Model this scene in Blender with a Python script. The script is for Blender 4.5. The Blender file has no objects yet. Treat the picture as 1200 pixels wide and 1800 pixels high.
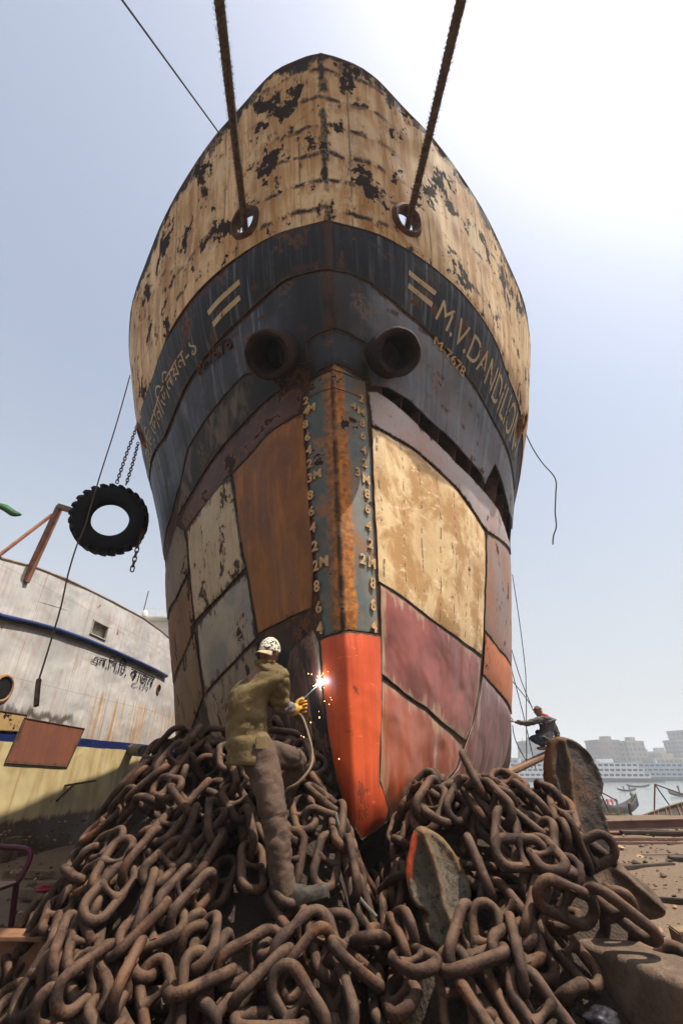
import bpy, bmesh, math, random
import numpy as np
from mathutils import Vector, Matrix, Quaternion, noise
from mathutils.geometry import delaunay_2d_cdt
rnd = random.Random(7)
SC = bpy.context.scene
COL = SC.collection
R = math.radians

# ---------------------------------------------------------------- objects
def obj(name, verts, faces, mat=None, parent=None, smooth=True, uv=None, attr=None):
    me = bpy.data.meshes.new(name)
    me.from_pydata([tuple(float(c) for c in v) for v in verts], [], [tuple(int(i) for i in f) for f in faces])
    if uv is not None:
        l = me.uv_layers.new(name='UVMap'); n = len(me.loops)
        vi = np.empty(n, dtype=np.int32); me.loops.foreach_get('vertex_index', vi)
        l.data.foreach_set('uv', np.asarray(uv, dtype=np.float32)[vi].ravel())
    for k, v in (attr or {}).items():
        a = me.attributes.new(k, 'FLOAT', 'POINT'); a.data.foreach_set('value', np.asarray(v, dtype=np.float32))
    if smooth:
        me.polygons.foreach_set('use_smooth', [True]*len(me.polygons))
    me.update()
    o = bpy.data.objects.new(name, me); COL.objects.link(o)
    if mat: me.materials.append(mat)
    if parent: o.parent = parent
    return o
def tag(o, label=None, cat=None, group=None, kind=None):
    for k, v in (('label', label), ('category', cat), ('group', group), ('kind', kind)):
        if v: o[k] = v
    return o
def empty(name, loc=(0,0,0), label=None, cat=None, group=None, rotz=0):
    o = bpy.data.objects.new(name, None); COL.objects.link(o); o.location = loc; o.rotation_euler = (0,0,rotz)
    o.empty_display_size = .1
    return tag(o, label, cat, group)
def autosmooth(o, deg=35):
    me = o.data; bm = bmesh.new(); bm.from_mesh(me)
    for e in bm.edges:
        if len(e.link_faces) == 2 and e.calc_face_angle(0) > R(deg): e.smooth = False
    bm.to_mesh(me); bm.free(); return o

class MB:
    """collects simple solids into one mesh"""
    def __init__(s): s.v = []; s.f = []
    def add(s, v, f):
        n = len(s.v); s.v += [tuple(p) for p in v]; s.f += [tuple(i+n for i in q) for q in f]; return s
    def box(s, c, d, rot=None, bevel=0):
        x, y, z = d[0]/2, d[1]/2, d[2]/2
        b = min(bevel, .45*min(d))
        if b <= 0:
            P = [(sx*x, sy*y, sz*z) for sz in (-1,1) for sy in (-1,1) for sx in (-1,1)]
            F = [(0,2,3,1),(4,5,7,6),(0,1,5,4),(2,6,7,3),(0,4,6,2),(1,3,7,5)]
        else:
            bm = bmesh.new(); bmesh.ops.create_cube(bm, size=1)
            for v in bm.verts: v.co = Vector((v.co.x*d[0], v.co.y*d[1], v.co.z*d[2]))
            bmesh.ops.bevel(bm, geom=bm.edges[:], offset=b, segments=2, affect='EDGES')
            bm.verts.index_update(); P = [v.co.copy() for v in bm.verts]; F = [[v.index for v in f.verts] for f in bm.faces]; bm.free()
        M = rot if rot is not None else Matrix.Identity(3)
        return s.add([M @ Vector(p) + Vector(c) for p in P], F)
    def bar(s, a, b, w, h=None, up=(0,0,1), bevel=0):
        a, b = Vector(a), Vector(b); d = b-a; L = d.length; y = d.normalized(); h = h or w
        x = y.cross(Vector(up));
        if x.length < 1e-4: x = y.cross(Vector((1,0,0)))
        x.normalize(); z = x.cross(y)
        return s.box((a+b)/2, (w, L, h), Matrix((x, y, z)).transposed(), bevel)
    def tube(s, pts, r, n=8, caps=True, closed=False):
        pts = [Vector(p) for p in pts]; m = len(pts)
        rr = r if hasattr(r, '__len__') else [r]*m
        V = []; prev = None
        for i, p in enumerate(pts):
            if closed: t = pts[(i+1) % m]-pts[i-1]
            else: t = pts[min(i+1, m-1)]-pts[max(i-1, 0)]
            t.normalize()
            if prev is None:
                x = t.orthogonal().normalized()
            else:
                x = prev - t*prev.dot(t)
                x = x.normalized() if x.length > 1e-6 else t.orthogonal().normalized()
            prev = x; y = t.cross(x)
            for k in range(n):
                a = 2*math.pi*k/n; V.append(p + (x*math.cos(a)+y*math.sin(a))*rr[i])
        F = []
        for i in range(m if closed else m-1):
            j = (i+1) % m
            for k in range(n):
                F.append((i*n+k, i*n+(k+1) % n, j*n+(k+1) % n, j*n+k))
        if caps and not closed:
            F.append(tuple(range(n-1, -1, -1))); F.append(tuple((m-1)*n+k for k in range(n)))
        return s.add(V, F)
    def lathe(s, prof, n=24, M=None, close=False):
        """prof: (radius, height) pairs about z"""
        V = []; m = len(prof)
        for r, z in prof:
            for k in range(n):
                a = 2*math.pi*k/n; V.append(Vector((r*math.cos(a), r*math.sin(a), z)))
        F = []
        for i in range(m if close else m-1):
            j = (i+1) % m
            for k in range(n): F.append((i*n+k, i*n+(k+1) % n, j*n+(k+1) % n, j*n+k))
        if M is not None: V = [M @ v for v in V]
        return s.add(V, F)
    def ball(s, c, r, n=10, scale=(1,1,1)):
        prof = [(max(1e-4, math.sin(math.pi*i/n))*1.0, -math.cos(math.pi*i/n)) for i in range(n+1)]
        M = Matrix.Translation(Vector(c)) @ Matrix.Diagonal((r*scale[0], r*scale[1], r*scale[2], 1))
        return s.lathe(prof, max(8, n), M)
    def build(s, name, mat, parent=None, smooth=True, deg=40):
        o = obj(name, s.v, s.f, mat, parent, smooth)
        if smooth: autosmooth(o, deg)
        return o

def smooth_path(pts, n=8, closed=False):
    P = [Vector(p) for p in pts]; m = len(P); out = []
    for i in range(m if closed else m-1):
        if closed: p0, p1, p2, p3 = P[i-1], P[i], P[(i+1) % m], P[(i+2) % m]
        else: p0, p1, p2, p3 = P[max(i-1,0)], P[i], P[i+1], P[min(i+2,m-1)]
        for k in range(n):
            t = k/n
            out.append(.5*((2*p1)+(p2-p0)*t+(2*p0-5*p1+4*p2-p3)*t*t+(3*p1-p0-3*p2+p3)*t**3))
    if not closed: out.append(P[-1])
    return out

# ---------------------------------------------------------------- materials
class G:
    def __init__(s, name, rough=.7, metal=0, spec=.4):
        m = bpy.data.materials.new(name); m.use_nodes = True; s.m = m; s.t = m.node_tree; s.t.nodes.clear()
        s.out = s.n('ShaderNodeOutputMaterial'); s.b = s.n('ShaderNodeBsdfPrincipled')
        s.b.inputs['Roughness'].default_value = rough; s.b.inputs['Metallic'].default_value = metal
        s.b.inputs['Specular IOR Level'].default_value = spec
        s.t.links.new(s.b.outputs[0], s.out.inputs[0])
    def n(s, ty, **kw):
        k = s.t.nodes.new(ty)
        for a, v in kw.items(): setattr(k, a, v)
        return k
    def link(s, a, b):
        if isinstance(a, (int, float)): b.default_value = a
        elif isinstance(a, tuple): b.default_value = a if len(a) == len(b.default_value) else a + (1,)*(len(b.default_value)-len(a))
        else: s.t.links.new(a, b)
    def tc(s, k='UV'): return s.n('ShaderNodeTexCoord').outputs[k]
    def attr(s, k): return s.n('ShaderNodeAttribute', attribute_name=k).outputs['Fac']
    def rand(s): return s.n('ShaderNodeObjectInfo').outputs['Random']
    def map(s, v, scale=(1,1,1), loc=(0,0,0)):
        k = s.n('ShaderNodeMapping'); s.link(v, k.inputs['Vector']); k.inputs['Scale'].default_value = scale; k.inputs['Location'].default_value = loc
        return k.outputs[0]
    def noise(s, v, scale=5, detail=4, rough=.55, dist=0, dim='3D'):
        k = s.n('ShaderNodeTexNoise', noise_dimensions=dim); s.link(v, k.inputs['Vector'])
        for a, b in (('Scale', scale), ('Detail', detail), ('Roughness', rough), ('Distortion', dist)): k.inputs[a].default_value = b
        return k.outputs['Fac']
    def vor(s, v, scale=5, feature='F1', out='Distance', rnd=1):
        k = s.n('ShaderNodeTexVoronoi', feature=feature); s.link(v, k.inputs['Vector']); k.inputs['Scale'].default_value = scale
        k.inputs['Randomness'].default_value = rnd
        return k.outputs[out]
    def ramp(s, f, stops, interp='LINEAR'):
        k = s.n('ShaderNodeValToRGB'); s.link(f, k.inputs[0]); e = k.color_ramp.elements; k.color_ramp.interpolation = interp
        while len(e) < len(stops): e.new(.5)
        for i, (p, c) in enumerate(stops):
            e[i].position = p; c = (c, c, c) if isinstance(c, (int, float)) else c; e[i].color = tuple(c)+(1,)
        return k.outputs[0]
    def step(s, f, a, b):
        k = s.n('ShaderNodeMapRange', interpolation_type='SMOOTHSTEP'); s.link(f, k.inputs[0]); k.inputs[1].default_value = a; k.inputs[2].default_value = b
        return k.outputs[0]
    def math(s, op, a, b=0, clamp=False):
        k = s.n('ShaderNodeMath', operation=op, use_clamp=clamp); s.link(a, k.inputs[0]); s.link(b, k.inputs[1]); return k.outputs[0]
    def mix(s, f, a, b, mode='MIX'):
        k = s.n('ShaderNodeMix', data_type='RGBA', blend_type=mode); s.link(f, k.inputs['Factor']); s.link(a, k.inputs[6]); s.link(b, k.inputs[7]); return k.outputs[2]
    def sep(s, v):
        k = s.n('ShaderNodeSeparateXYZ'); s.link(v, k.inputs[0]); return k.outputs
    def comb(s, x, y, z=0):
        k = s.n('ShaderNodeCombineXYZ')
        for i, a in enumerate((x, y, z)): s.link(a, k.inputs[i])
        return k.outputs[0]
    def bump(s, h, strength=.3, dist=.01, prev=None):
        k = s.n('ShaderNodeBump'); s.link(h, k.inputs['Height']); k.inputs['Strength'].default_value = strength; k.inputs['Distance'].default_value = dist
        if prev is not None: s.link(prev, k.inputs['Normal'])
        return k.outputs[0]
    def done(s, col, rough=None, normal=None, metal=None):
        s.link(col, s.b.inputs['Base Color'])
        if rough is not None: s.link(rough, s.b.inputs['Roughness'])
        if normal is not None: s.link(normal, s.b.inputs['Normal'])
        if metal is not None: s.link(metal, s.b.inputs['Metallic'])
        return s.m

RUST_DK = (.022,.013,.010); RUST = (.11,.045,.018); RUST_OR = (.30,.115,.025)
def painted(name, a, b=None, chip=.58, chip_col=RUST_DK, chip_scale=2.2, streak=.0, streak_col=RUST_OR, edge=.05, edge_col=(.012,.009,.008),
            rough=.6, spots=.0, scratch=0, dents=.0, warp=0, extra=None, edge_noise=.12, spec=.18, streak_len=.35, streak_fr=5.0):
    """weathered ship paint: uv in metres (along the plate, up); 'edge' = metres to the plate's weld"""
    g = G(name, rough, 0, spec); uv = g.tc('UV'); b = b or tuple(c*.75 for c in a)
    big = g.noise(uv, .9, 5, .6, .3)
    col = g.mix(g.step(big, .38, .66), a, b)
    fine = g.noise(uv, 9, 6, .7)
    col = g.mix(g.math('MULTIPLY', g.step(fine, .45, .75), .35), col, tuple(c*.62 for c in a))
    if streak:
        sv = g.map(uv, (streak_fr, streak_len, 1)); s1 = g.noise(sv, 2.2, 5, .6, .15); s2 = g.noise(g.map(uv, (streak_fr*3.2, streak_len*1.2, 1), (3,1,0)), 2.0, 3, .6)
        f = g.math('MULTIPLY', g.step(g.math('ADD', s1, g.math('MULTIPLY', s2, .35)), .58, .86), streak, True)
        f = g.math('MULTIPLY', f, g.step(g.noise(uv, 1.3, 3), .3, .55), True)
        col = g.mix(f, col, streak_col)
    if extra: col = extra(g, uv, col)
    if scratch:
        sc = g.noise(g.map(uv, (1.0, 5.5, 1)), 3.2, 6, .75, 1.3)
        col = g.mix(g.math('MULTIPLY', g.step(sc, .60, .66), scratch), col, tuple(min(1, c*1.25+.06) for c in a))
        sc2 = g.noise(g.map(uv, (5.5, 1.3, 1), (4,7,0)), 2.6, 6, .75, .8)
        col = g.mix(g.math('MULTIPLY', g.step(sc2, .63, .70), scratch), col, tuple(c*.30 for c in a))
    ch = g.noise(uv, chip_scale, 8, .68, .25); ch2 = g.noise(g.map(uv, (1.4,.8,1), (9,2,0)), chip_scale*5, 4, .6)
    cf = g.math('ADD', ch, g.math('MULTIPLY', g.math('SUBTRACT', ch2, .5), .22))
    chipf = g.step(cf, chip, chip+.018)
    halo = g.step(cf, chip-.07, chip+.02)
    col = g.mix(g.math('MULTIPLY', halo, .55), col, tuple(.45*x+.55*y for x, y in zip(a, streak_col)))
    col = g.mix(chipf, col, chip_col)
    if spots:
        sp = g.vor(g.map(uv, (1,.62,1)), 5.5); spf = g.math('MULTIPLY', g.math('SUBTRACT', 1, g.step(sp, .07, .13)), g.step(g.noise(uv, 1.7, 2, .5), .5, .56))
        col = g.mix(g.math('MULTIPLY', spf, spots), col, chip_col)
    if edge:
        ed = g.attr('edge'); en = g.math('MULTIPLY', g.math('SUBTRACT', g.noise(g.map(uv, (3,1,1)), 2.4, 6, .7), .47), edge_noise*2.4)
        ef = g.math('MULTIPLY', g.math('SUBTRACT', 1, g.step(g.math('ADD', ed, en), edge*.05, edge*1.5)), g.step(g.noise(uv, 1.5, 3), .25, .6))
        col = g.mix(ef, col, edge_col)
    hgt = g.math('ADD', g.math('MULTIPLY', fine, .35), g.math('MULTIPLY', chipf, -.8))
    nrm = g.bump(hgt, .35, .012)
    if dents:
        nrm = g.bump(g.noise(uv, 1.6, 2, .4, .3), dents, .12, nrm)
    rg = g.math('ADD', rough, g.math('MULTIPLY', g.math('ADD', chipf, g.math('MULTIPLY', g.math('SUBTRACT', fine, .5), .5)), .25), True)
    return g.done(col, rg, nrm)
def plain(name, col, rough=.6, var=.25, scale=12, metal=0, bump=.15, coord='Object', bscale=None, bdist=.01, col2=None, spec=.2, rand=0):
    g = G(name, rough, metal, spec); v = g.tc(coord); n = g.noise(v, scale, 5, .6)
    c = g.mix(g.step(n, .35, .68), col, col2 or tuple(x*(1-var) for x in col))
    if rand: c = g.mix(g.math('MULTIPLY', g.rand(), rand), c, tuple(x*.45 for x in col))
    return g.done(c, None, g.bump(g.noise(v, bscale or scale*3, 5, .65), bump, bdist) if bump else None)
def glow(name, col, strength):
    g = G(name); e = g.n('ShaderNodeEmission'); e.inputs[0].default_value = tuple(col)+(1,); e.inputs[1].default_value = strength
    g.t.links.new(e.outputs[0], g.out.inputs[0]); return g.m
SUN_E, SUN_A = 65, 106
SKY_STRENGTH, SUN_STRENGTH, EXPOSURE = .125, 5.0, .85
HAZE = .0011
AIR, DUST, OZ = .9, 5.0, 3.5
HZ0, HZ1, HZC = .92, .38, (3.1,3.27,3.38)
# ---------------------------------------------------------------- ship hull shape (metres, z up, bow towards -y)
EYE = 1.3
STATIONS = np.array([0,.13,.42,.85,1.5,2.2,3.2,4.5,6.5,9,13,32.])
LEVELS = np.array([-.62,-.5,-.2,.3,1.1,1.9,2.8,3.6,4.4,5.2,6.2,7.3,8.5])
HALF = np.array([
 [0,.03,.12,.30,.55,.75,1.05,1.45,2.2,3.2,3.8,3.9],
 [0,.10,.24,.44,.75,1.02,1.38,1.85,2.60,3.55,4.05,4.1],
 [0,.16,.33,.53,.86,1.17,1.58,2.12,2.93,3.80,4.20,4.25],
 [0,.20,.38,.60,.97,1.32,1.78,2.36,3.18,3.97,4.26,4.3],
 [0,.24,.46,.71,1.12,1.52,2.02,2.62,3.40,4.08,4.30,4.3],
 [0,.27,.54,.83,1.31,1.74,2.27,2.86,3.58,4.14,4.30,4.3],
 [0,.31,.66,1.00,1.52,1.97,2.52,3.10,3.74,4.20,4.32,4.3],
 [0,.36,.76,1.12,1.66,2.12,2.69,3.28,3.86,4.24,4.34,4.35],
 [0,.39,.85,1.29,1.86,2.32,2.90,3.45,3.97,4.28,4.36,4.38],
 [0,.45,.98,1.52,2.10,2.56,3.14,3.63,4.08,4.32,4.38,4.4],
 [0,.57,1.20,1.83,2.45,2.90,3.46,3.88,4.22,4.38,4.42,4.45],
 [0,.57,1.14,1.76,2.42,2.93,3.56,4.02,4.34,4.46,4.50,4.5],
 [0,.57,1.08,1.68,2.36,2.94,3.64,4.13,4.42,4.55,4.58,4.6]])
for _r in range(1, 9): HALF[_r, 1] *= (.72 if _r < 5 else .85); HALF[_r, 2] *= (.92 if _r < 5 else .97)
HALF = HALF*np.array([1,1,1,1.01,1.035,1.055,1.07,1.07,1.065,1.06,1.06,1.06])
_s0 = STATIONS; STATIONS = np.concatenate([[0, .004, .045], _s0[1:]])
_k = np.array([.40,.40,.40,.40,.42,.46,.48,.48,.46,.42,.37,.40,.46])[:, None]
HALF = np.hstack([HALF[:, :1], HALF[:, 1:2]*.045, HALF[:, 1:2]*_k, HALF[:, 1:]])
STEM_H = np.array([-.7,-.5,-.2,.5,2,3.9,4.6,5.3,6.2,7.3,8.5])
STEM_D = np.array([4.62,4.45,4.33,4.25,4.22,4.2,4.08,3.75,3.31,2.83,2.29])
SHEER_E = np.array([0,.12,.45,.8,1.3,1.85,2.6,3.2,3.95,6,10,32])
SHEER_H = np.array([8.4,8.37,8.26,8.2,8.08,7.98,7.8,7.7,7.55,7.3,7.0,6.8])
DECK_E = np.array([0,.42,.9,1.77,2.2,3.6,6,10,32])
DECK_H = np.array([6.2,6.17,6.12,6.0,5.9,5.75,5.5,5.3,5.2])

def pchip_slopes(x, y):
    h = np.diff(x); shp = (slice(None),) + (None,) * (y.ndim - 1)
    d = np.diff(y, axis=0) / h[shp]
    m = np.zeros_like(y)
    w1 = (2*h[1:] + h[:-1])[shp]; w2 = (h[1:] + 2*h[:-1])[shp]
    same = (d[:-1]*d[1:]) > 0
    with np.errstate(divide='ignore', invalid='ignore'):
        hm = (w1 + w2) / (w1/d[:-1] + w2/d[1:])
    m[1:-1] = np.where(same, hm, 0)
    m[0] = d[0]; m[-1] = d[-1]
    return m
def pchip(x, y, m, t):
    t = np.clip(t, x[0], x[-1]); i = np.clip(np.searchsorted(x, t, side='right')-1, 0, len(x)-2)
    h = x[i+1]-x[i]; s = (t-x[i])/h
    if y.ndim > 1:
        h = h[:, None]; s = s[:, None]
    return (y[i]*(1+2*s)*(1-s)**2 + y[i+1]*s*s*(3-2*s) + h*m[i]*s*(1-s)**2 + h*m[i+1]*s*s*(s-1))
_US = np.sqrt(STATIONS); _mU = pchip_slopes(_US, HALF.T)
UF = np.linspace(0, 5.5, 331)
_TU = pchip(_US, HALF.T, _mU, UF)              # (331, levels)
_mL = pchip_slopes(LEVELS, _TU.T)
_mS = pchip_slopes(STEM_H, STEM_D)
def half_breadth(u, h):
    """u = sqrt(distance aft of the stem), h above eye level -> half breadth"""
    u = np.atleast_1d(np.abs(u)).astype(float); h = np.atleast_1d(h).astype(float)
    u, h = np.broadcast_arrays(u, h); sh = u.shape; u = u.ravel(); h = h.ravel()
    i = np.clip(np.searchsorted(LEVELS, h, side='right')-1, 0, len(LEVELS)-2)
    hc = np.clip(h, LEVELS[0], LEVELS[-1])
    dh = LEVELS[i+1]-LEVELS[i]; s = (hc-LEVELS[i])/dh
    k = np.clip(u/5.5*330, 0, 329.999); j = k.astype(int); f = k-j
    T = _TU.T; M = _mL
    def g(A, ii): return A[ii, j]*(1-f) + A[ii, j+1]*f
    r = g(T,i)*(1+2*s)*(1-s)**2 + g(T,i+1)*s*s*(3-2*s) + dh*g(M,i)*s*(1-s)**2 + dh*g(M,i+1)*s*s*(s-1)
    return r.reshape(sh)
def stem_at(h): return pchip(STEM_H, STEM_D, _mS, np.atleast_1d(h).astype(float))
def lean(h): return .10 - .043*(np.asarray(h)+.47)
def hull_point(us, h):
    """signed u (minus = left in the photo), h -> world xyz"""
    us = np.atleast_1d(us).astype(float); h = np.atleast_1d(h).astype(float); us, h = np.broadcast_arrays(us, h)
    b = half_breadth(us, h)
    return np.stack([np.sign(us)*b + lean(h), stem_at(h).reshape(h.shape) + us*us, h + EYE], -1)
def hull_normal(us, h):
    us = np.atleast_1d(us).astype(float); h = np.atleast_1d(h).astype(float); us, h = np.broadcast_arrays(us, h)
    e = .02
    a = hull_point(us+e, h)-hull_point(us-e, h); b = hull_point(us, h+e)-hull_point(us, h-e)
    n = np.cross(a, b); n /= np.linalg.norm(n, axis=-1, keepdims=True)+1e-12
    return n
def arc_length(us, h):
    """signed metres along the waterline from the stem"""
    us = np.atleast_1d(us).astype(float); h = np.atleast_1d(h).astype(float); us, h = np.broadcast_arrays(us, h)
    t = np.linspace(0, 1, 25)
    U = np.abs(us)[..., None]*t; B = half_breadth(U, np.broadcast_to(h[..., None], U.shape)); E = U*U
    return np.sign(us)*np.sqrt(np.diff(B, axis=-1)**2 + np.diff(E, axis=-1)**2).sum(-1)
PLATES = [
('stem', 'stem_plate', [[-0.331, 4.299], [0.084, 4.473], [0.414, 4.351], [0.426, 4.124], [0.439, 3.425], [0.461, 2.638], [0.48, 1.884], [0.53, 1.351], [0.545, 1.167], [0.378, 1.144], [0.143, 1.128], [-0.279, 1.111], [-0.401, 1.089], [-0.398, 1.315], [-0.397, 1.728], [-0.398, 2.25], [-0.403, 2.834], [-0.394, 3.481], [-0.396, 3.927]]),
('stem_upper', 'stem_plate', [[-0.321, 4.813], [-0.21, 4.878], [0.068, 4.902], [0.255, 4.894], [0.391, 4.851], [0.425, 4.391], [0.282, 4.454], [0.079, 4.496], [-0.218, 4.427], [-0.331, 4.333]]),
('orange', 'stem_plate', [[-0.424, 1.061], [-0.289, 1.086], [0.141, 1.101], [0.385, 1.118], [0.556, 1.137], [0.565, 0.758], [0.551, 0.362], [0.52, 0.087], [0.529, -0.108], [0.607, -0.217], [0.681, -0.309], [0.705, -0.399], [0.537, -0.457], [0.247, -0.498], [-0.206, -0.321], [-0.333, -0.083], [-0.388, 0.216], [-0.416, 0.586]]),
('cream_bare', 'hull_plate', [[0.458, 3.682], [0.644, 3.667], [0.909, 3.719], [1.255, 3.623], [1.594, 3.417], [1.618, 2.411], [1.684, 1.494], [1.458, 1.504], [1.236, 1.54], [0.904, 1.643], [0.523, 1.698], [0.487, 2.504]]),
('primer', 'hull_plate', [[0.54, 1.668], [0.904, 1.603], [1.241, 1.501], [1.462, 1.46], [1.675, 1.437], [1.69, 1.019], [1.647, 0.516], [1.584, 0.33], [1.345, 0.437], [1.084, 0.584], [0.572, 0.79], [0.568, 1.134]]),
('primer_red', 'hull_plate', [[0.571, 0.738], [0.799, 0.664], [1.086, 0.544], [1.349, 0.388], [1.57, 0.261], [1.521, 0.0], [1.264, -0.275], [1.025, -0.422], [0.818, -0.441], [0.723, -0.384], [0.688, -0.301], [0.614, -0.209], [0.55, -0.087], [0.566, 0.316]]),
('purple_red', 'hull_plate', [[1.734, 1.219], [1.998, 1.136], [2.623, 0.998], [2.494, 0.1], [2.333, -0.165], [1.836, -0.501], [1.31, -0.292], [1.564, 0.0], [1.628, 0.316], [1.693, 0.565], [1.725, 1.02]]),
('orange_faded', 'hull_plate', [[1.676, 1.821], [1.955, 1.759], [2.495, 1.855], [2.691, 1.09], [1.992, 1.178], [1.728, 1.248], [1.707, 1.518]]),
('grey_rust', 'hull_plate', [[1.618, 3.424], [1.869, 3.66], [2.25, 3.986], [2.327, 3.136], [2.483, 1.916], [1.949, 1.801], [1.678, 1.866], [1.64, 2.435]]),
('strip_pink', 'hull_plate', [[0.436, 4.216], [0.508, 4.272], [0.691, 4.208], [0.962, 4.126], [1.228, 4.052], [1.534, 4.098], [1.772, 4.118], [1.997, 4.015], [2.266, 4.146], [1.866, 3.713], [1.616, 3.474], [1.271, 3.667], [0.916, 3.758], [0.644, 3.704], [0.458, 3.719]]),
('belt_dark', 'hull_plate', [[0.087, 6.175], [0.258, 6.22], [0.368, 6.216], [0.54, 6.208], [0.694, 6.215], [0.927, 6.17], [1.167, 6.106], [1.363, 6.03], [1.542, 5.928], [1.782, 5.738], [1.883, 5.471], [2.033, 5.051], [1.617, 5.189], [1.339, 5.259], [1.057, 5.322], [0.791, 5.406], [0.598, 5.461], [0.376, 5.583], [0.252, 5.633], [0.089, 5.611]]),
('belt_grey', 'hull_plate', [[0.082, 5.583], [0.249, 5.604], [0.374, 5.554], [0.587, 5.423], [0.782, 5.366], [1.055, 5.288], [1.333, 5.216], [1.612, 5.143], [2.016, 4.955], [2.284, 4.754], [1.974, 4.501], [1.62, 4.737], [1.549, 4.229], [1.509, 4.321], [1.261, 4.318], [0.993, 4.351], [0.76, 4.415], [0.587, 4.41], [0.457, 4.316], [0.422, 4.619], [0.392, 4.879], [0.247, 4.925], [0.107, 4.94]]),
('belt_dark', 'hull_plate', [[0.087, 6.175], [-0.257, 6.191], [-0.375, 6.185], [-0.496, 6.163], [-0.625, 6.131], [-0.958, 6.063], [-1.128, 6.003], [-1.324, 5.987], [-1.622, 5.893], [-1.881, 5.925], [-2.155, 5.964], [-2.268, 5.509], [-1.638, 5.181], [-1.302, 5.322], [-0.985, 5.402], [-0.678, 5.487], [-0.386, 5.624], [-0.252, 5.633], [0.089, 5.611]]),
('belt_left', 'hull_plate', [[0.082, 5.583], [-0.249, 5.604], [-0.384, 5.595], [-0.668, 5.447], [-0.978, 5.362], [-1.296, 5.278], [-1.627, 5.124], [-2.274, 5.476], [-2.298, 4.72], [-2.299, 4.077], [-1.812, 4.136], [-1.613, 4.364], [-1.452, 4.678], [-1.148, 4.761], [-0.827, 4.862], [-0.523, 4.696], [-0.359, 4.577], [-0.321, 4.841], [-0.213, 4.906], [0.107, 4.94]]),
('tan_burnt', 'hull_plate', [[-0.817, 4.828], [-1.144, 4.721], [-1.44, 4.628], [-1.601, 4.343], [-1.712, 3.951], [-1.58, 3.988], [-1.342, 4.092], [-1.085, 4.211], [-0.806, 4.306], [-0.575, 4.373], [-0.661, 4.666]]),
('purple_rust', 'hull_plate', [[-0.394, 4.305], [-0.569, 4.342], [-0.801, 4.265], [-1.082, 4.169], [-1.335, 4.04], [-1.564, 3.916], [-1.703, 3.822], [-1.646, 3.556], [-1.346, 3.606], [-1.103, 3.687], [-0.739, 3.836], [-0.419, 3.907]]),
('rust_orange', 'hull_plate', [[-0.41, 3.864], [-0.743, 3.803], [-1.091, 3.649], [-1.088, 2.947], [-1.086, 2.284], [-1.083, 1.758], [-1.08, 1.39], [-0.821, 1.405], [-0.493, 1.41], [-0.422, 1.799], [-0.424, 2.619], [-0.415, 3.324]]),
('cream_scrap', 'hull_plate', [[-1.114, 3.645], [-1.349, 3.58], [-1.614, 3.46], [-1.634, 2.716], [-1.683, 2.022], [-1.356, 2.087], [-1.103, 2.221], [-1.099, 2.917]]),
('grey_cream', 'hull_plate', [[-1.103, 2.159], [-1.355, 2.046], [-1.675, 1.925], [-1.735, 1.453], [-1.769, 1.001], [-1.374, 1.193], [-1.101, 1.361], [-1.103, 1.737]]),
('tan_grey', 'hull_plate', [[-1.664, 3.553], [-1.764, 3.819], [-2.011, 3.613], [-2.322, 3.518], [-2.4, 2.859], [-1.92, 2.679], [-1.658, 2.806], [-1.647, 3.238]]),
('rust_brown', 'hull_plate', [[-1.664, 2.754], [-1.918, 2.624], [-2.392, 2.747], [-2.42, 2.142], [-2.494, 1.617], [-1.976, 1.729], [-1.728, 1.929], [-1.691, 2.306]]),
('tan_dark', 'hull_plate', [[-1.731, 1.869], [-1.978, 1.672], [-2.442, 1.487], [-2.652, 0.778], [-2.723, 0.224], [-2.094, 0.64], [-1.807, 0.962], [-1.766, 1.432]]),
('cream_dirty', 'hull_plate', [[-1.785, 0.936], [-1.383, 1.141], [-1.097, 1.3], [-1.121, 0.975], [-1.139, 0.615], [-1.389, 0.302], [-1.723, 0.069], [-1.784, 0.438]]),
('maroon_scrape', 'hull_plate', [[-0.509, 1.185], [-0.694, 1.116], [-0.884, 1.019], [-0.917, 0.787], [-0.916, 0.404], [-0.803, 0.047], [-0.631, -0.197], [-0.343, -0.246], [-0.387, -0.042], [-0.435, 0.217], [-0.453, 0.591], [-0.453, 1.051]])]
SLOT = [[0.573, 4.446], [0.756, 4.419], [0.992, 4.367], [1.26, 4.336], [1.508, 4.34], [1.547, 4.236], [1.616, 4.748], [1.97, 4.516], [2.156, 4.5], [2.09, 4.128], [1.982, 3.974], [1.765, 4.083], [1.529, 4.067], [1.23, 4.036], [0.965, 4.111], [0.688, 4.188], [0.578, 4.266]]
DRAFT = [('2', -0.373, 4.036), ('4', -0.377, 3.869), ('M', -0.323, 3.89), ('8', -0.389, 3.67), ('6', -0.377, 3.471), ('4', -0.374, 3.275), ('2', -0.38, 3.082), ('3', -0.387, 2.888), ('M', -0.304, 2.904), ('8', -0.393, 2.663), ('6', -0.392, 2.457), ('4', -0.389, 2.253), ('2', -0.378, 2.034), ('2', -0.382, 1.817), ('M', -0.287, 1.834), ('8', -0.395, 1.6), ('6', -0.399, 1.383), ('4', -0.411, 1.183), ('2', 0.367, 4.059), ('4', 0.281, 3.895), ('M', 0.359, 3.848), ('8', 0.363, 3.672), ('6', 0.368, 3.483), ('4', 0.374, 3.275), ('2', 0.38, 3.09), ('3', 0.304, 2.927), ('M', 0.395, 2.869), ('8', 0.402, 2.682), ('6', 0.4, 2.49), ('4', 0.406, 2.281), ('2', 0.419, 2.076), ('2', 0.329, 1.871), ('M', 0.43, 1.859), ('8', 0.442, 1.644), ('6', 0.453, 1.421), ('4', 0.47, 1.209)]
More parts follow.
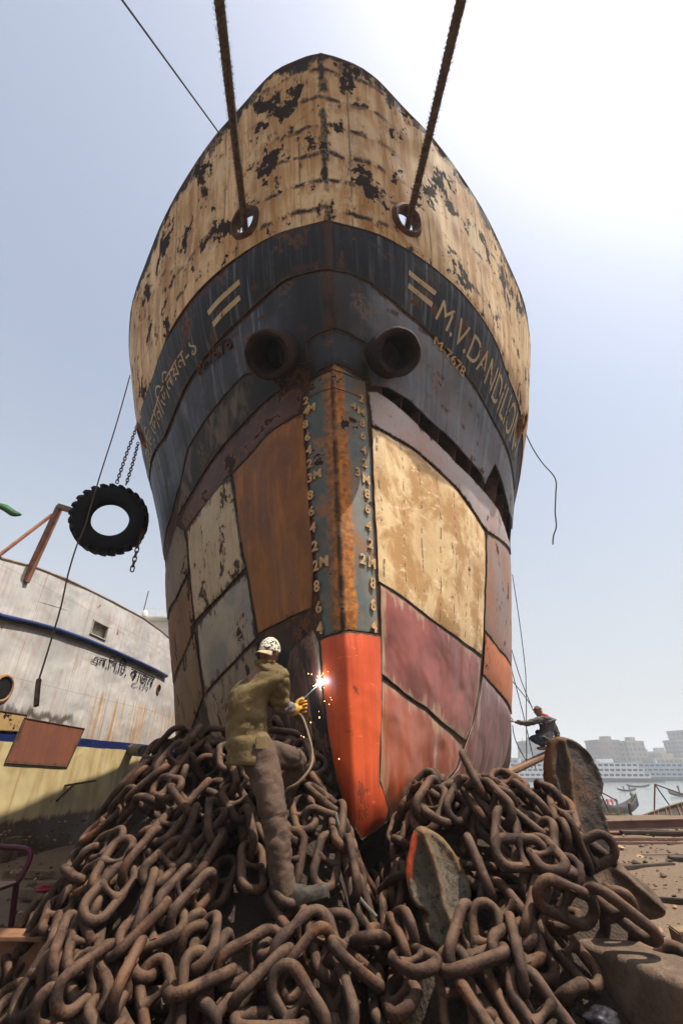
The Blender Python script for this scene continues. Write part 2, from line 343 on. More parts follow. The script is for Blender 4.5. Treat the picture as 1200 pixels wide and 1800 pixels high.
NAME_R = [(0.827, 5.578), (1.022, 5.488), (1.286, 5.437), (1.587, 5.315), (1.842, 5.188), (0.847, 5.85), (1.011, 5.805), (1.282, 5.788), (1.572, 5.788), (1.833, 5.668)]
EQ_R = [(0.608, 5.9), (0.795, 5.847), (0.619, 5.747), (0.789, 5.699)]
EQ_L = [(-0.674, 5.851), (-0.916, 5.761), (-0.697, 5.681), (-0.912, 5.603)]
NAME_L = [(-1.079, 5.499), (-1.287, 5.505), (-1.461, 5.437), (-1.683, 5.313), (-1.987, 5.273), (-1.067, 5.754), (-1.285, 5.752), (-1.495, 5.768), (-1.72, 5.674), (-1.977, 5.671)]
NUM_R = [(0.86, 5.284), (1.13, 5.205), (0.862, 5.385), (1.132, 5.344)]
NUM_L = [(-1.131, 5.245), (-0.836, 5.218), (-1.123, 5.393), (-0.85, 5.369)]
HOLES = [(-0.62, 6.572), (0.611, 6.593)]
PIPES = [(-0.503, 4.897), (0.529, 4.862)]
HOLES_AFT = [(1.8, 5.745), (-1.913, 5.79)]
HAWSE = [(-1, (-.80, 4.30, 6.17), (-.895, 3.857, 5.643)), (1, (.585, 4.32, 6.13), (.70, 3.893, 5.743))]
LINKS = [
[(-1.35,4.51,1.53,-.528,-.403,.052,.746),(-1.41,4.33,1.36,.092,-.572,.626,.522),(-1.55,4.23,1.20,-.045,-.355,-.025,.934),(-1.73,4.30,1.04,.411,-.037,.638,.651),(-1.91,4.38,.908,-.078,-.334,-.218,.914),(-2.00,4.36,.676,-.180,.788,-.577,-.118),(-1.94,4.14,.568,.475,.576,-.149,-.649),(-1.87,3.92,.464,-.151,.815,-.552,-.093),(-1.77,3.71,.375,.526,.644,-.235,-.503),(-1.66,3.45,.294,-.402,.463,-.731,-.299),(-.944,4.31,1.38,-.159,.784,-.533,-.275),(-.878,4.11,1.22,.569,-.609,.546,-.091),(-.759,3.93,1.08,-.245,.856,-.403,-.212),(-.639,3.76,.922,.687,-.459,.554,-.104),(-.560,3.58,.762,-.083,.772,-.545,-.317),(-1.11,4.02,1.10,-.339,-.417,.113,.836),(-1.20,3.82,.958,.189,-.570,.772,.207),(-1.28,3.63,.810,-.222,-.532,.342,.742),(-1.37,3.45,.660,.069,-.586,.696,.410),(-1.51,3.34,.452,.277,.744,-.387,-.469),(-.873,3.82,.974,.035,.787,-.429,-.442),(-.873,3.63,.806,.414,-.426,.804,.002),(-.956,3.44,.654,.131,.547,-.610,-.558),(-1.10,3.27,.537,.334,-.259,.907,.006),(-1.25,3.11,.392,-.183,-.467,.632,.590),(-.354,3.54,.691,-.017,.805,-.526,-.274),(-.323,3.32,.515,.251,-.432,.866,-.011),(-.479,3.21,.440,-.039,-.249,.640,.726),(-.691,3.09,.382,.082,-.370,.921,-.091),(-.861,3.42,.626,-.167,-.469,.427,.755),(-1.03,3.28,.533,.013,-.224,.906,.358),(-1.06,3.11,.400,.442,.556,-.344,-.614),(-.125,4.00,1.10,-.022,.933,-.245,-.261),(-.035,3.83,.954,.501,-.470,.723,-.070),(-.092,3.65,.780,-.129,.623,-.635,-.438),(-.095,3.25,.488,-.153,.797,-.486,-.324),(-.014,3.06,.336,-.576,.573,-.564,.148),(-.223,3.23,.500,-.064,-.376,.632,.675),(-.395,3.12,.390,.312,-.149,.907,-.241),(-.330,3.00,.275,.001,.996,.089,-.025),(.007,3.77,.907,.047,.750,-.595,-.285),(.058,3.57,.761,.689,-.328,.624,-.167),(.111,3.67,.523,-.343,.654,.553,-.386),(.151,3.93,.482,.494,.575,.629,.172),(.151,4.14,.369,-.308,.604,.428,-.598),(.217,4.45,.269,-.008,.780,.555,-.290),(.242,4.40,.244,-.422,.601,-.421,.532),(.255,4.15,.321,.192,.744,-.637,.061),(.280,3.88,.364,-.464,.533,-.475,.524),(.292,3.63,.411,-.086,.794,-.505,.327),(.319,3.38,.460,-.630,.413,-.424,.503),(.365,3.12,.453,-.067,.816,-.567,.090),(-1.34,4.08,1.17,.816,.464,-.125,-.319),(-1.15,3.94,1.08,.093,.932,-.130,-.326),(-1.06,3.78,.933,.446,.539,-.100,-.708),(-1.10,3.57,.787,.047,-.544,.745,.383),(-1.14,3.38,.614,-.396,-.600,.072,.691),(-.732,3.25,.491,.686,.357,-.100,-.626),(-.705,3.06,.340,.138,-.762,.399,.490),(-.185,3.16,.435,.070,-.382,.491,.780),(-.203,3.02,.319,.624,-.671,.332,.224),(-.386,3.77,.944,.197,.804,-.470,-.308),(-.329,3.60,.794,.375,-.541,.670,.343)],
[(-.485,5.01,1.47,.698,.228,.570,.368),(-.406,5.18,1.29,.072,.956,.275,-.077),(-.473,5.39,1.12,.470,.036,.673,.570),(-.572,5.55,.946,.388,.498,.773,-.057),(-.629,5.73,.796,.588,-.022,.530,.610),(-.799,5.80,.777,.067,-.105,.935,.332),(-.897,5.81,.710,.598,-.390,.241,.658),(-1.04,5.92,.610,-.112,-.018,.545,.830),(-1.31,5.84,.638,.412,-.149,.329,.836),(-1.83,5.05,1.21,.642,-.184,.041,.743),(-1.81,5.30,1.15,.470,.628,.497,.371),(-1.76,5.48,1.02,.789,-.134,.405,.441),(-1.50,5.59,.904,.120,.971,.174,-.114),(-1.28,5.62,.871,.559,.829,.016,.002),(-1.07,5.63,.868,.084,.996,-.022,.004),(-.866,5.68,.861,.758,.621,.183,-.077),(-.722,5.74,.799,-.038,.850,.445,-.280),(-.853,4.98,1.48,.539,.761,.360,.019),(-.780,5.11,1.34,.104,.806,.431,-.393),(-.725,5.22,1.26,.344,.917,.159,.122),(-.428,5.25,1.22,.144,.964,.193,-.109),(-.217,5.29,1.15,.174,.840,.427,-.285),(-.048,5.31,.897,-.067,.803,.121,-.579),(.146,5.41,.546,.704,.416,.575,-.007),(.190,5.50,.359,-.135,.725,.320,-.595),(.238,5.68,.272,.538,.720,-.181,-.400),(.271,5.75,.299,.087,-.498,.564,.653),(.223,5.69,.277,.035,.653,.091,.751),(-.471,4.47,1.44,-.160,.984,-.073,.033),(-.334,4.37,1.39,.489,-.660,.569,.048),(-.276,4.32,1.30,-.513,.800,.312,-.017),(-.137,4.24,1.13,.891,.082,.430,.120),(.117,4.35,.622,-.243,.802,-.110,-.535),(.186,4.31,.377,.731,-.189,.654,.054),(.254,4.16,.213,-.111,.631,-.731,-.234),(.229,4.00,.311,-.201,-.578,.721,-.323),(.155,3.71,.340,-.371,-.632,.548,.402),(.184,3.47,.306,.571,-.483,.517,-.415),(-2.25,4.16,.107,.264,.324,.577,.702),(-2.46,4.37,.051,-.154,.284,.895,-.309),(-2.71,4.35,.069,.042,.365,.930,.036),(-2.92,4.38,.011,-.008,-.045,.999,.001),(-3.18,4.30,.043,.059,-.291,.955,.016),(-2.38,4.55,.260,.003,-.554,.257,.792),(-2.46,4.46,.097,.266,-.517,.790,.194),(-2.53,4.22,.086,-.567,-.353,.282,.689),(-2.51,3.99,.043,-.072,.867,-.492,-.043),(-2.48,3.71,.066,-.022,-.562,.826,.037),(-2.56,3.45,.014,-.005,-.460,.888,-.007),(-2.66,3.22,.046,.772,.093,-.012,-.629),(-1.55,4.96,1.45,.391,.823,.404,.084),(-1.39,5.12,1.36,-.193,.879,.277,-.338),(-1.20,5.24,1.24,.655,.706,.270,-.017),(-.952,5.33,1.17,-.251,.958,.094,-.102),(-.848,5.43,1.08,.419,.379,.812,-.146),(-.868,5.62,.891,-.047,.733,.517,-.440),(-1.79,4.55,1.22,-.138,-.460,.166,.861),(-1.91,4.54,.996,.389,-.282,.617,.623),(-2.05,4.58,.790,.199,-.391,.064,.896),(-2.19,4.69,.605,.493,.115,.784,.360),(-2.23,4.88,.589,.606,.427,.325,.587),(-2.31,5.04,.443,.558,-.075,.785,.259),(-2.42,5.08,.229,.169,-.469,.139,.856),(-2.58,5.10,.083,.206,.132,.931,.270),(-2.78,5.11,.078,-.354,.145,.104,.918),(-1.68,3.89,.668,.304,.159,.826,.447),(-1.86,4.05,.642,-.102,.380,.907,-.152),(-2.01,4.16,.470,.172,-.484,.333,.791),(-2.13,4.20,.289,.444,.152,.850,.238),(-2.28,4.32,.179,.236,.137,.680,.680),(-2.49,4.42,.040,-.012,.210,.973,.098),(-.831,4.59,1.54,.147,.977,-.125,-.087),(-.618,4.52,1.51,-.236,.949,-.208,-.018),(-.501,4.59,1.55,.271,.930,-.210,-.130),(-.360,4.43,1.34,.334,-.941,.053,.007),(-.181,4.43,1.18,-.362,.891,.006,-.274),(-.015,4.43,.807,-.000,-.806,.202,.556),(.137,4.40,.588,.210,.858,.170,-.437),(.188,4.44,.254,-.724,.391,-.568,.007),(.292,4.32,.331,.179,.641,-.425,-.613),(.253,4.07,.182,.468,-.473,.632,-.398),(.227,3.87,.202,.172,.680,-.685,-.195),(.251,3.62,.159,.285,-.675,.671,-.116),(-1.12,4.81,1.57,.435,.900,.015,.006),(-.908,4.90,1.52,-.060,.941,.295,-.153),(-.733,4.89,1.51,.472,.827,-.290,.096),(-.608,5.00,1.46,-.193,.871,.330,-.307),(-.465,5.14,1.31,.537,.664,.517,-.055),(-.160,5.14,1.08,.122,.903,-.071,-.406),(-.020,5.15,.828,.171,.786,.261,-.533),(.077,5.17,.577,-.164,.804,-.062,-.568),(.208,5.20,.345,.732,.459,.451,-.221),(.233,5.32,.136,-.092,-.639,.474,.599),(-.555,4.10,1.17,-.209,-.375,.326,.842),(-.755,3.98,1.03,.129,-.152,.876,.440),(-.945,3.81,.924,-.217,-.324,-.175,.904),(-1.05,3.66,.767,-.073,.665,-.614,-.419),(-1.07,3.47,.597,.553,.360,.115,-.742),(-1.07,3.29,.464,-.092,.856,-.407,-.306),(-.911,3.13,.319,.772,.405,.120,-.475),(-1.99,3.78,.075,.044,.539,.800,.259),(-2.23,3.98,.043,-.075,.349,.916,-.180),(-2.38,4.12,.036,.071,.327,.935,.118),(-2.39,4.36,.061,-.078,.443,.823,-.348),(-2.60,4.58,.032,.011,.015,.955,.297),(-2.85,4.58,.027,.015,-.040,.999,-.033),(-3.12,4.56,.054,-.268,-.080,.196,.940),(-3.31,4.44,.048,-.044,-.265,.947,.175),(-1.69,4.04,.820,.270,.166,.818,.480),(-1.86,4.12,.660,.444,.215,.825,-.275),(-2.02,4.19,.463,.307,-.017,.758,.575),(-2.15,4.24,.287,.582,-.058,.791,-.177),(-2.26,4.24,.112,.305,.026,.791,.530),(-2.48,4.42,.050,.010,.219,.975,.032),(-2.59,4.70,.085,.403,.690,.521,.300),(-2.63,4.89,.050,-.095,.408,.892,-.171),(-2.75,5.12,.061,.167,.506,.801,.274),(-1.69,4.61,1.38,.404,-.526,.700,.266),(-1.78,4.53,1.16,.480,.034,.873,-.076),(-1.92,4.51,.927,.456,-.341,.771,.286),(-1.99,4.41,.697,.598,-.186,.752,-.204),(-2.09,4.34,.473,.418,-.146,.858,.260),(-2.24,4.45,.337,-.134,.477,.529,-.689),(-2.42,4.53,.202,.407,.041,.822,.396),(-2.56,4.45,.075,.255,-.399,.759,-.446),(-1.39,4.87,1.55,.843,.039,.274,.462),(-1.34,5.04,1.42,.302,.489,.783,-.236),(-1.15,5.15,1.30,.493,.765,.414,-.004),(-1.05,5.33,1.15,.170,.801,.504,-.276),(-.949,5.46,1.04,.574,.622,.533,-.002),(-.832,5.53,.956,.302,.949,-.013,-.094),(-.759,2.76,.087,.625,.780,-.031,-.024),(-.494,2.74,.061,.210,.977,-.022,-.034),(-.314,2.63,.077,.576,.722,-.302,-.236),(-.242,2.44,.059,-.124,-.495,.849,.135),(-.432,2.29,.068,-.226,-.087,.330,.913),(-.674,2.23,.054,.003,-.008,.971,.238),(-.918,2.19,.047,-.149,-.027,.162,.975),(-1.56,3.08,.095,.632,.651,-.300,-.294),(-1.41,2.89,.076,-.261,.844,-.464,.064),(-1.22,2.76,.079,.284,.957,-.063,-.010),(-1.01,2.56,.028,-.075,.615,-.781,.079),(-1.03,2.34,.069,-.050,-.144,.933,.327),(-1.20,2.47,.058,.053,.222,.947,.225),(-.595,4.84,1.60,.728,.086,.486,.476),(-.613,5.04,1.43,.383,.512,.758,-.129),(-.672,5.22,1.27,.646,.057,.542,.535),(-.302,5.34,1.11,.086,.988,.110,-.062),(-.080,5.26,1.05,.407,.818,-.039,-.405),(.064,5.19,.592,.045,.846,-.081,-.526),(.179,5.17,.379,.290,.794,.192,-.498),(.258,5.20,.310,-.141,.747,.260,.595),(.327,5.33,.377,.602,.177,.717,.305),(.267,5.51,.228,.340,.566,.712,.240),(.228,5.63,.197,.619,-.126,-.354,-.690),(-.628,4.26,1.29,.062,.819,-.438,-.366),(-.508,4.09,1.14,-.353,.820,-.425,-.149),(-.498,3.84,.916,-.111,.876,-.394,-.253),(-.427,3.70,.790,-.417,.643,-.630,-.128),(-.319,3.47,.578,-.157,.888,-.396,-.171),(-.091,3.37,.510,.470,-.881,.047,-.039),(-1.58,4.66,1.52,.250,-.331,.085,.906),(-1.73,4.77,1.35,.498,.011,.810,.310),(-1.85,4.88,1.16,.395,-.358,.110,.839),(-1.91,5.07,1.05,.487,.441,.617,.434),(-1.86,5.38,1.04,.540,-.186,.264,.777),(-1.90,5.58,.912,.431,.602,.653,.161),(-1.98,5.74,.763,-.029,-.159,-.084,.983),(-2.17,5.71,.635,.121,-.429,.273,.853),(-2.31,5.72,.424,-.061,-.491,-.244,.834),(-.136,2.75,.064,.011,.015,.270,.963),(-.380,2.75,.061,.035,-.008,.981,.190),(-.619,2.68,.066,-.131,-.063,.448,.882),(-.873,2.64,.073,.008,.005,.896,.444),(-1.13,2.63,.048,-.018,-.089,.044,.995),(-1.06,4.47,1.43,-.179,.876,-.430,-.130),(-.905,4.29,1.33,.727,-.493,.464,-.116),(-.789,4.16,1.17,-.427,.802,-.410,-.084),(-.597,4.00,1.09,.853,-.409,.274,-.169),(-.274,3.96,1.01,-.283,.733,-.607,-.114),(-.115,3.87,.949,.690,-.701,.177,.027),(.054,3.84,.754,-.246,.820,-.156,-.493),(.156,3.81,.526,.794,-.201,.567,-.088),(-.367,4.74,1.53,.982,.064,.052,-.172),(-.288,4.90,1.44,.176,.968,-.026,-.179),(-.183,5.05,1.06,.854,-.063,.451,.252),(.177,5.02,.430,.165,.759,.323,-.541),(.220,5.12,.232,.662,.407,.582,.238),(.270,5.33,.277,.581,.266,.685,.351),(.208,5.53,.203,.473,.363,-.102,.797),(.165,5.57,.301,-.431,-.554,.603,.379),(-1.49,3.72,.764,-.256,.635,-.683,-.256),(-1.47,3.53,.606,.576,-.522,.607,-.164),(-1.40,3.32,.475,-.134,.808,-.519,-.246),(-1.26,3.15,.350,.535,-.757,.375,-.018),(-1.06,3.01,.249,-.017,.939,-.270,-.212),(-.885,2.88,.145,.615,-.719,.323,-.003),(-.687,2.75,.077,-.127,.961,-.247,-.008),(-.453,2.62,.082,-.493,.793,-.315,.169),(-.335,2.43,.046,-.098,-.688,.701,.160)],
[(-1.77,4.88,1.11,-.887,-.408,.216,.017),(-1.30,3.76,.718,-.323,-.699,-.576,.276),(-.900,4.36,1.21,-.075,.408,.609,-.676),(-1.36,3.29,.324,.881,.307,.346,.100),(-.820,3.35,.379,.300,.698,-.344,.552),(-1.49,4.46,1.27,.456,-.754,.427,.204),(-.823,4.40,1.24,-.181,.792,-.574,-.101),(-.603,3.20,.257,.203,.807,.453,.321),(-.297,4.44,1.27,-.573,.516,.383,.509),(-1.49,3.53,.439,-.433,-.267,.097,.856),(-1.33,4.38,1.23,-.369,-.440,-.653,-.493),(-1.27,4.67,1.42,.115,.464,-.508,-.717),(-1.10,2.96,.080,.779,-.026,-.406,.478),(-1.56,3.81,.622,.133,-.516,-.781,.324),(-.535,4.64,1.41,-.284,-.800,.480,.221),(-.881,3.27,.309,-.012,.165,-.509,.845),(-.564,3.01,.099,.851,-.127,.169,-.481),(-.994,3.96,.876,.795,.479,.111,-.354),(-.400,3.21,.265,.735,-.478,-.086,-.473),(-.677,3.26,.304,-.184,-.085,.779,.593),(-1.38,4.82,1.44,-.142,.493,.724,-.461),(-1.30,4.40,1.24,.530,-.370,-.660,-.382),(-1.47,3.65,.564,-.164,-.699,-.016,.696),(-1.89,4.33,.607,.081,.132,.033,-.987),(-1.63,3.54,.246,.078,.156,.707,.685),(-.963,4.14,1.02,.242,.773,.477,-.341),(-.322,3.91,.839,.506,-.645,.505,-.269),(-.432,4.00,.908,-.332,-.897,-.042,.290),(-1.07,3.11,.180,-.372,.438,.654,-.492),(-1.42,3.41,.388,-.735,.230,-.517,-.373),(-1.09,4.72,1.44,.760,.575,.221,.207),(-1.12,4.90,1.38,.016,-.407,-.908,-.099),(-.648,3.31,.342,-.671,.035,-.723,.160),(-1.03,4.53,1.35,-.005,.074,.466,.882),(-.917,4.26,1.13,.407,-.074,-.311,-.856),(-.823,3.95,.871,.154,.160,.909,-.351),(-.686,3.07,.147,.806,.108,-.075,-.577),(-1.53,3.23,.086,.506,.858,.058,-.065),(-1.86,3.76,.085,.108,-.108,.920,.361),(-1.23,4.90,1.38,.780,.089,-.229,-.576),(-1.31,3.09,.163,-.391,-.813,-.201,-.381),(-.308,4.47,1.29,.130,-.398,.439,-.795),(-.267,4.52,1.34,-.436,-.369,.501,.650),(-1.27,3.98,.895,-.169,-.129,.299,.930),(-.910,4.46,1.29,-.554,.460,.418,-.554),(-.559,4.05,.954,-.673,.180,-.504,.511),(-1.33,4.51,1.33,.208,-.897,-.349,.173),(-1.92,4.37,.604,.607,.181,-.168,.756),(-1.43,4.14,1.03,-.234,-.872,-.398,.163),(-.897,3.54,.535,.041,.146,.110,.982),(-.953,3.62,.602,-.116,.069,.842,-.522),(-1.59,3.83,.581,.287,-.579,.067,.760),(-1.39,3.25,.272,-.274,-.297,.605,.686),(-.925,4.08,.980,-.003,-.829,-.429,-.359),(-.892,3.41,.427,.109,-.501,.229,.827),(-1.30,3.01,.099,.281,-.408,-.826,-.268),(-1.12,3.92,.845,-.476,-.524,-.001,-.706),(-1.56,3.45,.256,-.843,-.148,-.421,.301),(-1.09,4.42,1.26,-.566,-.679,-.459,.095),(-1.39,4.73,1.45,.922,.027,.360,-.141),(-1.17,3.85,.785,.554,-.018,-.358,.752),(-1.45,3.40,.360,-.421,.626,-.574,.320),(-.858,4.63,1.41,.357,.565,.547,.504),(-1.22,4.67,1.43,.212,-.072,.864,.451),(-.634,3.10,.177,.704,-.232,.483,.466),(-1.07,3.25,.294,-.937,.061,-.042,-.342),(-.579,3.03,.118,.304,.040,.482,.821),(-.782,3.70,.664,-.722,-.231,.231,-.610),(-.594,4.21,1.08,-.752,-.459,-.309,-.359),(-.234,4.64,1.40,.170,-.614,.385,.667)],
[(.614,3.82,1.11,-.090,-.449,.546,.701),(.367,3.92,.613,.191,.553,.800,-.135),(.331,4.15,.491,.605,.312,.601,.418),(.292,4.39,.410,.040,.666,.737,-.108),(.266,4.63,.322,.430,.478,.761,.080),(1.26,4.01,1.21,.771,.249,.035,-.585),(1.33,3.79,1.11,.220,.778,-.421,-.412),(.838,3.77,1.11,.102,-.449,.687,.562),(.825,3.41,.788,.137,.749,-.333,-.557),(.901,3.24,.615,.443,-.716,.534,.084),(.950,3.78,1.26,.028,.782,-.329,-.529),(1.02,3.61,1.10,.620,-.539,.552,-.141),(1.02,3.45,.936,.127,-.553,.656,.498),(1.06,3.33,.863,.537,-.836,-.082,.080),(1.19,3.32,.861,.188,-.697,.689,.062),(1.20,3.15,.675,.777,-.595,.085,.187),(1.48,3.13,.631,.172,.927,-.014,-.334),(1.03,3.26,.632,-.245,-.411,.278,.833),(.894,3.11,.507,-.088,-.265,.830,.482),(.653,3.04,.474,-.021,-.113,.061,.991),(.649,2.92,.329,.098,.834,-.419,-.345),(.875,3.08,.493,.295,.580,-.402,-.644),(.912,2.91,.327,.388,-.774,.441,.237),(.162,3.28,.482,.194,.776,.597,-.061),(.221,3.52,.417,-.337,.706,.501,-.369),(.305,3.60,.433,.071,.798,-.564,.199),(.358,3.41,.509,-.547,.518,-.318,.576),(.075,3.16,.428,-.043,.927,.208,-.309),(.288,3.13,.321,-.184,.725,-.632,.203),(1.04,3.77,1.12,.509,.832,-.089,-.204),(1.23,3.67,1.01,-.042,.888,-.346,-.301),(1.27,3.50,.879,-.360,-.436,.008,.825),(1.16,3.38,.746,.049,-.414,.664,.621)],
[(.823,4.77,1.20,.489,.423,.512,.566),(.803,4.99,1.11,.308,.580,.742,-.137),(.803,5.23,.960,.458,.602,.639,-.139),(.850,5.38,.823,-.045,.697,.544,-.466),(.784,5.57,.647,.315,.577,.686,-.312),(.785,5.75,.480,-.810,.493,-.085,-.307),(1.06,5.76,.477,.119,.914,.319,-.219),(1.23,5.88,.364,-.762,.525,-.048,-.377),(1.86,4.13,.449,-.108,-.819,.181,.534),(1.84,3.87,.499,.683,-.316,.447,-.484),(2.23,4.24,.052,.061,.755,.650,-.064),(1.68,4.65,1.00,.537,.459,.498,.502),(1.70,4.88,.872,-.279,.797,.004,-.535),(1.81,4.97,.659,.138,.819,.321,-.456),(1.91,5.07,.441,-.352,.752,-.016,-.557),(1.99,5.19,.240,-.050,.764,.435,-.474),(2.11,5.21,.092,-.195,.900,-.317,-.227),(2.26,5.17,.071,.784,.298,.193,.509),(2.22,5.46,.047,-.062,.673,.730,-.105),(1.72,4.09,.832,.557,.344,-.613,-.443),(1.73,3.90,.830,.142,.808,-.469,-.328),(.575,4.32,.898,-.496,-.440,.331,.671),(.433,4.14,.739,.466,-.507,.724,-.029),(.390,3.94,.601,-.143,-.576,.512,.621),(.301,3.81,.396,.392,-.422,.743,.342),(.243,3.67,.199,-.434,-.530,.476,.552),(.255,3.46,.215,-.210,.673,-.675,.220),(1.21,4.49,1.16,.573,.180,.241,.763),(1.17,4.71,1.18,.115,.526,.799,.269),(1.04,4.97,1.12,.420,.033,.084,.903),(.936,5.16,1.09,.316,.604,.657,.322),(.905,5.38,.862,.643,.079,.520,.557),(.789,5.53,.715,.270,.195,.943,-.007),(.472,5.64,.536,.009,-.222,.333,.916),(.333,5.71,.376,.516,.150,.822,.186),(.827,4.22,1.16,-.489,-.108,.194,.844),(.717,3.99,1.15,-.130,-.560,.774,.265),(.633,3.80,1.05,.343,.379,.163,-.844),(.629,3.16,.526,-.071,-.491,.542,.678),(.546,3.02,.365,.528,.434,.159,-.713),(1.55,4.28,1.13,.684,.026,-.032,-.728),(1.56,4.03,1.12,.369,.634,-.530,-.425),(1.55,3.81,1.03,.581,.117,.275,-.757),(.513,4.72,.788,.792,.191,-.507,-.280),(.480,4.49,.863,.154,-.558,.761,.293),(.489,4.28,.866,.325,.467,-.321,-.757),(.461,4.07,.816,-.181,-.694,.686,.124),(.376,3.88,.581,-.292,-.538,.155,.775),(.325,3.71,.472,.093,-.695,.608,.374),(.287,3.50,.285,-.327,-.515,.338,.717),(.222,3.26,.228,-.170,-.666,.676,.266),(.262,3.04,.183,.610,.400,-.201,-.654),(.591,4.51,1.07,.597,.265,-.238,-.719),(.616,4.25,1.10,.591,.510,-.481,-.400),(.571,4.07,.987,.536,.500,-.314,-.604),(.622,3.76,1.03,.076,.776,-.593,-.202),(.765,3.16,.510,.542,.402,.292,-.678),(.808,3.00,.332,-.106,.803,-.482,-.335),(1.54,4.59,1.13,.025,.889,-.240,-.389),(1.66,4.45,.963,-.722,.400,-.559,.077),(2.02,4.34,.225,.197,.787,.491,-.317),(2.05,4.52,.099,-.444,.504,.555,-.491),(2.14,4.73,.048,.012,.570,.813,.117),(2.20,4.97,.044,-.015,.812,.575,.097),(2.08,5.09,.089,.352,.602,.598,.396),(2.14,5.33,.009,-.006,.687,.727,.005),(.984,4.02,1.14,-.576,-.137,.042,.804),(.942,3.78,1.07,.096,.763,-.488,-.412),(1.05,3.62,.914,.741,.526,.068,-.412),(1.25,3.50,.809,-.059,.960,-.212,-.173),(1.13,4.26,1.16,.114,.443,.862,.219),(.985,4.45,1.16,-.095,.385,.893,-.212),(.663,4.48,1.15,.326,-.189,.844,.383),(.505,4.46,.931,.514,.263,.782,-.236),(.424,4.49,.675,.585,-.187,.754,.235),(.356,4.46,.436,.569,-.036,.796,-.201),(.243,4.49,.239,.556,.498,.647,.155),(.510,2.46,.047,.073,.392,.917,-.016),(.677,2.55,.021,.903,.001,.004,-.429),(1.38,4.42,1.18,.469,-.021,-.046,.882),(1.23,4.63,1.18,.399,.177,.369,.820),(.968,4.79,1.16,.530,-.157,-.192,.811),(.967,5.04,1.12,.620,.486,.549,.280),(.984,5.25,.964,.637,.075,.514,.570),(1.37,4.72,1.15,.435,.085,.163,.882),(1.21,4.88,1.15,.116,.294,.923,.218),(1.02,5.02,1.12,.183,.084,.398,.895),(.831,5.09,1.10,.579,.330,.687,.289),(.820,5.28,.903,.682,-.214,.368,.595)],
[(.924,3.97,1.01,-.750,.622,-.226,-.000),(.802,3.60,.758,-.148,-.027,-.108,-.983),(1.19,4.01,1.02,-.411,.746,.142,-.504),(1.39,3.76,.903,-.246,-.902,.001,.354),(.922,3.95,1.01,-.445,.149,-.756,.457),(1.28,4.48,1.03,-.334,.352,-.184,.855),(.654,4.20,.978,-.772,-.142,.253,.565),(.860,3.25,.436,.713,.411,.080,.562),(.675,4.36,1.00,.266,-.381,-.729,-.503),(1.04,4.27,1.03,-.650,-.260,.705,-.115),(1.09,4.50,1.03,-.311,.753,-.435,.384),(1.43,3.69,.842,.618,.184,.743,.179),(1.20,3.38,.552,-.864,-.121,.136,.469),(.703,3.61,.762,.924,.121,.247,-.266),(1.00,3.29,.472,-.310,.772,-.494,-.253),(.820,4.37,1.03,-.270,.552,-.772,-.162),(.659,3.59,.747,-.353,.781,.495,-.142),(1.08,4.45,1.03,.285,-.673,-.037,.681),(.841,4.06,1.03,-.335,.156,-.678,.635),(1.32,4.40,1.03,.476,.581,.437,.495),(1.64,3.18,.366,.857,.335,-.392,-.009),(1.57,3.38,.549,.255,.669,.542,-.440),(1.26,3.77,.912,.525,-.756,.138,.365),(1.32,3.52,.683,-.829,-.391,.389,-.091),(.993,4.12,1.03,-.100,.051,.646,.755),(.821,4.60,1.03,.473,-.787,-.184,-.349),(1.05,4.57,1.03,.243,.144,.369,.885),(1.18,2.98,.177,.081,.474,-.773,.414),(1.08,4.28,1.03,-.867,-.222,-.223,.387),(1.15,4.57,1.03,.860,-.301,.359,-.201),(1.56,3.72,.864,-.026,.600,-.068,.797),(1.33,4.59,1.03,.088,-.664,.741,.049),(1.22,4.43,1.03,.050,-.607,-.788,.092),(.925,4.59,1.03,.339,-.257,.534,-.730),(1.33,3.69,.839,-.762,.167,.593,-.199),(.924,3.32,.500,.776,.439,-.224,.393),(1.04,4.19,1.03,.623,.583,.519,-.056),(1.29,3.85,.965,.145,.709,.599,.344),(1.65,3.21,.389,-.847,-.069,-.054,.524),(.937,3.53,.688,-.122,.990,.055,-.047),(1.62,3.69,.810,.682,-.683,-.043,-.258),(.665,4.52,.992,.287,-.036,-.957,-.003),(.984,4.55,1.03,-.013,-.329,-.694,.640),(1.21,3.27,.450,.383,.304,-.255,.834),(1.07,3.11,.303,.122,.810,-.497,.285),(.880,4.27,1.03,-.180,.871,-.411,-.198),(1.52,4.28,1.03,.424,-.862,-.010,.276),(.868,3.81,.938,-.570,.265,-.776,.059)]]
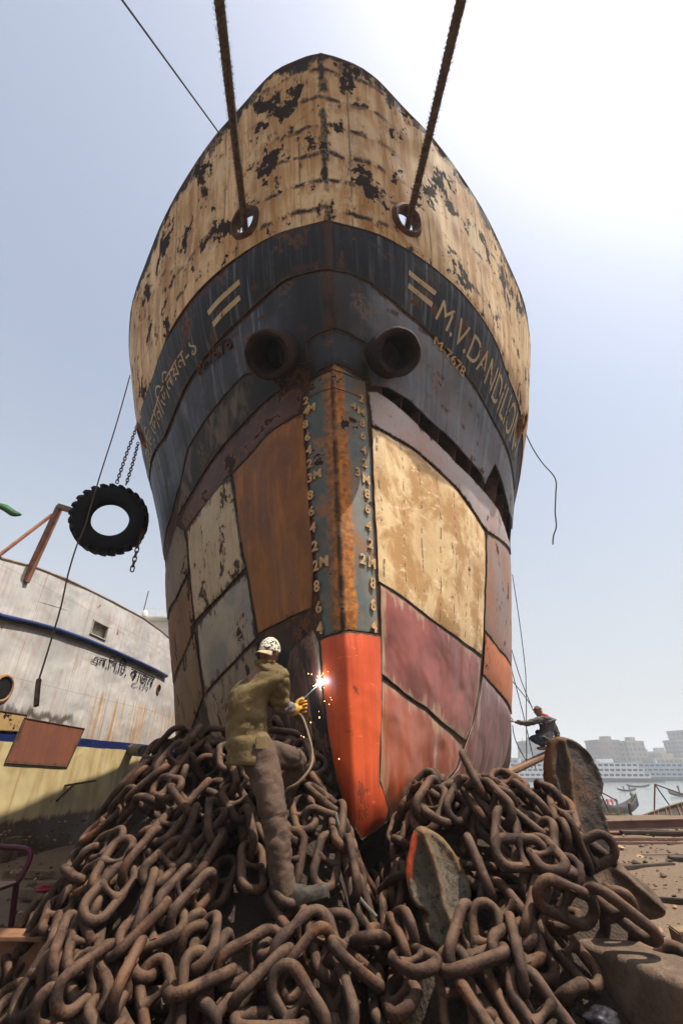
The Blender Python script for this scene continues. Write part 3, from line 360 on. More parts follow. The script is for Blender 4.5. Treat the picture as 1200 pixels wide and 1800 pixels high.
PT = {'FLUKE_A': [(0.487, 3.42, 0.977), (0.536, 3.42, 0.971), (0.629, 3.42, 0.922), (0.704, 3.42, 0.827), (0.749, 3.42, 0.724), (0.755, 3.42, 0.648), (0.723, 3.42, 0.584), (0.704, 3.42, 0.539), (0.779, 3.42, 0.514), (0.829, 3.42, 0.46), (0.794, 3.42, 0.401), (0.634, 3.42, 0.389), (0.506, 3.42, 0.448), (0.461, 3.42, 0.521), (0.486, 3.42, 0.576), (0.423, 3.42, 0.609), (0.389, 3.42, 0.687), (0.391, 3.42, 0.767), (0.422, 3.42, 0.863), (0.455, 3.42, 0.934)], 'RIDGE_A': [(0.493, 3.38, 0.958), (0.542, 3.27, 0.842), (0.568, 3.22, 0.723), (0.577, 3.2, 0.618), (0.619, 3.2, 0.514)], 'FLUKE_B': [(1.983, 4.62, 1.535), (2.06, 4.62, 1.553), (2.178, 4.62, 1.507), (2.264, 4.62, 1.389), (2.293, 4.62, 1.222), (2.265, 4.62, 1.12), (2.233, 4.62, 1.078), (2.218, 4.62, 0.955), (2.209, 4.62, 0.805), (2.157, 4.62, 0.672), (2.074, 4.62, 0.572), (1.872, 4.62, 0.5), (1.86, 4.62, 0.616), (1.864, 4.62, 0.805), (1.883, 4.62, 0.963), (1.85, 4.62, 1.095), (1.853, 4.62, 1.235), (1.908, 4.62, 1.389)], 'RIDGE_B': [(2.007, 4.58, 1.514), (2.007, 4.46, 1.321), (1.951, 4.42, 1.096), (1.919, 4.4, 0.829), (1.893, 4.42, 0.593)], 'CROWN_B': [(1.78, 4.5, 0.507), (2.008, 4.5, 0.581), (2.115, 4.5, 0.707), (2.23, 4.5, 0.605), (2.363, 4.5, 0.507), (2.423, 4.5, 0.398), (2.365, 4.5, 0.318), (2.104, 4.5, 0.308), (1.811, 4.5, 0.338), (1.742, 4.5, 0.408)], 'BEAM': [(1.263, 3.525, 0.4), (1.543, 4.056, 0.4), (1.833, 3.31, 0.4), (1.504, 2.807, 0.4)], 'IBEAM': [(-1.995, 4.05, 0.3), (-2.295, 4.073, 0.3)], 'ROPES': [(-1.329, 3.563, 7.792), (-1.014, 1.208, 6.849), (0.909, 3.543, 7.813), (0.989, 1.206, 6.843)], 'WIRE': [(-1.799, 3.137, 9.492), (-2.069, 1.376, 7.624)], 'LINE_L': [(-4.609, 7.2, 8.771), (-4.387, 6.9, 7.156), (-4.201, 6.6, 5.812), (-4.067, 6.4, 5.006), (-3.996, 6.3, 4.589), (-3.967, 6.2, 4.2), (-3.898, 6.1, 3.706), (-3.794, 6.0, 3.215), (-3.723, 5.9, 2.769), (-3.659, 5.8, 2.363), (-3.623, 5.75, 2.19), (-3.534, 5.7, 1.926)], 'CABLE_R': [(3.83, 7.5, 7.557), (3.883, 7.45, 7.024), (3.979, 7.4, 6.591), (4.096, 7.3, 6.146), (4.021, 7.3, 5.774), (3.926, 7.3, 5.406), (3.879, 7.3, 5.111), (3.783, 7.3, 4.916), (3.735, 7.3, 4.748)], 'STAGE': [(4.792, 12.0, 6.034), (4.737, 12.0, 4.74), (4.657, 12.0, 3.569), (4.565, 12.0, 2.958), (4.26, 12.0, 1.357)], 'STAGE2': [(4.388, 12.0, 3.995), (4.49, 12.0, 3.226), (4.654, 12.0, 2.504)], 'STAGE3': [(4.298, 12.0, 3.5), (4.395, 12.0, 2.377), (4.453, 12.0, 1.277)], 'STAGE4': [(4.248, 12.0, 3.226), (4.491, 12.0, 2.866), (4.645, 12.0, 2.593)], 'STAGE5': [(4.018, 11.8, 2.175), (4.029, 11.8, 1.876), (4.158, 11.8, 1.527), (4.307, 11.8, 1.3)], 'PLANK': [(3.699, 11.6, 1.278), (5.235, 12.2, 1.798)], 'TYRE': [(-4.613, 8.0, 5.617), (-4.793, 8.0, 6.342), (-5.336, 8.0, 5.605), (-3.899, 8.0, 5.734), (-4.371, 8.0, 4.91)], 'TCH1': [(-4.783, 8.3, 8.225), (-4.752, 8.15, 7.327), (-4.697, 8.0, 6.384)], 'TCH2': [(-4.641, 8.3, 7.759), (-4.558, 8.15, 7.021), (-4.493, 8.0, 6.37)], 'TCH3': [(-3.919, 8.0, 5.35), (-3.912, 7.95, 4.899), (-3.884, 7.9, 4.383)], 'W_RIM': [(-8.846, 10.858, 6.054), (-8.73, 12.033, 6.288), (-8.586, 13.516, 6.46), (-8.347, 16.166, 6.611), (-8.15, 18.349, 6.678), (-7.965, 21.261, 6.541)], 'W_RAIL': [(-8.784, 11.486, 4.771), (-8.663, 12.696, 4.907), (-8.572, 13.661, 4.991), (-8.442, 15.113, 5.044), (-8.282, 16.894, 5.054), (-8.105, 18.851, 5.041), (-7.966, 21.209, 4.993)], 'W_RAIL_LO': [(-8.776, 11.561, 4.614), (-8.564, 13.748, 4.808), (-8.273, 16.996, 4.833), (-7.965, 21.319, 4.793)], 'W_B2T': [(-8.654, 12.793, 2.092), (-8.605, 13.303, 2.07), (-8.341, 16.234, 2.223), (-8.162, 18.229, 2.189), (-7.967, 21.084, 2.056)], 'W_B2B': [(-8.647, 12.853, 1.966), (-8.604, 13.306, 1.936), (-8.335, 16.311, 1.869), (-8.146, 18.404, 1.815), (-7.967, 21.104, 1.685)], 'W_BOT': [(-8.565, 13.753, 0.143), (-8.447, 15.063, 0.046), (-8.222, 17.559, -0.101), (-8.064, 19.314, -0.141)], 'W_KEEL': [(-8.539, 14.026, -0.412), (-8.421, 15.346, -0.535), (-8.22, 17.576, -0.787)], 'W_PATCH': [(-8.59, 13.466, 2.481), (-8.334, 16.301, 2.409), (-8.369, 15.921, 1.33), (-8.607, 13.281, 1.414)], 'W_PATCH2': [(-8.685, 12.466, 2.564), (-8.583, 13.538, 2.558), (-8.588, 13.498, 2.149), (-8.664, 12.681, 2.124)], 'W_TEXT': [(-8.383, 15.768, 4.355), (-8.201, 17.794, 4.337), (-7.975, 20.301, 4.172), (-8.391, 15.668, 4.706), (-8.195, 17.849, 4.947), (-7.973, 20.496, 4.892)], 'W_NUM': [(-8.126, 18.619, 4.037), (-8.003, 19.999, 4.041), (-8.125, 18.631, 4.206), (-8.005, 19.971, 4.214)], 'W_WIN': [(-8.429, 15.256, 5.155), (-8.344, 16.199, 5.234), (-8.338, 16.274, 5.635), (-8.414, 15.426, 5.585)], 'W_HOLE': [(-7.968, 21.026, 4.298), (-8.692, 12.406, 3.082)], 'W_POST': [(-8.74, 11.921, 6.276)], 'W_BRK': [(-8.363, 15.991, 0.837), (-8.252, 17.221, 0.944), (-8.345, 16.196, 0.876), (-8.381, 15.798, 0.456)], 'W_PIPE': [(-7.96, 21.879, 1.762)], 'POST': [(-8.74, 11.921, 6.276), (-8.47, 11.871, 8.174), (-7.81, 11.521, 7.818), (-8.821, 10.721, 5.994), (-8.618, 11.871, 7.88)], 'SUPER': [(-7.642, 17.0, 6.503), (-6.556, 17.0, 6.503), (-6.775, 17.0, 6.174), (-6.384, 17.0, 5.575)], 'LEAF': [(-2.661, 3.0, 3.062), (-2.551, 3.0, 3.022), (-2.475, 3.0, 2.978), (-2.41, 3.0, 2.963)], 'WCABLE': [(-0.043, 3.75, 1.033), (0.0, 3.72, 0.902), (0.044, 3.7, 0.723), (0.106, 3.65, 0.604), (0.21, 3.55, 0.525)], 'WREST': [], 'BAGS': [(1.2, 3.0, 0.319), (-1.803, 4.75, 1.029), (-3.157, 6.3, 0.161)]}
PT.update({'ARC': [(-0.197, 4.446, 1.984)], 'w_pelvis': (-0.61, 3.62, 1.412), 'w_hipR': (-0.549, 3.55, 1.385), 'w_kneeR': (-0.418, 3.48, 0.992), 'w_ankR': (-0.338, 3.46, 0.658), 'w_toeR': (-0.073, 3.42, 0.658), 'w_heelR': (-0.361, 3.47, 0.584), 'w_ballR': (-0.156, 3.43, 0.625), 'w_hipL': (-0.609, 3.72, 1.4), 'w_kneeL': (-0.317, 3.95, 1.357), 'w_ankL': (-0.474, 4.1, 1.037), 'w_toeL': (-0.351, 4.2, 0.987), 'w_waist': (-0.654, 3.62, 1.531), 'w_chest': (-0.674, 3.6, 1.778), 'w_upper': (-0.632, 3.58, 1.903), 'w_neck': (-0.574, 3.6, 1.998), 'w_head': (-0.561, 3.62, 2.07), 'w_shR': (-0.471, 3.5, 1.874), 'w_elR': (-0.473, 3.68, 1.716), 'w_wrR': (-0.378, 3.9, 1.704), 'w_handR': (-0.335, 3.98, 1.72), 'w_shL': (-0.547, 3.74, 1.964), 'w_elL': (-0.517, 3.95, 1.815), 'w_wrL': (-0.52, 4.02, 1.941), 'k_pelvis': (4.809, 12.0, 1.885), 'k_hip': (4.804, 12.0, 1.861), 'k_kneeN': (4.43, 11.9, 1.916), 'k_ankN': (4.744, 11.95, 1.74), 'k_toeN': (4.542, 11.9, 1.691), 'k_kneeF': (4.704, 12.15, 2.077), 'k_ankF': (4.779, 12.1, 1.758), 'k_waist': (4.895, 12.0, 2.031), 'k_chest': (4.949, 12.0, 2.277), 'k_neck': (4.848, 11.98, 2.413), 'k_head': (4.745, 11.95, 2.499), 'k_shN': (4.763, 11.85, 2.314), 'k_elN': (4.378, 11.85, 2.216), 'k_wrN': (4.106, 11.9, 2.257), 'k_shF': (5.073, 12.1, 2.285), 'k_elF': (5.162, 12.1, 2.012), 'k_wrF': (5.055, 12.05, 1.756)})
PT['HCABLE'] = [(-0.305, 3.92, 1.644), (-0.246, 3.85, 1.507), (-0.214, 3.8, 1.391), (-0.225, 3.75, 1.3), (-0.3, 3.72, 1.213), (-0.381, 3.75, 1.171), (-0.429, 3.85, 1.122)]

def smin(a,b,k=.18):
    h=np.clip(.5+.5*(b-a)/k,0,1); return b*(1-h)+a*h-k*h*(1-h)
def z_left(x,y):
    a=.82*(y-2.62); b=1.74-.9*np.maximum(0,y-4.75); c=1.74-1.6*np.maximum(0,np.maximum(-.68-.62*(y-3.3),-1.52)-x); d=1.74-3.2*(x+.24)
    return smin(smin(a,b),smin(c,d))
def z_right(x,y):
    a=.93*(y-2.55); b=1.78-.9*np.maximum(0,y-4.4); c=1.78-2.4*np.maximum(0,.88-x); d=np.minimum(1.78-.85*np.maximum(0,x-1.0),1.25-2.2*np.maximum(0,x-1.55))
    return smin(smin(a,b),smin(c,d))
def mound(x,y):
    return np.maximum(0,np.maximum(z_left(x,y),z_right(x,y)))
MOUND_DROP = .27
# ---------------------------------------------------------------- the beached ship
def deck_h(e): return np.interp(e, DECK_E, DECK_H)
def sheer_h(e): return np.interp(e, SHEER_E, SHEER_H)
def in_poly(P, pts):
    P = np.asarray(P, float); pts = np.asarray(pts, float); x, y = pts[..., 0], pts[..., 1]; c = np.zeros(x.shape, bool)
    n = len(P)
    for i in range(n):
        x1, y1 = P[i]; x2, y2 = P[i-1]
        if y1 == y2: continue
        c ^= ((y1 > y) != (y2 > y)) & (x < (x2-x1)*(y-y1)/(y2-y1)+x1)
    return c
def seg_dist(P, pts):
    d = np.full(len(pts), 1e9)
    for i in range(len(P)):
        a, b = P[i-1], P[i]; ab = b-a; t = np.clip(((pts-a)@ab)/max(1e-12, ab@ab), 0, 1)
        d = np.minimum(d, np.linalg.norm(pts-a-t[:, None]*ab, axis=1))
    return d

# --- materials of the ship
def bulwark_marks(g, uv, col):
    x, y, _ = g.sep(uv)
    wob = g.math('MULTIPLY', g.math('SUBTRACT', g.noise(uv, 1.8, 5, .7), .5), .22)
    yy = g.math('ADD', y, wob)
    ax = g.math('ABSOLUTE', x)
    # chipped weld lines running across near the stem
    fr = g.math('ABSOLUTE', g.math('SUBTRACT', g.math('FRACT', g.math('MULTIPLY', yy, 2.75)), .5))
    n1 = g.noise(g.map(uv, (1.6,.6,1)), 3.2, 5, .65)
    line = g.math('MULTIPLY', g.math('SUBTRACT', 1, g.step(fr, .02, .13)), g.step(n1, .42, .49))
    near = g.math('MULTIPLY', g.math('SUBTRACT', 1, g.step(g.math('ADD', ax, g.math('MULTIPLY', g.math('SUBTRACT', g.noise(uv, 1.4, 4), .5), 1.2)), .7, 1.25)), g.step(g.noise(uv, 1.05, 2), .27, .40))
    far = g.math('MULTIPLY', g.step(g.noise(uv, 1.0, 4, .6), .54, .60), .95)
    line = g.math('MULTIPLY', line, g.math('MAXIMUM', near, far))
    ridge = g.math('SUBTRACT', 1, g.step(g.math('ADD', ax, g.math('MULTIPLY', g.math('SUBTRACT', g.noise(uv, 5, 4), .5), .22)), .02, .07))
    line = g.math('MAXIMUM', line, g.math('MULTIPLY', ridge, g.step(g.noise(g.map(uv,(1,1.2,1)), 2.1, 4), .38, .48)))
    # vertical plate joints
    fx = g.math('ABSOLUTE', g.math('SUBTRACT', g.math('FRACT', g.math('ADD', g.math('MULTIPLY', ax, .82), .22)), .5))
    joint = g.math('MULTIPLY', g.math('SUBTRACT', 1, g.step(fx, .004, .014)), g.step(g.noise(uv, 1.9, 4), .35, .6))
    chipj = g.math('MULTIPLY', g.math('SUBTRACT', 1, g.step(fx, .01, .05)), g.step(g.noise(g.map(uv,(2,.8,1)), 3.5, 5, .7), .58, .63))
    dark = g.math('MAXIMUM', line, g.math('MAXIMUM', g.math('MULTIPLY', joint, .7), chipj))
    # heavy rust under the rail and over the black belt
    ed = g.attr('edge')
    top = g.math('SUBTRACT', 1, g.step(g.math('ADD', ed, g.math('MULTIPLY', g.math('SUBTRACT', g.noise(g.map(uv,(1,.8,1)), 2.6, 7, .72), .5), 1.0)), .08, .16))
    dark = g.math('MAXIMUM', dark, top)
    col = g.mix(g.math('MULTIPLY', g.step(g.noise(g.map(uv, (3.6,.22,1)), 1.6, 7, .72, .5), .46, .62), .85), col, (.33,.15,.042))
    col = g.mix(g.math('MULTIPLY', g.step(g.noise(uv, 1.1, 6, .7, .8), .50, .62), .6), col, (.62,.50,.33))
    # rust bleeding down from the chipped lines
    bleed = g.math('MULTIPLY', g.math('SUBTRACT', 1, g.math('FRACT', g.math('ADD', g.math('MULTIPLY', yy, -2.75), .5))), .85)
    bl = g.math('MULTIPLY', g.math('MULTIPLY', g.step(bleed, .35, .85), near), g.step(g.noise(g.map(uv, (9,.3,1)), 1.6, 4), .4, .65))
    col = g.mix(g.math('MULTIPLY', bl, .8), col, (.32,.125,.03))
    fl = g.math('ADD', g.noise(g.map(uv, (1,.75,1), (2,8,0)), 6.5, 7, .7), g.math('MULTIPLY', g.math('SUBTRACT', g.noise(uv, .9, 3), .5), .35))
    col = g.mix(g.math('MULTIPLY', g.step(fl, .56, .66), .55), col, (.24,.105,.03))
    dark = g.math('MAXIMUM', dark, g.step(fl, .635, .655))
    return g.mix(dark, col, (.018,.011,.009))
def belt_marks(g, uv, col):
    x, y, _ = g.sep(uv)
    sv = g.noise(g.map(uv, (6,.25,1)), 2, 5, .65)
    col = g.mix(g.math('MULTIPLY', g.step(sv, .48, .72), .75), col, (.19,.215,.25))
    col = g.mix(g.math('MULTIPLY', g.step(g.noise(g.map(uv, (5,.22,1),(5,0,0)), 2, 5, .6), .54, .78), .8), col, (.014,.014,.017))
    wob = g.math('MULTIPLY', g.math('SUBTRACT', g.noise(uv, 1.8, 4), .5), .16)
    fr = g.math('ABSOLUTE', g.math('SUBTRACT', g.math('FRACT', g.math('MULTIPLY', g.math('ADD', y, wob), 2.9)), .5))
    n1 = g.noise(g.map(uv, (1.2,.8,1)), 3.0, 5, .7)
    ln = g.math('MULTIPLY', g.math('SUBTRACT', 1, g.step(fr, .03, .12)), g.step(n1, .52, .58))
    ax = g.math('ABSOLUTE', x)
    rid = g.math('SUBTRACT', 1, g.step(g.math('ADD', ax, g.math('MULTIPLY', g.math('SUBTRACT', g.noise(g.map(uv,(1,.6,1)), 6, 5), .5), .25)), .02, .09))
    ln = g.math('MAXIMUM', g.math('MULTIPLY', ln, .9), rid)
    stem_dark = g.math('MULTIPLY', g.math('SUBTRACT', 1, g.step(g.math('ADD', ax, g.math('MULTIPLY', g.math('SUBTRACT', g.noise(uv, 1.6, 5, .65), .5), 1.3)), .25, 1.05)), .8)  # darker towards the stem, with a ragged edge
    col = g.mix(stem_dark, col, (.014,.014,.017))
    return g.mix(ln, col, (.055,.028,.020))
def stem_marks(g, uv, col):
    x, y, _ = g.sep(uv)
    ax = g.math('ABSOLUTE', x)
    n = g.math('MULTIPLY', g.math('SUBTRACT', g.noise(g.map(uv, (1.5,.9,1)), 4, 7, .72), .5), .22)
    f = g.math('SUBTRACT', 1, g.step(g.math('ADD', ax, n), .10, .165))
    rust = g.mix(g.step(g.noise(uv, 11, 6, .7), .38, .62), (.46,.16,.018), (.19,.065,.014))
    c2 = g.mix(g.math('SUBTRACT', 1, g.step(g.math('ADD', g.math('ABSOLUTE', g.math('ADD', x, .015)), g.math('MULTIPLY', n, .35)), .0, .045)), rust, (.035,.018,.010))
    col = g.mix(f, col, c2)
    blot = g.step(g.noise(g.map(uv, (1,.9,1)), 3.1, 6, .68), .53, .60)
    col = g.mix(g.math('MULTIPLY', g.step(x, -.02, -.10), .55), col, (.035,.06,.062))  # left half darkened in the colour as the shaded face of the stem
    col = g.mix(g.math('MULTIPLY', blot, .6), col, (.26,.10,.025))
    grn = g.step(g.noise(uv, 2.2, 4, .6), .56, .66)
    return g.mix(g.math('MULTIPLY', grn, .35), col, (.02,.06,.05))
def burnt(amount, lo=.46, hi=.6, scale=(1,.55,1)):
    def f(g, uv, col):
        n = g.noise(g.map(uv, scale), 1.5, 5, .6, .4)
        return g.mix(g.math('MULTIPLY', g.step(n, lo, hi), amount), col, (.010,.009,.009))
    return f
def ground_bright(c2, lo=.5, hi=.7, scale=(1.5,.7,1), amt=.8):
    def f(g, uv, col):
        n = g.noise(g.map(uv, scale), 1.3, 5, .6, .6)
        return g.mix(g.math('MULTIPLY', g.step(n, lo, hi), amt), col, c2)
    return f
def scrape_sheen(c2, base):  # pale scraped edges, with a whitish sheen painted into the same colour
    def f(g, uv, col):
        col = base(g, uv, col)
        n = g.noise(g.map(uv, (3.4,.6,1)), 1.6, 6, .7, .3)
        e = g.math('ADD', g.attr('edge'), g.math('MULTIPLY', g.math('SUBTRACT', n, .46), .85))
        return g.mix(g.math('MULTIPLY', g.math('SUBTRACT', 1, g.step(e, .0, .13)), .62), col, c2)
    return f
def wood_grain(g, uv, col):
    n = g.noise(g.map(uv, (1,1,1)), 1.5, 7, .7, .5)
    col = g.mix(g.math('MULTIPLY', g.step(n, .42, .58), .9), col, (.36,.19,.06))
    n2 = g.noise(g.map(uv, (.8,2.2,1)), 3.3, 7, .75, .7)
    col = g.mix(g.math('MULTIPLY', g.step(n2, .56, .64), .6), col, (.80,.66,.44))
    x, y, _ = g.sep(uv)
    # short vertical torch cuts standing in rows
    vx = g.math('ABSOLUTE', g.math('SUBTRACT', g.math('FRACT', g.math('ADD', g.math('MULTIPLY', x, 2.3), g.math('MULTIPLY', g.noise(uv, .9, 2), .5))), .5))
    dash = g.math('MULTIPLY', g.math('SUBTRACT', 1, g.step(vx, .015, .05)), g.step(g.noise(g.map(uv, (1.2,2.6,1)), 2.6, 4, .65), .50, .545))
    return g.mix(g.math('MULTIPLY', dash, .85), col, (.10,.06,.035))
def orange_marks(g, uv, col):
    x, y, _ = g.sep(uv)
    n = g.noise(g.map(uv, (1.5,.8,1)), 2.2, 6, .68)
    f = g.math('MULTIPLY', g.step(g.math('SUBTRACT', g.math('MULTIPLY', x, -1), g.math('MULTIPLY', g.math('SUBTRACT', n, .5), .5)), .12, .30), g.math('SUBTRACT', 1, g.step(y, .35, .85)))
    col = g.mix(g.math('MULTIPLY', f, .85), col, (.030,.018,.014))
    d = g.noise(g.map(uv, (3,.5,1)), 1.8, 5, .65)
    return g.mix(g.math('MULTIPLY', g.step(d, .52, .72), .45), col, (.33,.045,.016))
M = {}
M['base'] = painted('hull base rust', (.050,.026,.016), (.022,.014,.011), chip=.57, edge=0, rough=.8)
M['bulwark'] = painted('cream bulwark paint', (.66,.485,.27), (.46,.29,.13), chip=.562, chip_scale=1.7, streak=.7, streak_col=(.20,.085,.026), edge=0, spots=.95, extra=bulwark_marks, rough=.62, streak_len=.30, streak_fr=3.0)
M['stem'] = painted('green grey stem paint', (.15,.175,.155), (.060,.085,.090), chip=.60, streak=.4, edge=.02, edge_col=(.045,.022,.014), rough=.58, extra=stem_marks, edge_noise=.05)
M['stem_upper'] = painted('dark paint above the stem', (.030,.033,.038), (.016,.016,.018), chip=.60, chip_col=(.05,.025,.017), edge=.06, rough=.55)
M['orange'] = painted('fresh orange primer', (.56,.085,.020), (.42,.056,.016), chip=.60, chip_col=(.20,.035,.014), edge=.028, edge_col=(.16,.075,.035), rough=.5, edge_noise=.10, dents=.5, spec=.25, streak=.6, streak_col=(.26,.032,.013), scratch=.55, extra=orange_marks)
M['cream_bare'] = painted('bare cream plate', (.66,.49,.27), (.56,.385,.19), chip=.645, chip_scale=2.6, chip_col=(.09,.055,.035), scratch=.35, streak=.3, streak_col=(.42,.22,.07), edge=.018, edge_col=(.16,.085,.04), extra=wood_grain, rough=.5, edge_noise=.06)
M['primer'] = painted('matt red oxide primer', (.22,.055,.038), (.17,.042,.030), chip=.73, edge=.022, edge_col=(.20,.14,.085), rough=.42, extra=scrape_sheen((.40,.28,.17), ground_bright((.125,.028,.018), .42, .62, (.8,.8,1), .85)), dents=.8, edge_noise=.10, spec=.35)
M['primer_red'] = painted('glossy red oxide primer', (.27,.060,.020), (.17,.034,.014), chip=.74, edge=.025, edge_col=(.22,.15,.09), rough=.34, extra=scrape_sheen((.38,.25,.15), ground_bright((.36,.20,.13), .60, .75, (2.4,.5,1), .65)), dents=.9, edge_noise=.10, spec=.4)
M['purple_red'] = painted('purple red primer', (.15,.036,.028), (.105,.027,.022), chip=.72, edge=.018, edge_col=(.22,.15,.10), rough=.36, extra=scrape_sheen((.34,.22,.15), ground_bright((.36,.22,.17), .56, .75, (4,.5,1), .5)), dents=.6, edge_noise=.08, spec=.35)
M['orange_faded'] = painted('faded orange paint', (.46,.155,.065), (.36,.12,.06), chip=.63, edge=.015, streak=.3, rough=.65, scratch=.3)
M['grey_rust'] = painted('grey scraped paint', (.235,.19,.175), (.30,.14,.09), chip=.60, streak=.3, edge=.02, rough=.62, scratch=.6)
M['strip_pink'] = painted('pale scraped strip', (.38,.325,.31), (.40,.26,.215), chip=.62, chip_col=(.07,.035,.022), edge=.02, rough=.5, scratch=.35, extra=ground_bright((.17,.085,.055), .58, .66, (1,1,1), .8))
M['belt_dark'] = painted('black belt paint', (.017,.020,.028), (.009,.010,.013), chip=.625, chip_col=(.07,.035,.022), edge=.025, edge_col=(.04,.022,.015), rough=.5, extra=belt_marks)
M['belt_grey'] = painted('lit side weathered blue grey paint', (.15,.165,.19), (.075,.082,.098), chip=.625, chip_col=(.06,.032,.024), edge=.025, edge_col=(.035,.02,.015), rough=.48, extra=belt_marks, streak=.25)  # right belt: the belt paint in a lighter tone for the lit side
M['belt_left'] = painted('blue black weathered paint', (.050,.060,.083), (.022,.027,.038), chip=.635, chip_col=(.045,.024,.018), edge=.025, edge_col=(.03,.018,.013), rough=.5, extra=lambda g, uv, c: burnt(.85, .52, .64, (1.3,.6,1))(g, uv, belt_marks(g, uv, c)))  # left belt: the darker copy of the belt paint
M['tan_burnt'] = painted('tan paint burnt by torches', (.12,.088,.06), (.07,.052,.04), chip=.62, edge=.09, edge_noise=.35, rough=.6, extra=burnt(.96, .42, .54))
M['purple_rust'] = painted('purple brown rusty plate', (.085,.045,.040), (.055,.03,.026), chip=.56, chip_col=(.028,.015,.012), edge=.03, rough=.6)
M['rust_orange'] = painted('orange rust plate', (.20,.078,.018), (.11,.046,.024), chip=.66, chip_col=(.06,.028,.014), streak=.6, streak_col=(.34,.13,.018), edge=.02, rough=.6, scratch=.25, streak_fr=2.2, streak_len=.6, extra=ground_bright((.13,.060,.050), .54, .68, (1.5,.4,1), .6), edge_col=(.08,.04,.018))
M['cream_scrap'] = painted('chipped cream plate', (.40,.33,.22), (.33,.26,.16), chip=.575, chip_scale=2.8, chip_col=(.05,.035,.026), streak=.35, edge=.05, edge_noise=.28, scratch=.35, rough=.6)
M['grey_cream'] = painted('grey over cream plate', (.17,.165,.155), (.30,.265,.20), chip=.61, edge=.05, edge_noise=.3, rough=.6, extra=burnt(.5, .6, .72))
M['tan_grey'] = painted('dirty tan plate', (.17,.13,.09), (.12,.095,.07), chip=.60, edge=.05, edge_noise=.3, rough=.65)
M['rust_brown'] = painted('brown rust plate', (.15,.075,.038), (.085,.05,.036), chip=.58, streak=.4, edge=.03, rough=.7)
M['tan_dark'] = painted('dark tan plate', (.15,.105,.068), (.095,.066,.045), chip=.59, streak=.4, edge=.04, edge_noise=.25, rough=.65, scratch=.3)
M['cream_dirty'] = painted('dirty cream plate', (.20,.165,.115), (.14,.10,.07), chip=.56, edge=.04, edge_noise=.3, rough=.6, extra=burnt(.8, .52, .66))
M['maroon_scrape'] = painted('cream and maroon scraped plate', (.24,.20,.145), (.17,.14,.11), chip=.60, edge=.03, edge_noise=.25, rough=.6, extra=lambda g, uv, c: burnt(.95, .50, .62, (1.4,.6,1))(g, uv, ground_bright((.10,.028,.022), .50, .56, (1.6,.5,1), .9)(g, uv, c)))
M['weld'] = plain('weld bead', (.075,.048,.034), .7, .5, 14, bump=.5, coord='Object')
M['darkrust'] = plain('dark rust', (.045,.024,.015), .8, .55, 9, bump=.5, col2=(.10,.045,.020))
M['mark'] = plain('rusty cream numerals', (.50,.31,.15), .7, .45, 16, bump=.3)
M['letter'] = painted('worn cream lettering', (.46,.36,.20), (.36,.27,.15), chip=.585, chip_scale=3.5, chip_col=(.04,.035,.035), edge=0, rough=.6)
M['frame'] = plain('exposed ship frame', (.20,.115,.085), .7, .4, 8, bump=.3)
M['deck'] = plain('rusty deck', (.10,.06,.04), .8)

ship = empty('cargo_ship', (0, 4.2, 0), 'huge rusty cargo ship seen bow on, with cream bulwark, black belt and patchwork plates', 'ship')
def shp(o): o.parent = ship; o.matrix_parent_inverse = Matrix.Translation((0,-4.2,0)); return o

def hull_wave(q, h):
    """buckles between the frames, 0..~0.035 m outwards"""
    q = np.atleast_1d(q); h = np.atleast_1d(h)
    n = np.array([noise.noise(Vector((a*1.3, b*1.1, 5)))*.010+noise.noise(Vector((a*3.1, b*2.3, 9)))*.005 for a, b in zip(q.ravel(), h.ravel())]).reshape(q.shape)
    return np.clip(.013 + n + .0045*np.cos(q*2*math.pi/.56)*(.5+.5*np.cos(h*2*math.pi/1.15)), 0, .05)
def grid_part(name, us, h_lo, h_hi, rows, mat, drop=None, off=0, thick=0, bend=False):
    e = us*us; t = np.linspace(0, 1, rows)
    U = np.repeat(us[:, None], rows, 1); Hh = h_lo(e)[:, None]*(1-t) + h_hi(e)[:, None]*t
    P = hull_point(U, Hh); N = hull_normal(U, Hh)
    Q = arc_length(U, Hh)
    if off: P = P + N*(off+(hull_wave(Q, Hh)*1.25 if bend else 0))[..., None] if bend else P + N*off
    n, m = U.shape; V = P.reshape(-1, 3); uv = np.stack([Q, Hh], -1).reshape(-1, 2)
    idx = np.arange(n*m).reshape(n, m)
    F = np.stack([idx[:-1,:-1], idx[1:,:-1], idx[1:,1:], idx[:-1,1:]], -1).reshape(-1, 4)
    cu = (U[:-1,:-1]+U[1:,1:])/2; ch = (Hh[:-1,:-1]+Hh[1:,1:])/2
    keep = np.ones(cu.size, bool)
    if drop is not None: keep &= ~drop(cu.ravel(), ch.ravel(), P[:-1,:-1].reshape(-1,3))
    F = F[keep]
    edge = np.minimum(h_hi(e)[:, None]-Hh, 9).ravel()
    if thick:
        V2 = (P - N*thick).reshape(-1, 3); k = len(V)
        V = np.vstack([V, V2]); F = np.vstack([F, F[:, ::-1]+k]); uv = np.vstack([uv, uv]); edge = np.concatenate([edge, edge])
    return obj(name, V, F, mat, None, True, uv, {'edge': edge})

us_h = np.concatenate([np.arange(-5.5, -2, .06), np.arange(-2, 2.0001, .03), np.arange(2.06, 5.51, .06)])
slot_c = np.array(SLOT)
def drop_slot(u, h, p):
    d = np.zeros(u.shape, bool)
    for du in (-.02, 0, .02):
        for dh in (-.03, 0, .03): d |= in_poly(SLOT, np.stack([u+du, h+dh], -1))
    return d
hull = shp(grid_part('hull', us_h, lambda e: np.full_like(e, -.62), deck_h, 130, M['base'], drop_slot))
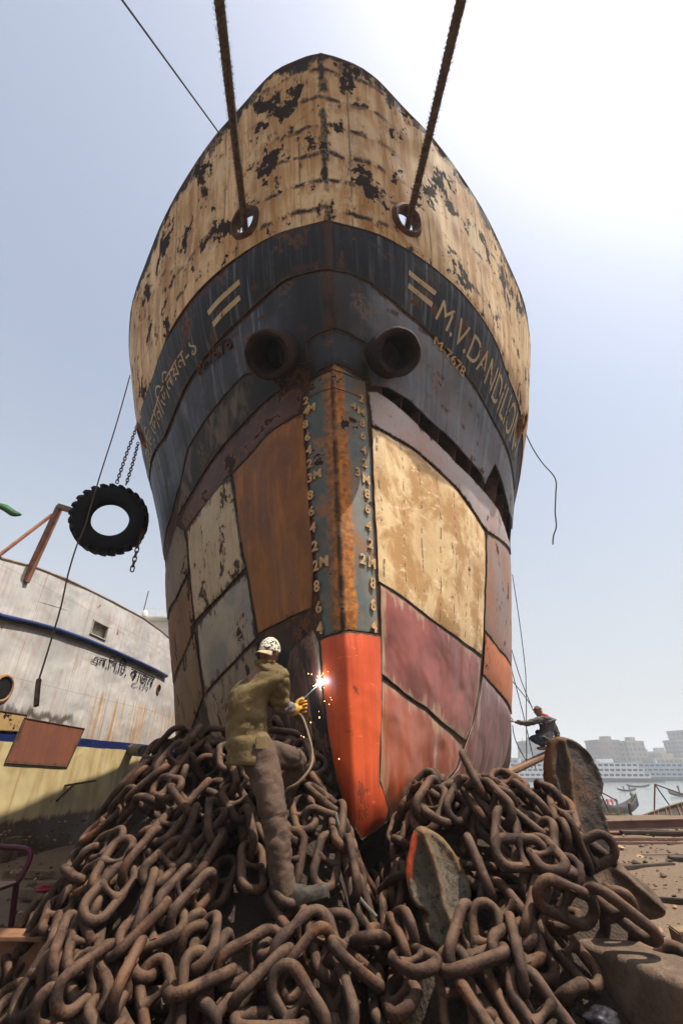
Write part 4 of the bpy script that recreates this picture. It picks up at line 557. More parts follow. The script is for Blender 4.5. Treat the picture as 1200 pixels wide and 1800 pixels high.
# flat bottom, deck and transom close the hull
ub = np.arange(0, 5.51, .1)
def cap(name, hf, mat, off=0):
    e = ub*ub; a = hull_point(-ub, hf(e)); b = hull_point(ub, hf(e)); V = np.vstack([a, b]); V[:, 2] += off; n = len(ub)
    return shp(obj(name, V, [(i, i+1, n+i+1, n+i) for i in range(n-1)], mat, None, False))
cap('bottom', lambda e: np.full_like(e, -.62), M['base'])
cap('deck', deck_h, M['deck'], -.01)
hh = np.linspace(-.62, 5.2, 20); tv = np.vstack([hull_point(np.full(20, -5.5), hh), hull_point(np.full(20, 5.5), hh)])
shp(obj('transom', tv, [(i, i+1, 21+i, 20+i) for i in range(19)], M['base'], None, False))
# bulwark with two real mooring holes
us_b = np.concatenate([np.arange(-5.5, -1.2, .05), np.arange(-1.2, 1.2001, .011), np.arange(1.25, 5.51, .05)])
hole_c = [hull_point(u, h)[0] for u, h in HOLES]
def drop_holes(u, h, p):
    d = np.zeros(u.shape, bool)
    for c in hole_c: d |= np.linalg.norm(p-c, axis=1) < .185
    # small rust-through holes just above the belt
    return d
bul = shp(grid_part('bulwark', us_b, deck_h, sheer_h, 84, M['bulwark'], drop_holes, .004, .02, True))
us_r = np.concatenate([np.arange(-5.5, -.3, .06), np.arange(-.3, .301, .03), np.arange(.36, 5.51, .06)])
rp = hull_point(us_r, sheer_h(us_r**2))
jit = np.array([[0, 0, .018*noise.noise(Vector((u*9, 1, 3)))] for u in us_r])
mb = MB().tube(rp+jit, .024, 8); shp(mb.build('bulwark_rail', M['darkrust']))
mb = MB()
for side in (-1, 1):
    uu = np.concatenate([np.arange(0.0, .3, .02), np.arange(.3, 5.5, .06)])*side
    pp = hull_point(uu, deck_h(uu**2)) + hull_normal(uu, deck_h(uu**2))*.012
    mb.tube(pp, .011, 6)
shp(mb.build('belt_seam', M['darkrust']))
def frame_at(u, h):
    p = Vector(hull_point(u, h)[0]); n = Vector(hull_normal(u, h)[0])
    if n.y > 0 and abs(u) < .8: n = -n
    x = Vector(hull_point(u+.02, h)[0])-Vector(hull_point(u-.02, h)[0]); x.normalize(); y = n.cross(x)
    if y.z < 0: y = -y
    n = x.cross(y); return p, x, y, n
for u, h in HOLES:
    p, x, y, n = frame_at(u, h); Mx = Matrix((x, y, n)).transposed().to_4x4(); Mx.translation = p
    prof = [(.165,-.10),(.15,-.03),(.155,.03),(.175,.055),(.205,.06),(.235,.035),(.262,.012),(.268,-.01),(.2,-.03),(.19,-.10)]
    mb = MB().lathe(prof, 40, Mx, close=True)
    for i, v in enumerate(mb.v):
        v = Vector(v); mb.v[i] = tuple(v + (v-p).normalized()*.016*noise.noise(v*7))
    shp(mb.build('mooring_hole', M['darkrust']))
for u, h in HOLES_AFT:
    p, x, y, n = frame_at(u, h); Mx = Matrix((x*.75, y*1.25, n)).transposed().to_4x4(); Mx.translation = p
    mb = MB().lathe([(.001,.02),(.14,.02),(.15,.06),(.19,.07),(.24,.04),(.26,.0)], 32, Mx); shp(mb.build('mooring_hole', plain('orange rust lip', (.22,.085,.02), .75, .6, 8, bump=.4, col2=(.03,.015,.01))))


def plate(matkey, name, poly, off):
    P = np.array(poly); k = 1.75
    bnd = []
    for i in range(len(P)):
        a, b = P[i], P[(i+1) % len(P)]; L = math.hypot((b[0]-a[0])*k, b[1]-a[1]); m = max(1, int(L/.07))
        for j in range(m):
            t = j/m; q = a+(b-a)*t
            w = .010*noise.noise(Vector((q[0]*8, q[1]*8, 2.3)))
            bnd.append(q + np.array([w*.6, w]))
    bnd = np.array(bnd); lo, hi = bnd.min(0), bnd.max(0)
    gx, gy = np.meshgrid(np.arange(lo[0], hi[0], .05), np.arange(lo[1], hi[1], .085)); gx[1::2] += .025
    g = np.stack([gx.ravel(), gy.ravel()], -1); g = g[in_poly(bnd, g)]
    sc = np.array([k, 1.])
    if lo[0] < -.05 and hi[0] > .05:      # keep the crease of the stem straight
        g = g[np.abs(g[:,0]) > .03]; cy = np.arange(lo[1], hi[1], .03)
        cr = np.vstack([np.stack([np.full(len(cy), v), cy], -1) for v in (0, .055, -.055, .02, -.02)]); cr = cr[in_poly(bnd, cr)]; g = np.vstack([g, cr])
    g = g[seg_dist(bnd*sc, g*sc) > .03]
    pts = np.vstack([bnd, g]); nb = len(bnd)
    r = delaunay_2d_cdt([Vector((p[0]*k, p[1])) for p in pts], [], [list(range(nb))], 1, 1e-5)
    V2 = np.array([[v.x/k, v.y] for v in r[0]]); F = [tuple(f) for f in r[2]]
    N = hull_normal(V2[:,0], V2[:,1]); Q = arc_length(V2[:,0], V2[:,1])
    qb = np.stack([arc_length(bnd[:,0], bnd[:,1]), bnd[:,1]], -1)
    uv = np.stack([Q, V2[:,1]], -1); ed = seg_dist(qb, uv)
    wav = hull_wave(uv[:,0], uv[:,1])*np.clip(ed/.14, 0, 1)
    V = hull_point(V2[:,0], V2[:,1]) + N*(off+wav)[:, None]
    # orient outwards
    a, b, c = (V[i] for i in F[len(F)//2]); fn = np.cross(b-a, c-a)
    if fn @ N[F[len(F)//2][0]] < 0: F = [f[::-1] for f in F]
    # rim going into the hull
    n0 = len(V); lookup = {}
    for i, v in enumerate(V2): lookup[(round(v[0], 4), round(v[1], 4))] = i
    ids = [int(np.argmin(((V2-b)**2).sum(1))) for b in bnd]
    ids2 = [i for j, i in enumerate(ids) if i != ids[j-1]]
    rim = V[ids2] - N[ids2]*(off+.012)
    V = np.vstack([V, rim]); uv = np.vstack([uv, uv[ids2]]); ed = np.concatenate([ed, ed[ids2]*0]); m = len(ids2)
    F += [(ids2[j], ids2[(j+1) % m], n0+(j+1) % m, n0+j) for j in range(m)]
    o = obj(name, V, F, M[matkey], None, True, uv, {'edge': ed}); autosmooth(o, 50)
    shp(o)
    sp = hull_point(bnd[:,0], bnd[:,1]) + hull_normal(bnd[:,0], bnd[:,1])*(off*.9)
    rad = [.0045+.006*abs(noise.noise(Vector(p)*14)) for p in sp]
    s = MB().tube(sp, rad, 6, closed=True).build('weld_seam', M['weld']); s.parent = o; s.matrix_parent_inverse = o.matrix_parent_inverse.copy() if False else Matrix.Identity(4)
    return o
LAB = {'orange': 'fresh orange stem foot', 'cream_bare': 'bright bare cream plate', 'primer': 'matt red oxide plate', 'primer_red': 'glossy dark red plate', 'stem': 'green grey stem with rusty ridge',
       'rust_orange': 'orange brown rust plate', 'cream_scrap': 'chipped cream plate', 'grey_cream': 'grey over cream plate', 'purple_red': 'purple red plate', 'orange_faded': 'faded orange plate'}
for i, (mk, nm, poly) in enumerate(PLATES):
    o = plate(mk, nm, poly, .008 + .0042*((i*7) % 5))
    if mk in LAB: o['label'] = LAB[mk]
# ribs seen in the torn slot
for i in range(9):
    u = .75 + i*.17; h = 4.25 if u < 1.5 else 4.35
    p, x, y, n = frame_at(u, h); hb = .5 if u < 1.5 else .95
    mb = MB().box(p - n*.20, (.016, hb, .22), Matrix((x, y, n)).transposed())
    mb.box(p - n*.31 + x*.03, (.07, hb, .014), Matrix((x, y, n)).transposed())
    shp(mb.build('hull_frame', M['frame'], None, False))
# bands over the stem
for h in (4.12, 4.38, 4.62):
    uu = np.linspace(-.36, .36, 25); pp = hull_point(uu, np.full(25, h) - .10*np.abs(uu)) + hull_normal(uu, np.full(25, h))*.016
    shp(MB().tube(pp, .008, 6).build('stem_band', M['darkrust']))
# hawse pipes
for side, b, m in HAWSE:
    b = Vector(b); m = Vector(m); ax = (m-b).normalized(); x = ax.orthogonal().normalized(); Mx = Matrix((x, ax.cross(x), ax)).transposed().to_4x4(); Mx.translation = m
    prof = [(.20,-.9),(.205,-.05),(.215,-.01),(.235,.012),(.268,.016),(.292,-.006),(.30,-.05),(.292,-.12),(.298,-.9)]
    mb = MB().lathe(prof, 44, Mx).lathe([(.001,-.75),(.205,-.75)], 44, Mx)
    for i, v in enumerate(mb.v):
        v = Vector(v); mb.v[i] = tuple(v + (v-m).normalized()*.010*noise.noise(v*6))
    shp(mb.build('hawse_pipe', M['pipe'] if 'pipe' in M else M.setdefault('pipe', plain('scaly hawse pipe rust', (.011,.007,.006), .85, .5, 7, bump=.8, bdist=.02, col2=(.034,.016,.009)))))

# --- numerals and names
def glyphs(text, size=1, extrude=0, bold=0, align='LEFT'):
    c = bpy.data.curves.new('glyphs', 'FONT'); c.body = text; c.size = size; c.extrude = extrude; c.offset = bold; c.align_x = align; c.resolution_u = 3
    o = bpy.data.objects.new('glyphs', c); COL.objects.link(o)
    dg = bpy.context.evaluated_depsgraph_get(); me = o.evaluated_get(dg).to_mesh()
    bm = bmesh.new(); bm.from_mesh(me); o.evaluated_get(dg).to_mesh_clear()
    bpy.data.objects.remove(o); bpy.data.curves.remove(c)
    bmesh.ops.remove_doubles(bm, verts=bm.verts, dist=1e-5)
    return bm
def bm_data(bm):
    bm.verts.index_update(); V = np.array([v.co[:] for v in bm.verts]).reshape(-1, 3); F = [[v.index for v in f.verts] for f in bm.faces]; return V, F
def cut_long(bm, L):
    for _ in range(5):
        e = [x for x in bm.edges if x.calc_length() > L]
        if not e: break
        bmesh.ops.subdivide_edges(bm, edges=e, cuts=1)
        bmesh.ops.triangulate(bm, faces=[f for f in bm.faces if len(f.verts) > 3])
for c, u, h in DRAFT:
    p, x, y, n = frame_at(u, h); bm = glyphs(c, .158, .009, .004, 'CENTER'); V, F = bm_data(bm); bm.free()
    cx = (V[:,0].min()+V[:,0].max())/2; V = [p + x*(a-cx)*.95 + y*(b-.055) + n*(z+.030) for a, b, z in V]
    shp(obj('draft_mark', V, F, M['mark'], None, False))
def wrap_text(name, text, base, top, mat, off=.014, thick=.0, flip=False, bold=.0, label=None, fill=None):
    bm = glyphs(text, 1, thick, bold); V, F = None, None
    cut_long(bm, .22); V, F = bm_data(bm); bm.free()
    x0, x1 = V[:,0].min(), V[:,0].max(); y1 = V[:,1].max() if fill is None else fill
    s = (V[:,0]-x0)/(x1-x0); t = V[:,1]/y1
    def along(pl, s):
        pl = np.array(pl)
        if flip: pl = pl[::-1]
        tt = np.linspace(0, 1, 60); k = np.linspace(0, 1, len(pl)); uu = np.interp(tt, k, pl[:,0]); hh = np.interp(tt, k, pl[:,1])
        P = hull_point(uu, hh); L = np.concatenate([[0], np.cumsum(np.linalg.norm(np.diff(P, axis=0), axis=1))]); L /= L[-1]
        return np.interp(s, L, uu), np.interp(s, L, hh)
    ub_, hb_ = along(base, s); ut, ht = along(top, s)
    u = ub_+(ut-ub_)*t; h = hb_+(ht-hb_)*t
    W = hull_point(u, h) + hull_normal(u, h)*((off if u[0] > 0 else off+.017) + hull_wave(arc_length(u, h), h) + V[:,2])[:, None]
    uv = np.stack([arc_length(u, h), h], -1)
    o = shp(obj(name, W, F, mat, None, False, uv, {'edge': np.ones(len(W))}))
    if label: o['label'] = label
    return o
wrap_text('ship_name', 'M.V.DANDILION-1', NAME_R[:5], NAME_R[5:], M['letter'], label='worn cream Latin ship name')
wrap_text('ship_name', '\u098f\u09ae.\u09bf\u09ad.\u09a1\u09be\u09a8\u09bf\u09a1\u09bf\u09b2\u09df\u09a8-\u09e7', NAME_L[:5], NAME_L[5:], M['letter'], flip=True, label='worn cream Bengali ship name')
wrap_text('hull_number', 'M-7678', NUM_R[:2], NUM_R[2:], M['mark'], thick=.012, bold=.0, label='raised rusty number')
wrap_text('hull_number', 'M-7678', NUM_L[:2], NUM_L[2:], M['darkrust'], thick=.012, bold=.0, label='raised dark number')
def strip(a, b, w):
    n = 24; u = np.linspace(a[0], b[0], n); h = np.linspace(a[1], b[1], n)
    U = np.concatenate([u, u]); Hh = np.concatenate([h+w/2, h-w/2]); P = hull_point(U, Hh)+hull_normal(U, Hh)*((.014 if a[0] > 0 else .031)+hull_wave(arc_length(U, Hh), Hh))[:, None]
    F = [(i, i+1, n+i+1, n+i) for i in range(n-1)]
    shp(obj('paint_stripe', P, F, M['letter'], None, False, np.stack([arc_length(U, Hh), Hh], -1), {'edge': np.ones(2*n)}))
for q in (EQ_R, EQ_L):
    strip(q[0], q[1], .062); strip(q[2], q[3], .062)
# ---------------------------------------------------------------- ground, river, heaps of chain, anchors
def ground_z(x, y):
    x = np.asarray(x, float); y = np.asarray(y, float)
    s = np.clip((y-17)/14, 0, 1); s = s*s*(3-2*s)
    z = -6.0*s
    q = np.clip((y-6.0)/5, 0, 1)*np.clip((-x-2.6)/2.5, 0, 1); z = z - .75*q*q*(3-2*q)
    return z
def soil(g0, dark, light, scale=1.0):
    g = G(g0, .9, 0, .2); v = g.tc('Object')
    n1 = g.noise(v, .55*scale, 5, .6, .3); n2 = g.noise(v, 6*scale, 7, .72); n3 = g.vor(v, 26*scale)
    c = g.mix(g.step(n1, .38, .62), dark, light)
    c = g.mix(g.math('MULTIPLY', g.step(n2, .42, .7), .7), c, tuple(x*.35 for x in dark))
    c = g.mix(g.math('MULTIPLY', g.step(n3, .0, .35), .25), tuple(min(1, x*1.5) for x in light), c)
    h = g.math('ADD', g.math('MULTIPLY', n2, .8), g.math('MULTIPLY', n3, .35))
    return g.done(c, None, g.bump(h, .8, .04))
M['soil'] = soil('shipyard soil', (.040,.028,.019), (.090,.062,.041))
M['heap'] = soil('dark gap shade core', (.014,.010,.008), (.028,.019,.013), 2)  # near black, so the gaps between links read as deep shade
nx = 150; gx = np.concatenate([np.linspace(-300, -14, 14), np.linspace(-13.6, 14, 140), np.linspace(15, 300, 14)]); gy = np.concatenate([np.linspace(-60, 1, 8), np.linspace(1.2, 19, 110), np.linspace(19.5, 40, 24)])
X_, Y_ = np.meshgrid(gx, gy, indexing='ij'); Z_ = ground_z(X_, Y_)
near = np.exp(-(np.maximum(0, np.hypot(X_, (Y_-6)*.8)-9)/5)**2)
Z_ += np.array([[noise.noise(Vector((a*.9, b*.9, 0)))*.045+noise.noise(Vector((a*3, b*3, 4)))*.022 for a, b in zip(r, q)] for r, q in zip(X_, Y_)])*near
idx = np.arange(X_.size).reshape(X_.shape)
F = np.stack([idx[:-1,:-1], idx[1:,:-1], idx[1:,1:], idx[:-1,1:]], -1).reshape(-1, 4)
tag(obj('ground', np.stack([X_, Y_, Z_], -1).reshape(-1, 3), F, M['soil']), kind='structure')
g = G('river water', .12, 0, .5); v = g.tc('Object'); nn = g.noise(g.map(v, (.35,1.2,1)), .9, 6, .6); nb = g.noise(g.map(v, (.05,.2,1)), .8, 4, .6)
M['water'] = g.done((.20,.22,.215), None, g.bump(g.math('ADD', nn, nb), .35, .3))
tag(obj('water', [(-2500,-300,-4.2),(2500,-300,-4.2),(2500,3000,-4.2),(-2500,3000,-4.2)], [(0,1,2,3)], M['water'], None, False), kind='structure')

# dark core sheets added under the chains, standing in for deep shade between links
def heap(zf, x0, x1, y0, y1):
    xs = np.arange(x0, x1, .06); ys = np.arange(y0, y1, .06); A, B = np.meshgrid(xs, ys, indexing='ij')
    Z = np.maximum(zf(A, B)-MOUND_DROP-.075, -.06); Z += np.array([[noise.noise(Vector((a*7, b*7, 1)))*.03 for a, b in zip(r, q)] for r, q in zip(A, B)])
    i = np.arange(A.size).reshape(A.shape); F = np.stack([i[:-1,:-1], i[1:,:-1], i[1:,1:], i[:-1,1:]], -1).reshape(-1, 4)
    o = obj('shade_core', np.stack([A, B, Z], -1).reshape(-1, 3), F, M['heap']); return o
tag(heap(z_left, -3.0, .7, 2.4, 6.6), 'dark core added to shade the gaps of the left chain heap', 'debris', kind='stuff')
tag(heap(z_right, -.2, 3.2, 2.4, 6.4), 'dark core added to shade the gaps of the right chain heap', 'debris', kind='stuff')

# --- chain links
def chain_mat(name, dust):
    g = G(name, .75, 0, .16); v = g.tc('Object'); r = g.rand(); off = g.comb(g.math('MULTIPLY', r, 31), g.math('MULTIPLY', r, 17), 0)
    k = g.n('ShaderNodeVectorMath', operation='ADD'); g.link(v, k.inputs[0]); g.link(off, k.inputs[1]); v = k.outputs[0]
    n = g.noise(v, 9, 6, .65); n2 = g.noise(v, 60, 5, .7); n3 = g.noise(v, 3.0, 4, .6)
    c = g.mix(g.step(n, .36, .66), (.017,.0085,.0055), (.057,.029,.0175))
    c = g.mix(g.math('MULTIPLY', g.step(n3, .50, .68), .6), c, (.13,.050,.018))
    c = g.mix(g.math('MULTIPLY', g.step(n2, .50, .62), .8), c, (.010,.006,.005))
    c = g.mix(g.math('MULTIPLY', r, .45), c, (.045,.030,.024))
    geo = g.n('ShaderNodeNewGeometry'); up = g.sep(geo.outputs['Normal'])[2]
    du = g.math('MULTIPLY', g.math('MULTIPLY', g.step(up, .15, .85), g.step(n, .30, .60)), dust)
    c = g.mix(du, c, (.135,.080,.048))
    h = g.math('ADD', g.math('MULTIPLY', n2, .6), g.math('MULTIPLY', n, 1.0))
    return g.done(c, None, g.bump(h, .9, .010))
M['chain'] = chain_mat('rusty dusty chain', .5)
CD = .056
def link_mesh(seed):
    rn = random.Random(seed); d = CD; Lc, Wc = 5.8*d, 2.55*d; hl, r = (Lc-Wc)/2, Wc/2; pts = []
    for i in range(6): pts.append((-hl+2*hl*i/5, -r, 0))
    for i in range(1, 12): a = -math.pi/2+math.pi*i/12; pts.append((hl+r*math.cos(a), r*math.sin(a), 0))
    for i in range(6): pts.append((hl-2*hl*i/5, r, 0))
    for i in range(1, 12): a = math.pi/2+math.pi*i/12; pts.append((-hl+r*math.cos(a), r*math.sin(a), 0))
    mb = MB().tube(pts, [d/2*(1+.05*rn.uniform(-1,1)) for _ in pts], 12, closed=True)
    mb.tube([(0,-r,0),(0,-r+d*.42,0),(0,-r+d*.75,0),(0,-.25*d,0),(0,.25*d,0),(0,r-d*.75,0),(0,r-d*.42,0),(0,r,0)], [d*.62,d*.52,d*.36,d*.29,d*.29,d*.36,d*.52,d*.62], 10)
    V = [Vector(v)*(1+.02*noise.noise(Vector(v)*22+Vector((seed*9,0,0)))) for v in mb.v]
    o = obj('chain_link', V, mb.f, M['chain']); me = o.data; autosmooth(o, 60); bpy.data.objects.remove(o); return me
link_me = [link_mesh(i) for i in range(4)]
CH_LABEL = ['rusty studded anchor chain draped over the front of the left heap under the welder', 'rusty studded anchor chain behind the front one, at the top of the left heap', 'rusty studded anchor chain behind the front one, halfway up the left heap',
            'rusty studded anchor chain behind the front one, at the bottom of the left heap', 'dark anchor chain buried deepest inside the left heap', 'rusty studded anchor chain draped over the right heap and across the beam',
            'rusty studded anchor chain massed in the upper half of the right heap', 'rusty studded anchor chain massed low in the right heap around the small anchor', 'dark anchor chain buried deepest inside the right heap']
sets = []
for k, L in enumerate(LINKS):
    L = sorted(L, key=lambda l: -l[2]); m = -(-len(L)//100); c = -(-len(L)//m); sets += [L[i*c:(i+1)*c] for i in range(m)]
for k, L in enumerate(sets):
    b = (sum(l[0] for l in L)/len(L), sum(l[1] for l in L)/len(L), 0)
    t = empty('anchor_chain', b, CH_LABEL[k] if k < len(CH_LABEL) else CH_LABEL[-1], 'chain', 'heaped anchor chains')
    for i, l in enumerate(L):
        o = bpy.data.objects.new('chain_link', link_me[i % 4]); COL.objects.link(o); o.parent = t
        o.rotation_mode = 'QUATERNION'; o.rotation_quaternion = Quaternion(l[3:7]); o.location = Vector(l[:3])-Vector(b)

# --- anchors
def pillow(name, outline, ridge, rh, front, back, mat, parent=None, edge_r=.07, nz=.012, step=.016, rim=0, tilt=0):
    y0 = outline[0][1]; P = np.array([(p[0], p[2]) for p in outline])
    sp = smooth_path([(a, b, 0) for a, b in P], 5, True); B = np.array([(p.x, p.y) for p in sp])
    lo, hi = B.min(0), B.max(0); gx, gy = np.meshgrid(np.arange(lo[0], hi[0], step), np.arange(lo[1], hi[1], step)); gx[1::2] += step/2
    q = np.stack([gx.ravel(), gy.ravel()], -1); q = q[in_poly(B, q)]; q = q[seg_dist(B, q) > step*.5]
    r = delaunay_2d_cdt([Vector(p) for p in np.vstack([B, q])], [], [list(range(len(B)))], 1, 1e-5)
    V2 = np.array([v[:] for v in r[0]]); F = [tuple(f) for f in r[2]]
    ed = seg_dist(B, V2); rd = np.full(len(V2), 9.)
    if ridge is not None:
        Rg = np.array([(p[0], p[2]) for p in ridge])
        for a, b in zip(Rg[:-1], Rg[1:]):
            t = np.clip(((V2-a)@(b-a))/((b-a)@(b-a)), 0, 1); rd = np.minimum(rd, np.linalg.norm(V2-a-t[:, None]*(b-a), axis=1))
    s = np.sqrt(np.clip(1-(1-np.clip(ed/edge_r, 0, 1))**2, 0, 1))
    nzv = np.array([noise.fractal(Vector((a*7, b*7, y0)), .75, 2, 5) for a, b in V2])*nz
    zm = (lo[1]+hi[1])/2; lean_b = tilt*(V2[:,1]-zm)
    yf = y0 + lean_b - s*(front + rim*np.exp(-(ed/.035)**2) + rh*np.exp(-(rd/.030)**2) + rh*.5*np.exp(-rd/.09)) + nzv*s; yb = y0 + lean_b + s*back
    n = len(V2); V = [(a, y, b) for (a, b), y in zip(V2, yf)] + [(a, y, b) for (a, b), y in zip(V2, yb)]
    f0 = F[0]; a, b, c = (np.array(V[i]) for i in f0)
    if np.cross(b-a, c-a)[1] > 0: F = [f[::-1] for f in F]
    FF = F + [tuple(i+n for i in f[::-1]) for f in F]
    o = obj(name, V, FF, mat, parent, True, None, {'edge': np.concatenate([ed, ed]), 'ridge': np.concatenate([rd, rd])})
    bm = bmesh.new(); bm.from_mesh(o.data); bmesh.ops.remove_doubles(bm, verts=bm.verts, dist=1e-4); bmesh.ops.recalc_face_normals(bm, faces=bm.faces); bm.to_mesh(o.data); bm.free()
    return o
def anchor_mat(name, a, b, c2, orange=False):
    g = G(name, .75, 0, .35); v = g.tc('Object'); n = g.noise(v, 7, 7, .7, .3); n2 = g.noise(v, 26, 6, .7); n3 = g.noise(v, 3, 4, .6)
    c = g.mix(g.step(n, .40, .62), a, b); c = g.mix(g.math('MULTIPLY', g.step(n3, .52, .64), .8), c, c2)
    c = g.mix(g.math('MULTIPLY', g.step(n2, .52, .64), .85), c, (.010,.008,.006))
    rd = g.attr('ridge'); en = g.math('MULTIPLY', g.math('SUBTRACT', n, .5), .05)
    c = g.mix(g.math('MULTIPLY', g.math('SUBTRACT', 1, g.step(g.math('ADD', rd, en), .004, .022)), .6), c, (.13,.065,.02))
    ed = g.attr('edge')
    c = g.mix(g.math('MULTIPLY', g.math('SUBTRACT', 1, g.step(g.math('ADD', ed, en), .004, .026)), .75), c, (.13,.068,.02))
    if orange:
        x, y, z = g.sep(v)
        f = g.math('MULTIPLY', g.math('SUBTRACT', 1, g.step(g.math('ADD', ed, g.math('MULTIPLY', en, 1.4)), .016, .030)), g.math('MULTIPLY', g.math('SUBTRACT', 1, g.step(x, .455, .47)), g.step(z, .70, .78)))
        c = g.mix(f, c, (.62,.09,.02))
    return g.done(c, None, g.bump(g.math('ADD', n2, n), .9, .015))
M['anchor_a'] = anchor_mat('crusted small anchor', (.055,.040,.026), (.115,.092,.062), (.085,.045,.018), True)
M['anchor_b'] = anchor_mat('crusted large anchor', (.022,.014,.010), (.050,.031,.018), (.075,.032,.012))
ta = empty('ship_anchor', (.62, 3.42, .35), 'small crusted anchor, fluke up, with a streak of orange paint, before the heap', 'anchor', 'ship anchors by the heaps')
tb = empty('ship_anchor', (2.1, 4.62, .4), 'large dark rusty anchor standing fluke up at the right of the heap', 'anchor', 'ship anchors by the heaps')
def keep(o, t):
    o.parent = t; o.matrix_parent_inverse = Matrix.Translation(-t.location); return o
keep(pillow('fluke', PT['FLUKE_A'], PT['RIDGE_A'], .055, .01, .15, M['anchor_a'], None, .016, .008, .014, .022, .22), ta)
keep(pillow('fluke', PT['FLUKE_B'], PT['RIDGE_B'], .075, .02, .24, M['anchor_b'], None, .022, .012, .018, .03, .20), tb)
mb = MB().box((.74, 3.56, .36), (.42, .30, .26), Matrix.Rotation(.25, 3, 'Y') @ Matrix.Rotation(.3, 3, 'X'), .06)
keep(mb.build('crown', M['anchor_b']), ta)
keep(pillow('crown', PT['CROWN_B'], [(2.05,4.5,.66),(2.2,4.5,.52),(2.33,4.5,.40)], .05, .16, .5, M['darkrust2'] if 'darkrust2' in M else M.setdefault('darkrust2', plain('brown rusty casting', (.095,.060,.038), .8, .5, 9, bump=.9, bdist=.02, col2=(.040,.024,.015))), None, .10), tb)
# thick shank / beam at the lower right
B0, B1, B2, B3 = (Vector(p) for p in PT['BEAM'])
ax = ((B2-B1)+(B3-B0)).normalized(); side = Vector((0,0,1)).cross(ax); wdt = abs((B1-B0).dot(side))
c0 = (B0+B1)/2+Vector((0,0,.05)); Lb = 3.4
g = G('crusted beam rust', .8, 0, .3); v = g.tc('Object'); n = g.noise(v, 5, 7, .7, .4); n2 = g.noise(v, 30, 6, .75); n3 = g.noise(v, 2.5, 4)
c = g.mix(g.step(n, .4, .65), (.095,.060,.038), (.155,.105,.070)); c = g.mix(g.math('MULTIPLY', g.step(n3, .5, .62), .6), c, (.16,.075,.028)); c = g.mix(g.math('MULTIPLY', g.step(n2, .54, .64), .55), c, (.05,.03,.02))
M['beam'] = g.done(c, None, g.bump(g.math('ADD', n2, g.math('MULTIPLY', n, 1.5)), 1, .018))
V = []; n = 44; m = 90; hw, hh2 = wdt*.48, .25
for i in range(m+1):
    t = i/m; sc_ = 1 if t > .012 else .86
    for q in range(n):
        a = 2*math.pi*q/n; cx, cz = math.copysign(abs(math.cos(a))**.16, math.cos(a)), math.copysign(abs(math.sin(a))**.16, math.sin(a))
        p = c0+ax*(t*Lb)+side*cx*hw*sc_+Vector((0,0,1))*(cz*hh2*sc_-hh2+.01)
        p += (side*cx+Vector((0,0,cz)))*(noise.fractal(p*4, .9, 2, 4)*.014); V.append(p)
F = [(i*n+q, i*n+(q+1) % n, (i+1)*n+(q+1) % n, (i+1)*n+q) for i in range(m) for q in range(n)]+[tuple(range(n-1,-1,-1)), tuple(m*n+q for q in range(n))]
o = obj('steel_beam', V, F, M['beam']); bm = bmesh.new(); bm.from_mesh(o.data); bmesh.ops.recalc_face_normals(bm, faces=bm.faces); bm.to_mesh(o.data); bm.free(); autosmooth(o, 60)
tag(o, 'thick rusty steel beam lying on the ground at the lower right corner', 'beam')
# I-beam at the left
M['ibeam'] = plain('orange brown girder rust', (.20,.095,.045), .75, .5, 6, bump=.5, col2=(.11,.055,.035))
a, b = Vector(PT['IBEAM'][0]), Vector(PT['IBEAM'][0])+Vector((-2.6, .22, -.02)); d = (a-b).normalized(); sd = d.cross(Vector((0,0,1)))
mb = MB(); ctr = (a+b)/2
Rm = Matrix((d, -sd, Vector((0,0,1)))).transposed()
for z, hgt, wd in ((0, .024, .19), (-.15, .30, .016), (-.29, .024, .19)): mb.box(ctr+Vector((0,0,z))+(-sd)*.09, ((a-b).length, wd, hgt-.002*(hgt > .1)), Rm, .004)
tag(mb.build('steel_girder', M['ibeam']), 'short rusty steel girder with flanges lying at the lower left edge', 'girder')

# --- plastic chair
M['chair'] = plain('maroon plastic', (.075,.014,.022), .35, .2, 5, bump=.05)
ch = empty('plastic_chair', (-3.12, 5.0, 0), 'dark maroon plastic armchair at the left edge beside the chains', 'chair')
def cpart(name, mb): return mb.build(name, M['chair'], ch)
s_ = .23
sh_ = MB().box((0,0,.40), (.46,.46,.022), None, .01); cpart('seat', sh_)
for sx in (-1, 1):
    for sy in (-1, 1):
        top = Vector((sx*.20, sy*.21, .39)); bot = Vector((sx*.25 if sx > 0 else -.27, sy*.25, .0)); cpart('leg', MB().bar(bot, top, .045, .035, (0,1,0), .008))
for sy in (-1, 1):
    pts = smooth_path([(.20, sy*.22, .40), (.235, sy*.245, .52), (.225, sy*.25, .615), (.12, sy*.255, .645), (-.08, sy*.25, .66), (-.23, sy*.22, .74)], 6)
    cpart('armrest', MB().tube(pts, .024, 8))
pts = smooth_path([(-.20, -.21, .40), (-.24, -.22, .62), (-.29, -.17, .82), (-.30, 0, .86), (-.29, .17, .82), (-.24, .22, .62), (-.20, .21, .40)], 6)
bk = MB().tube(pts, .022, 8)
for yy in (-.12, -.06, 0, .06, .12): bk.bar((-.205, yy, .40), (-.295, yy, .84), .026, .01, (1,0,0))
cpart('backrest', bk)
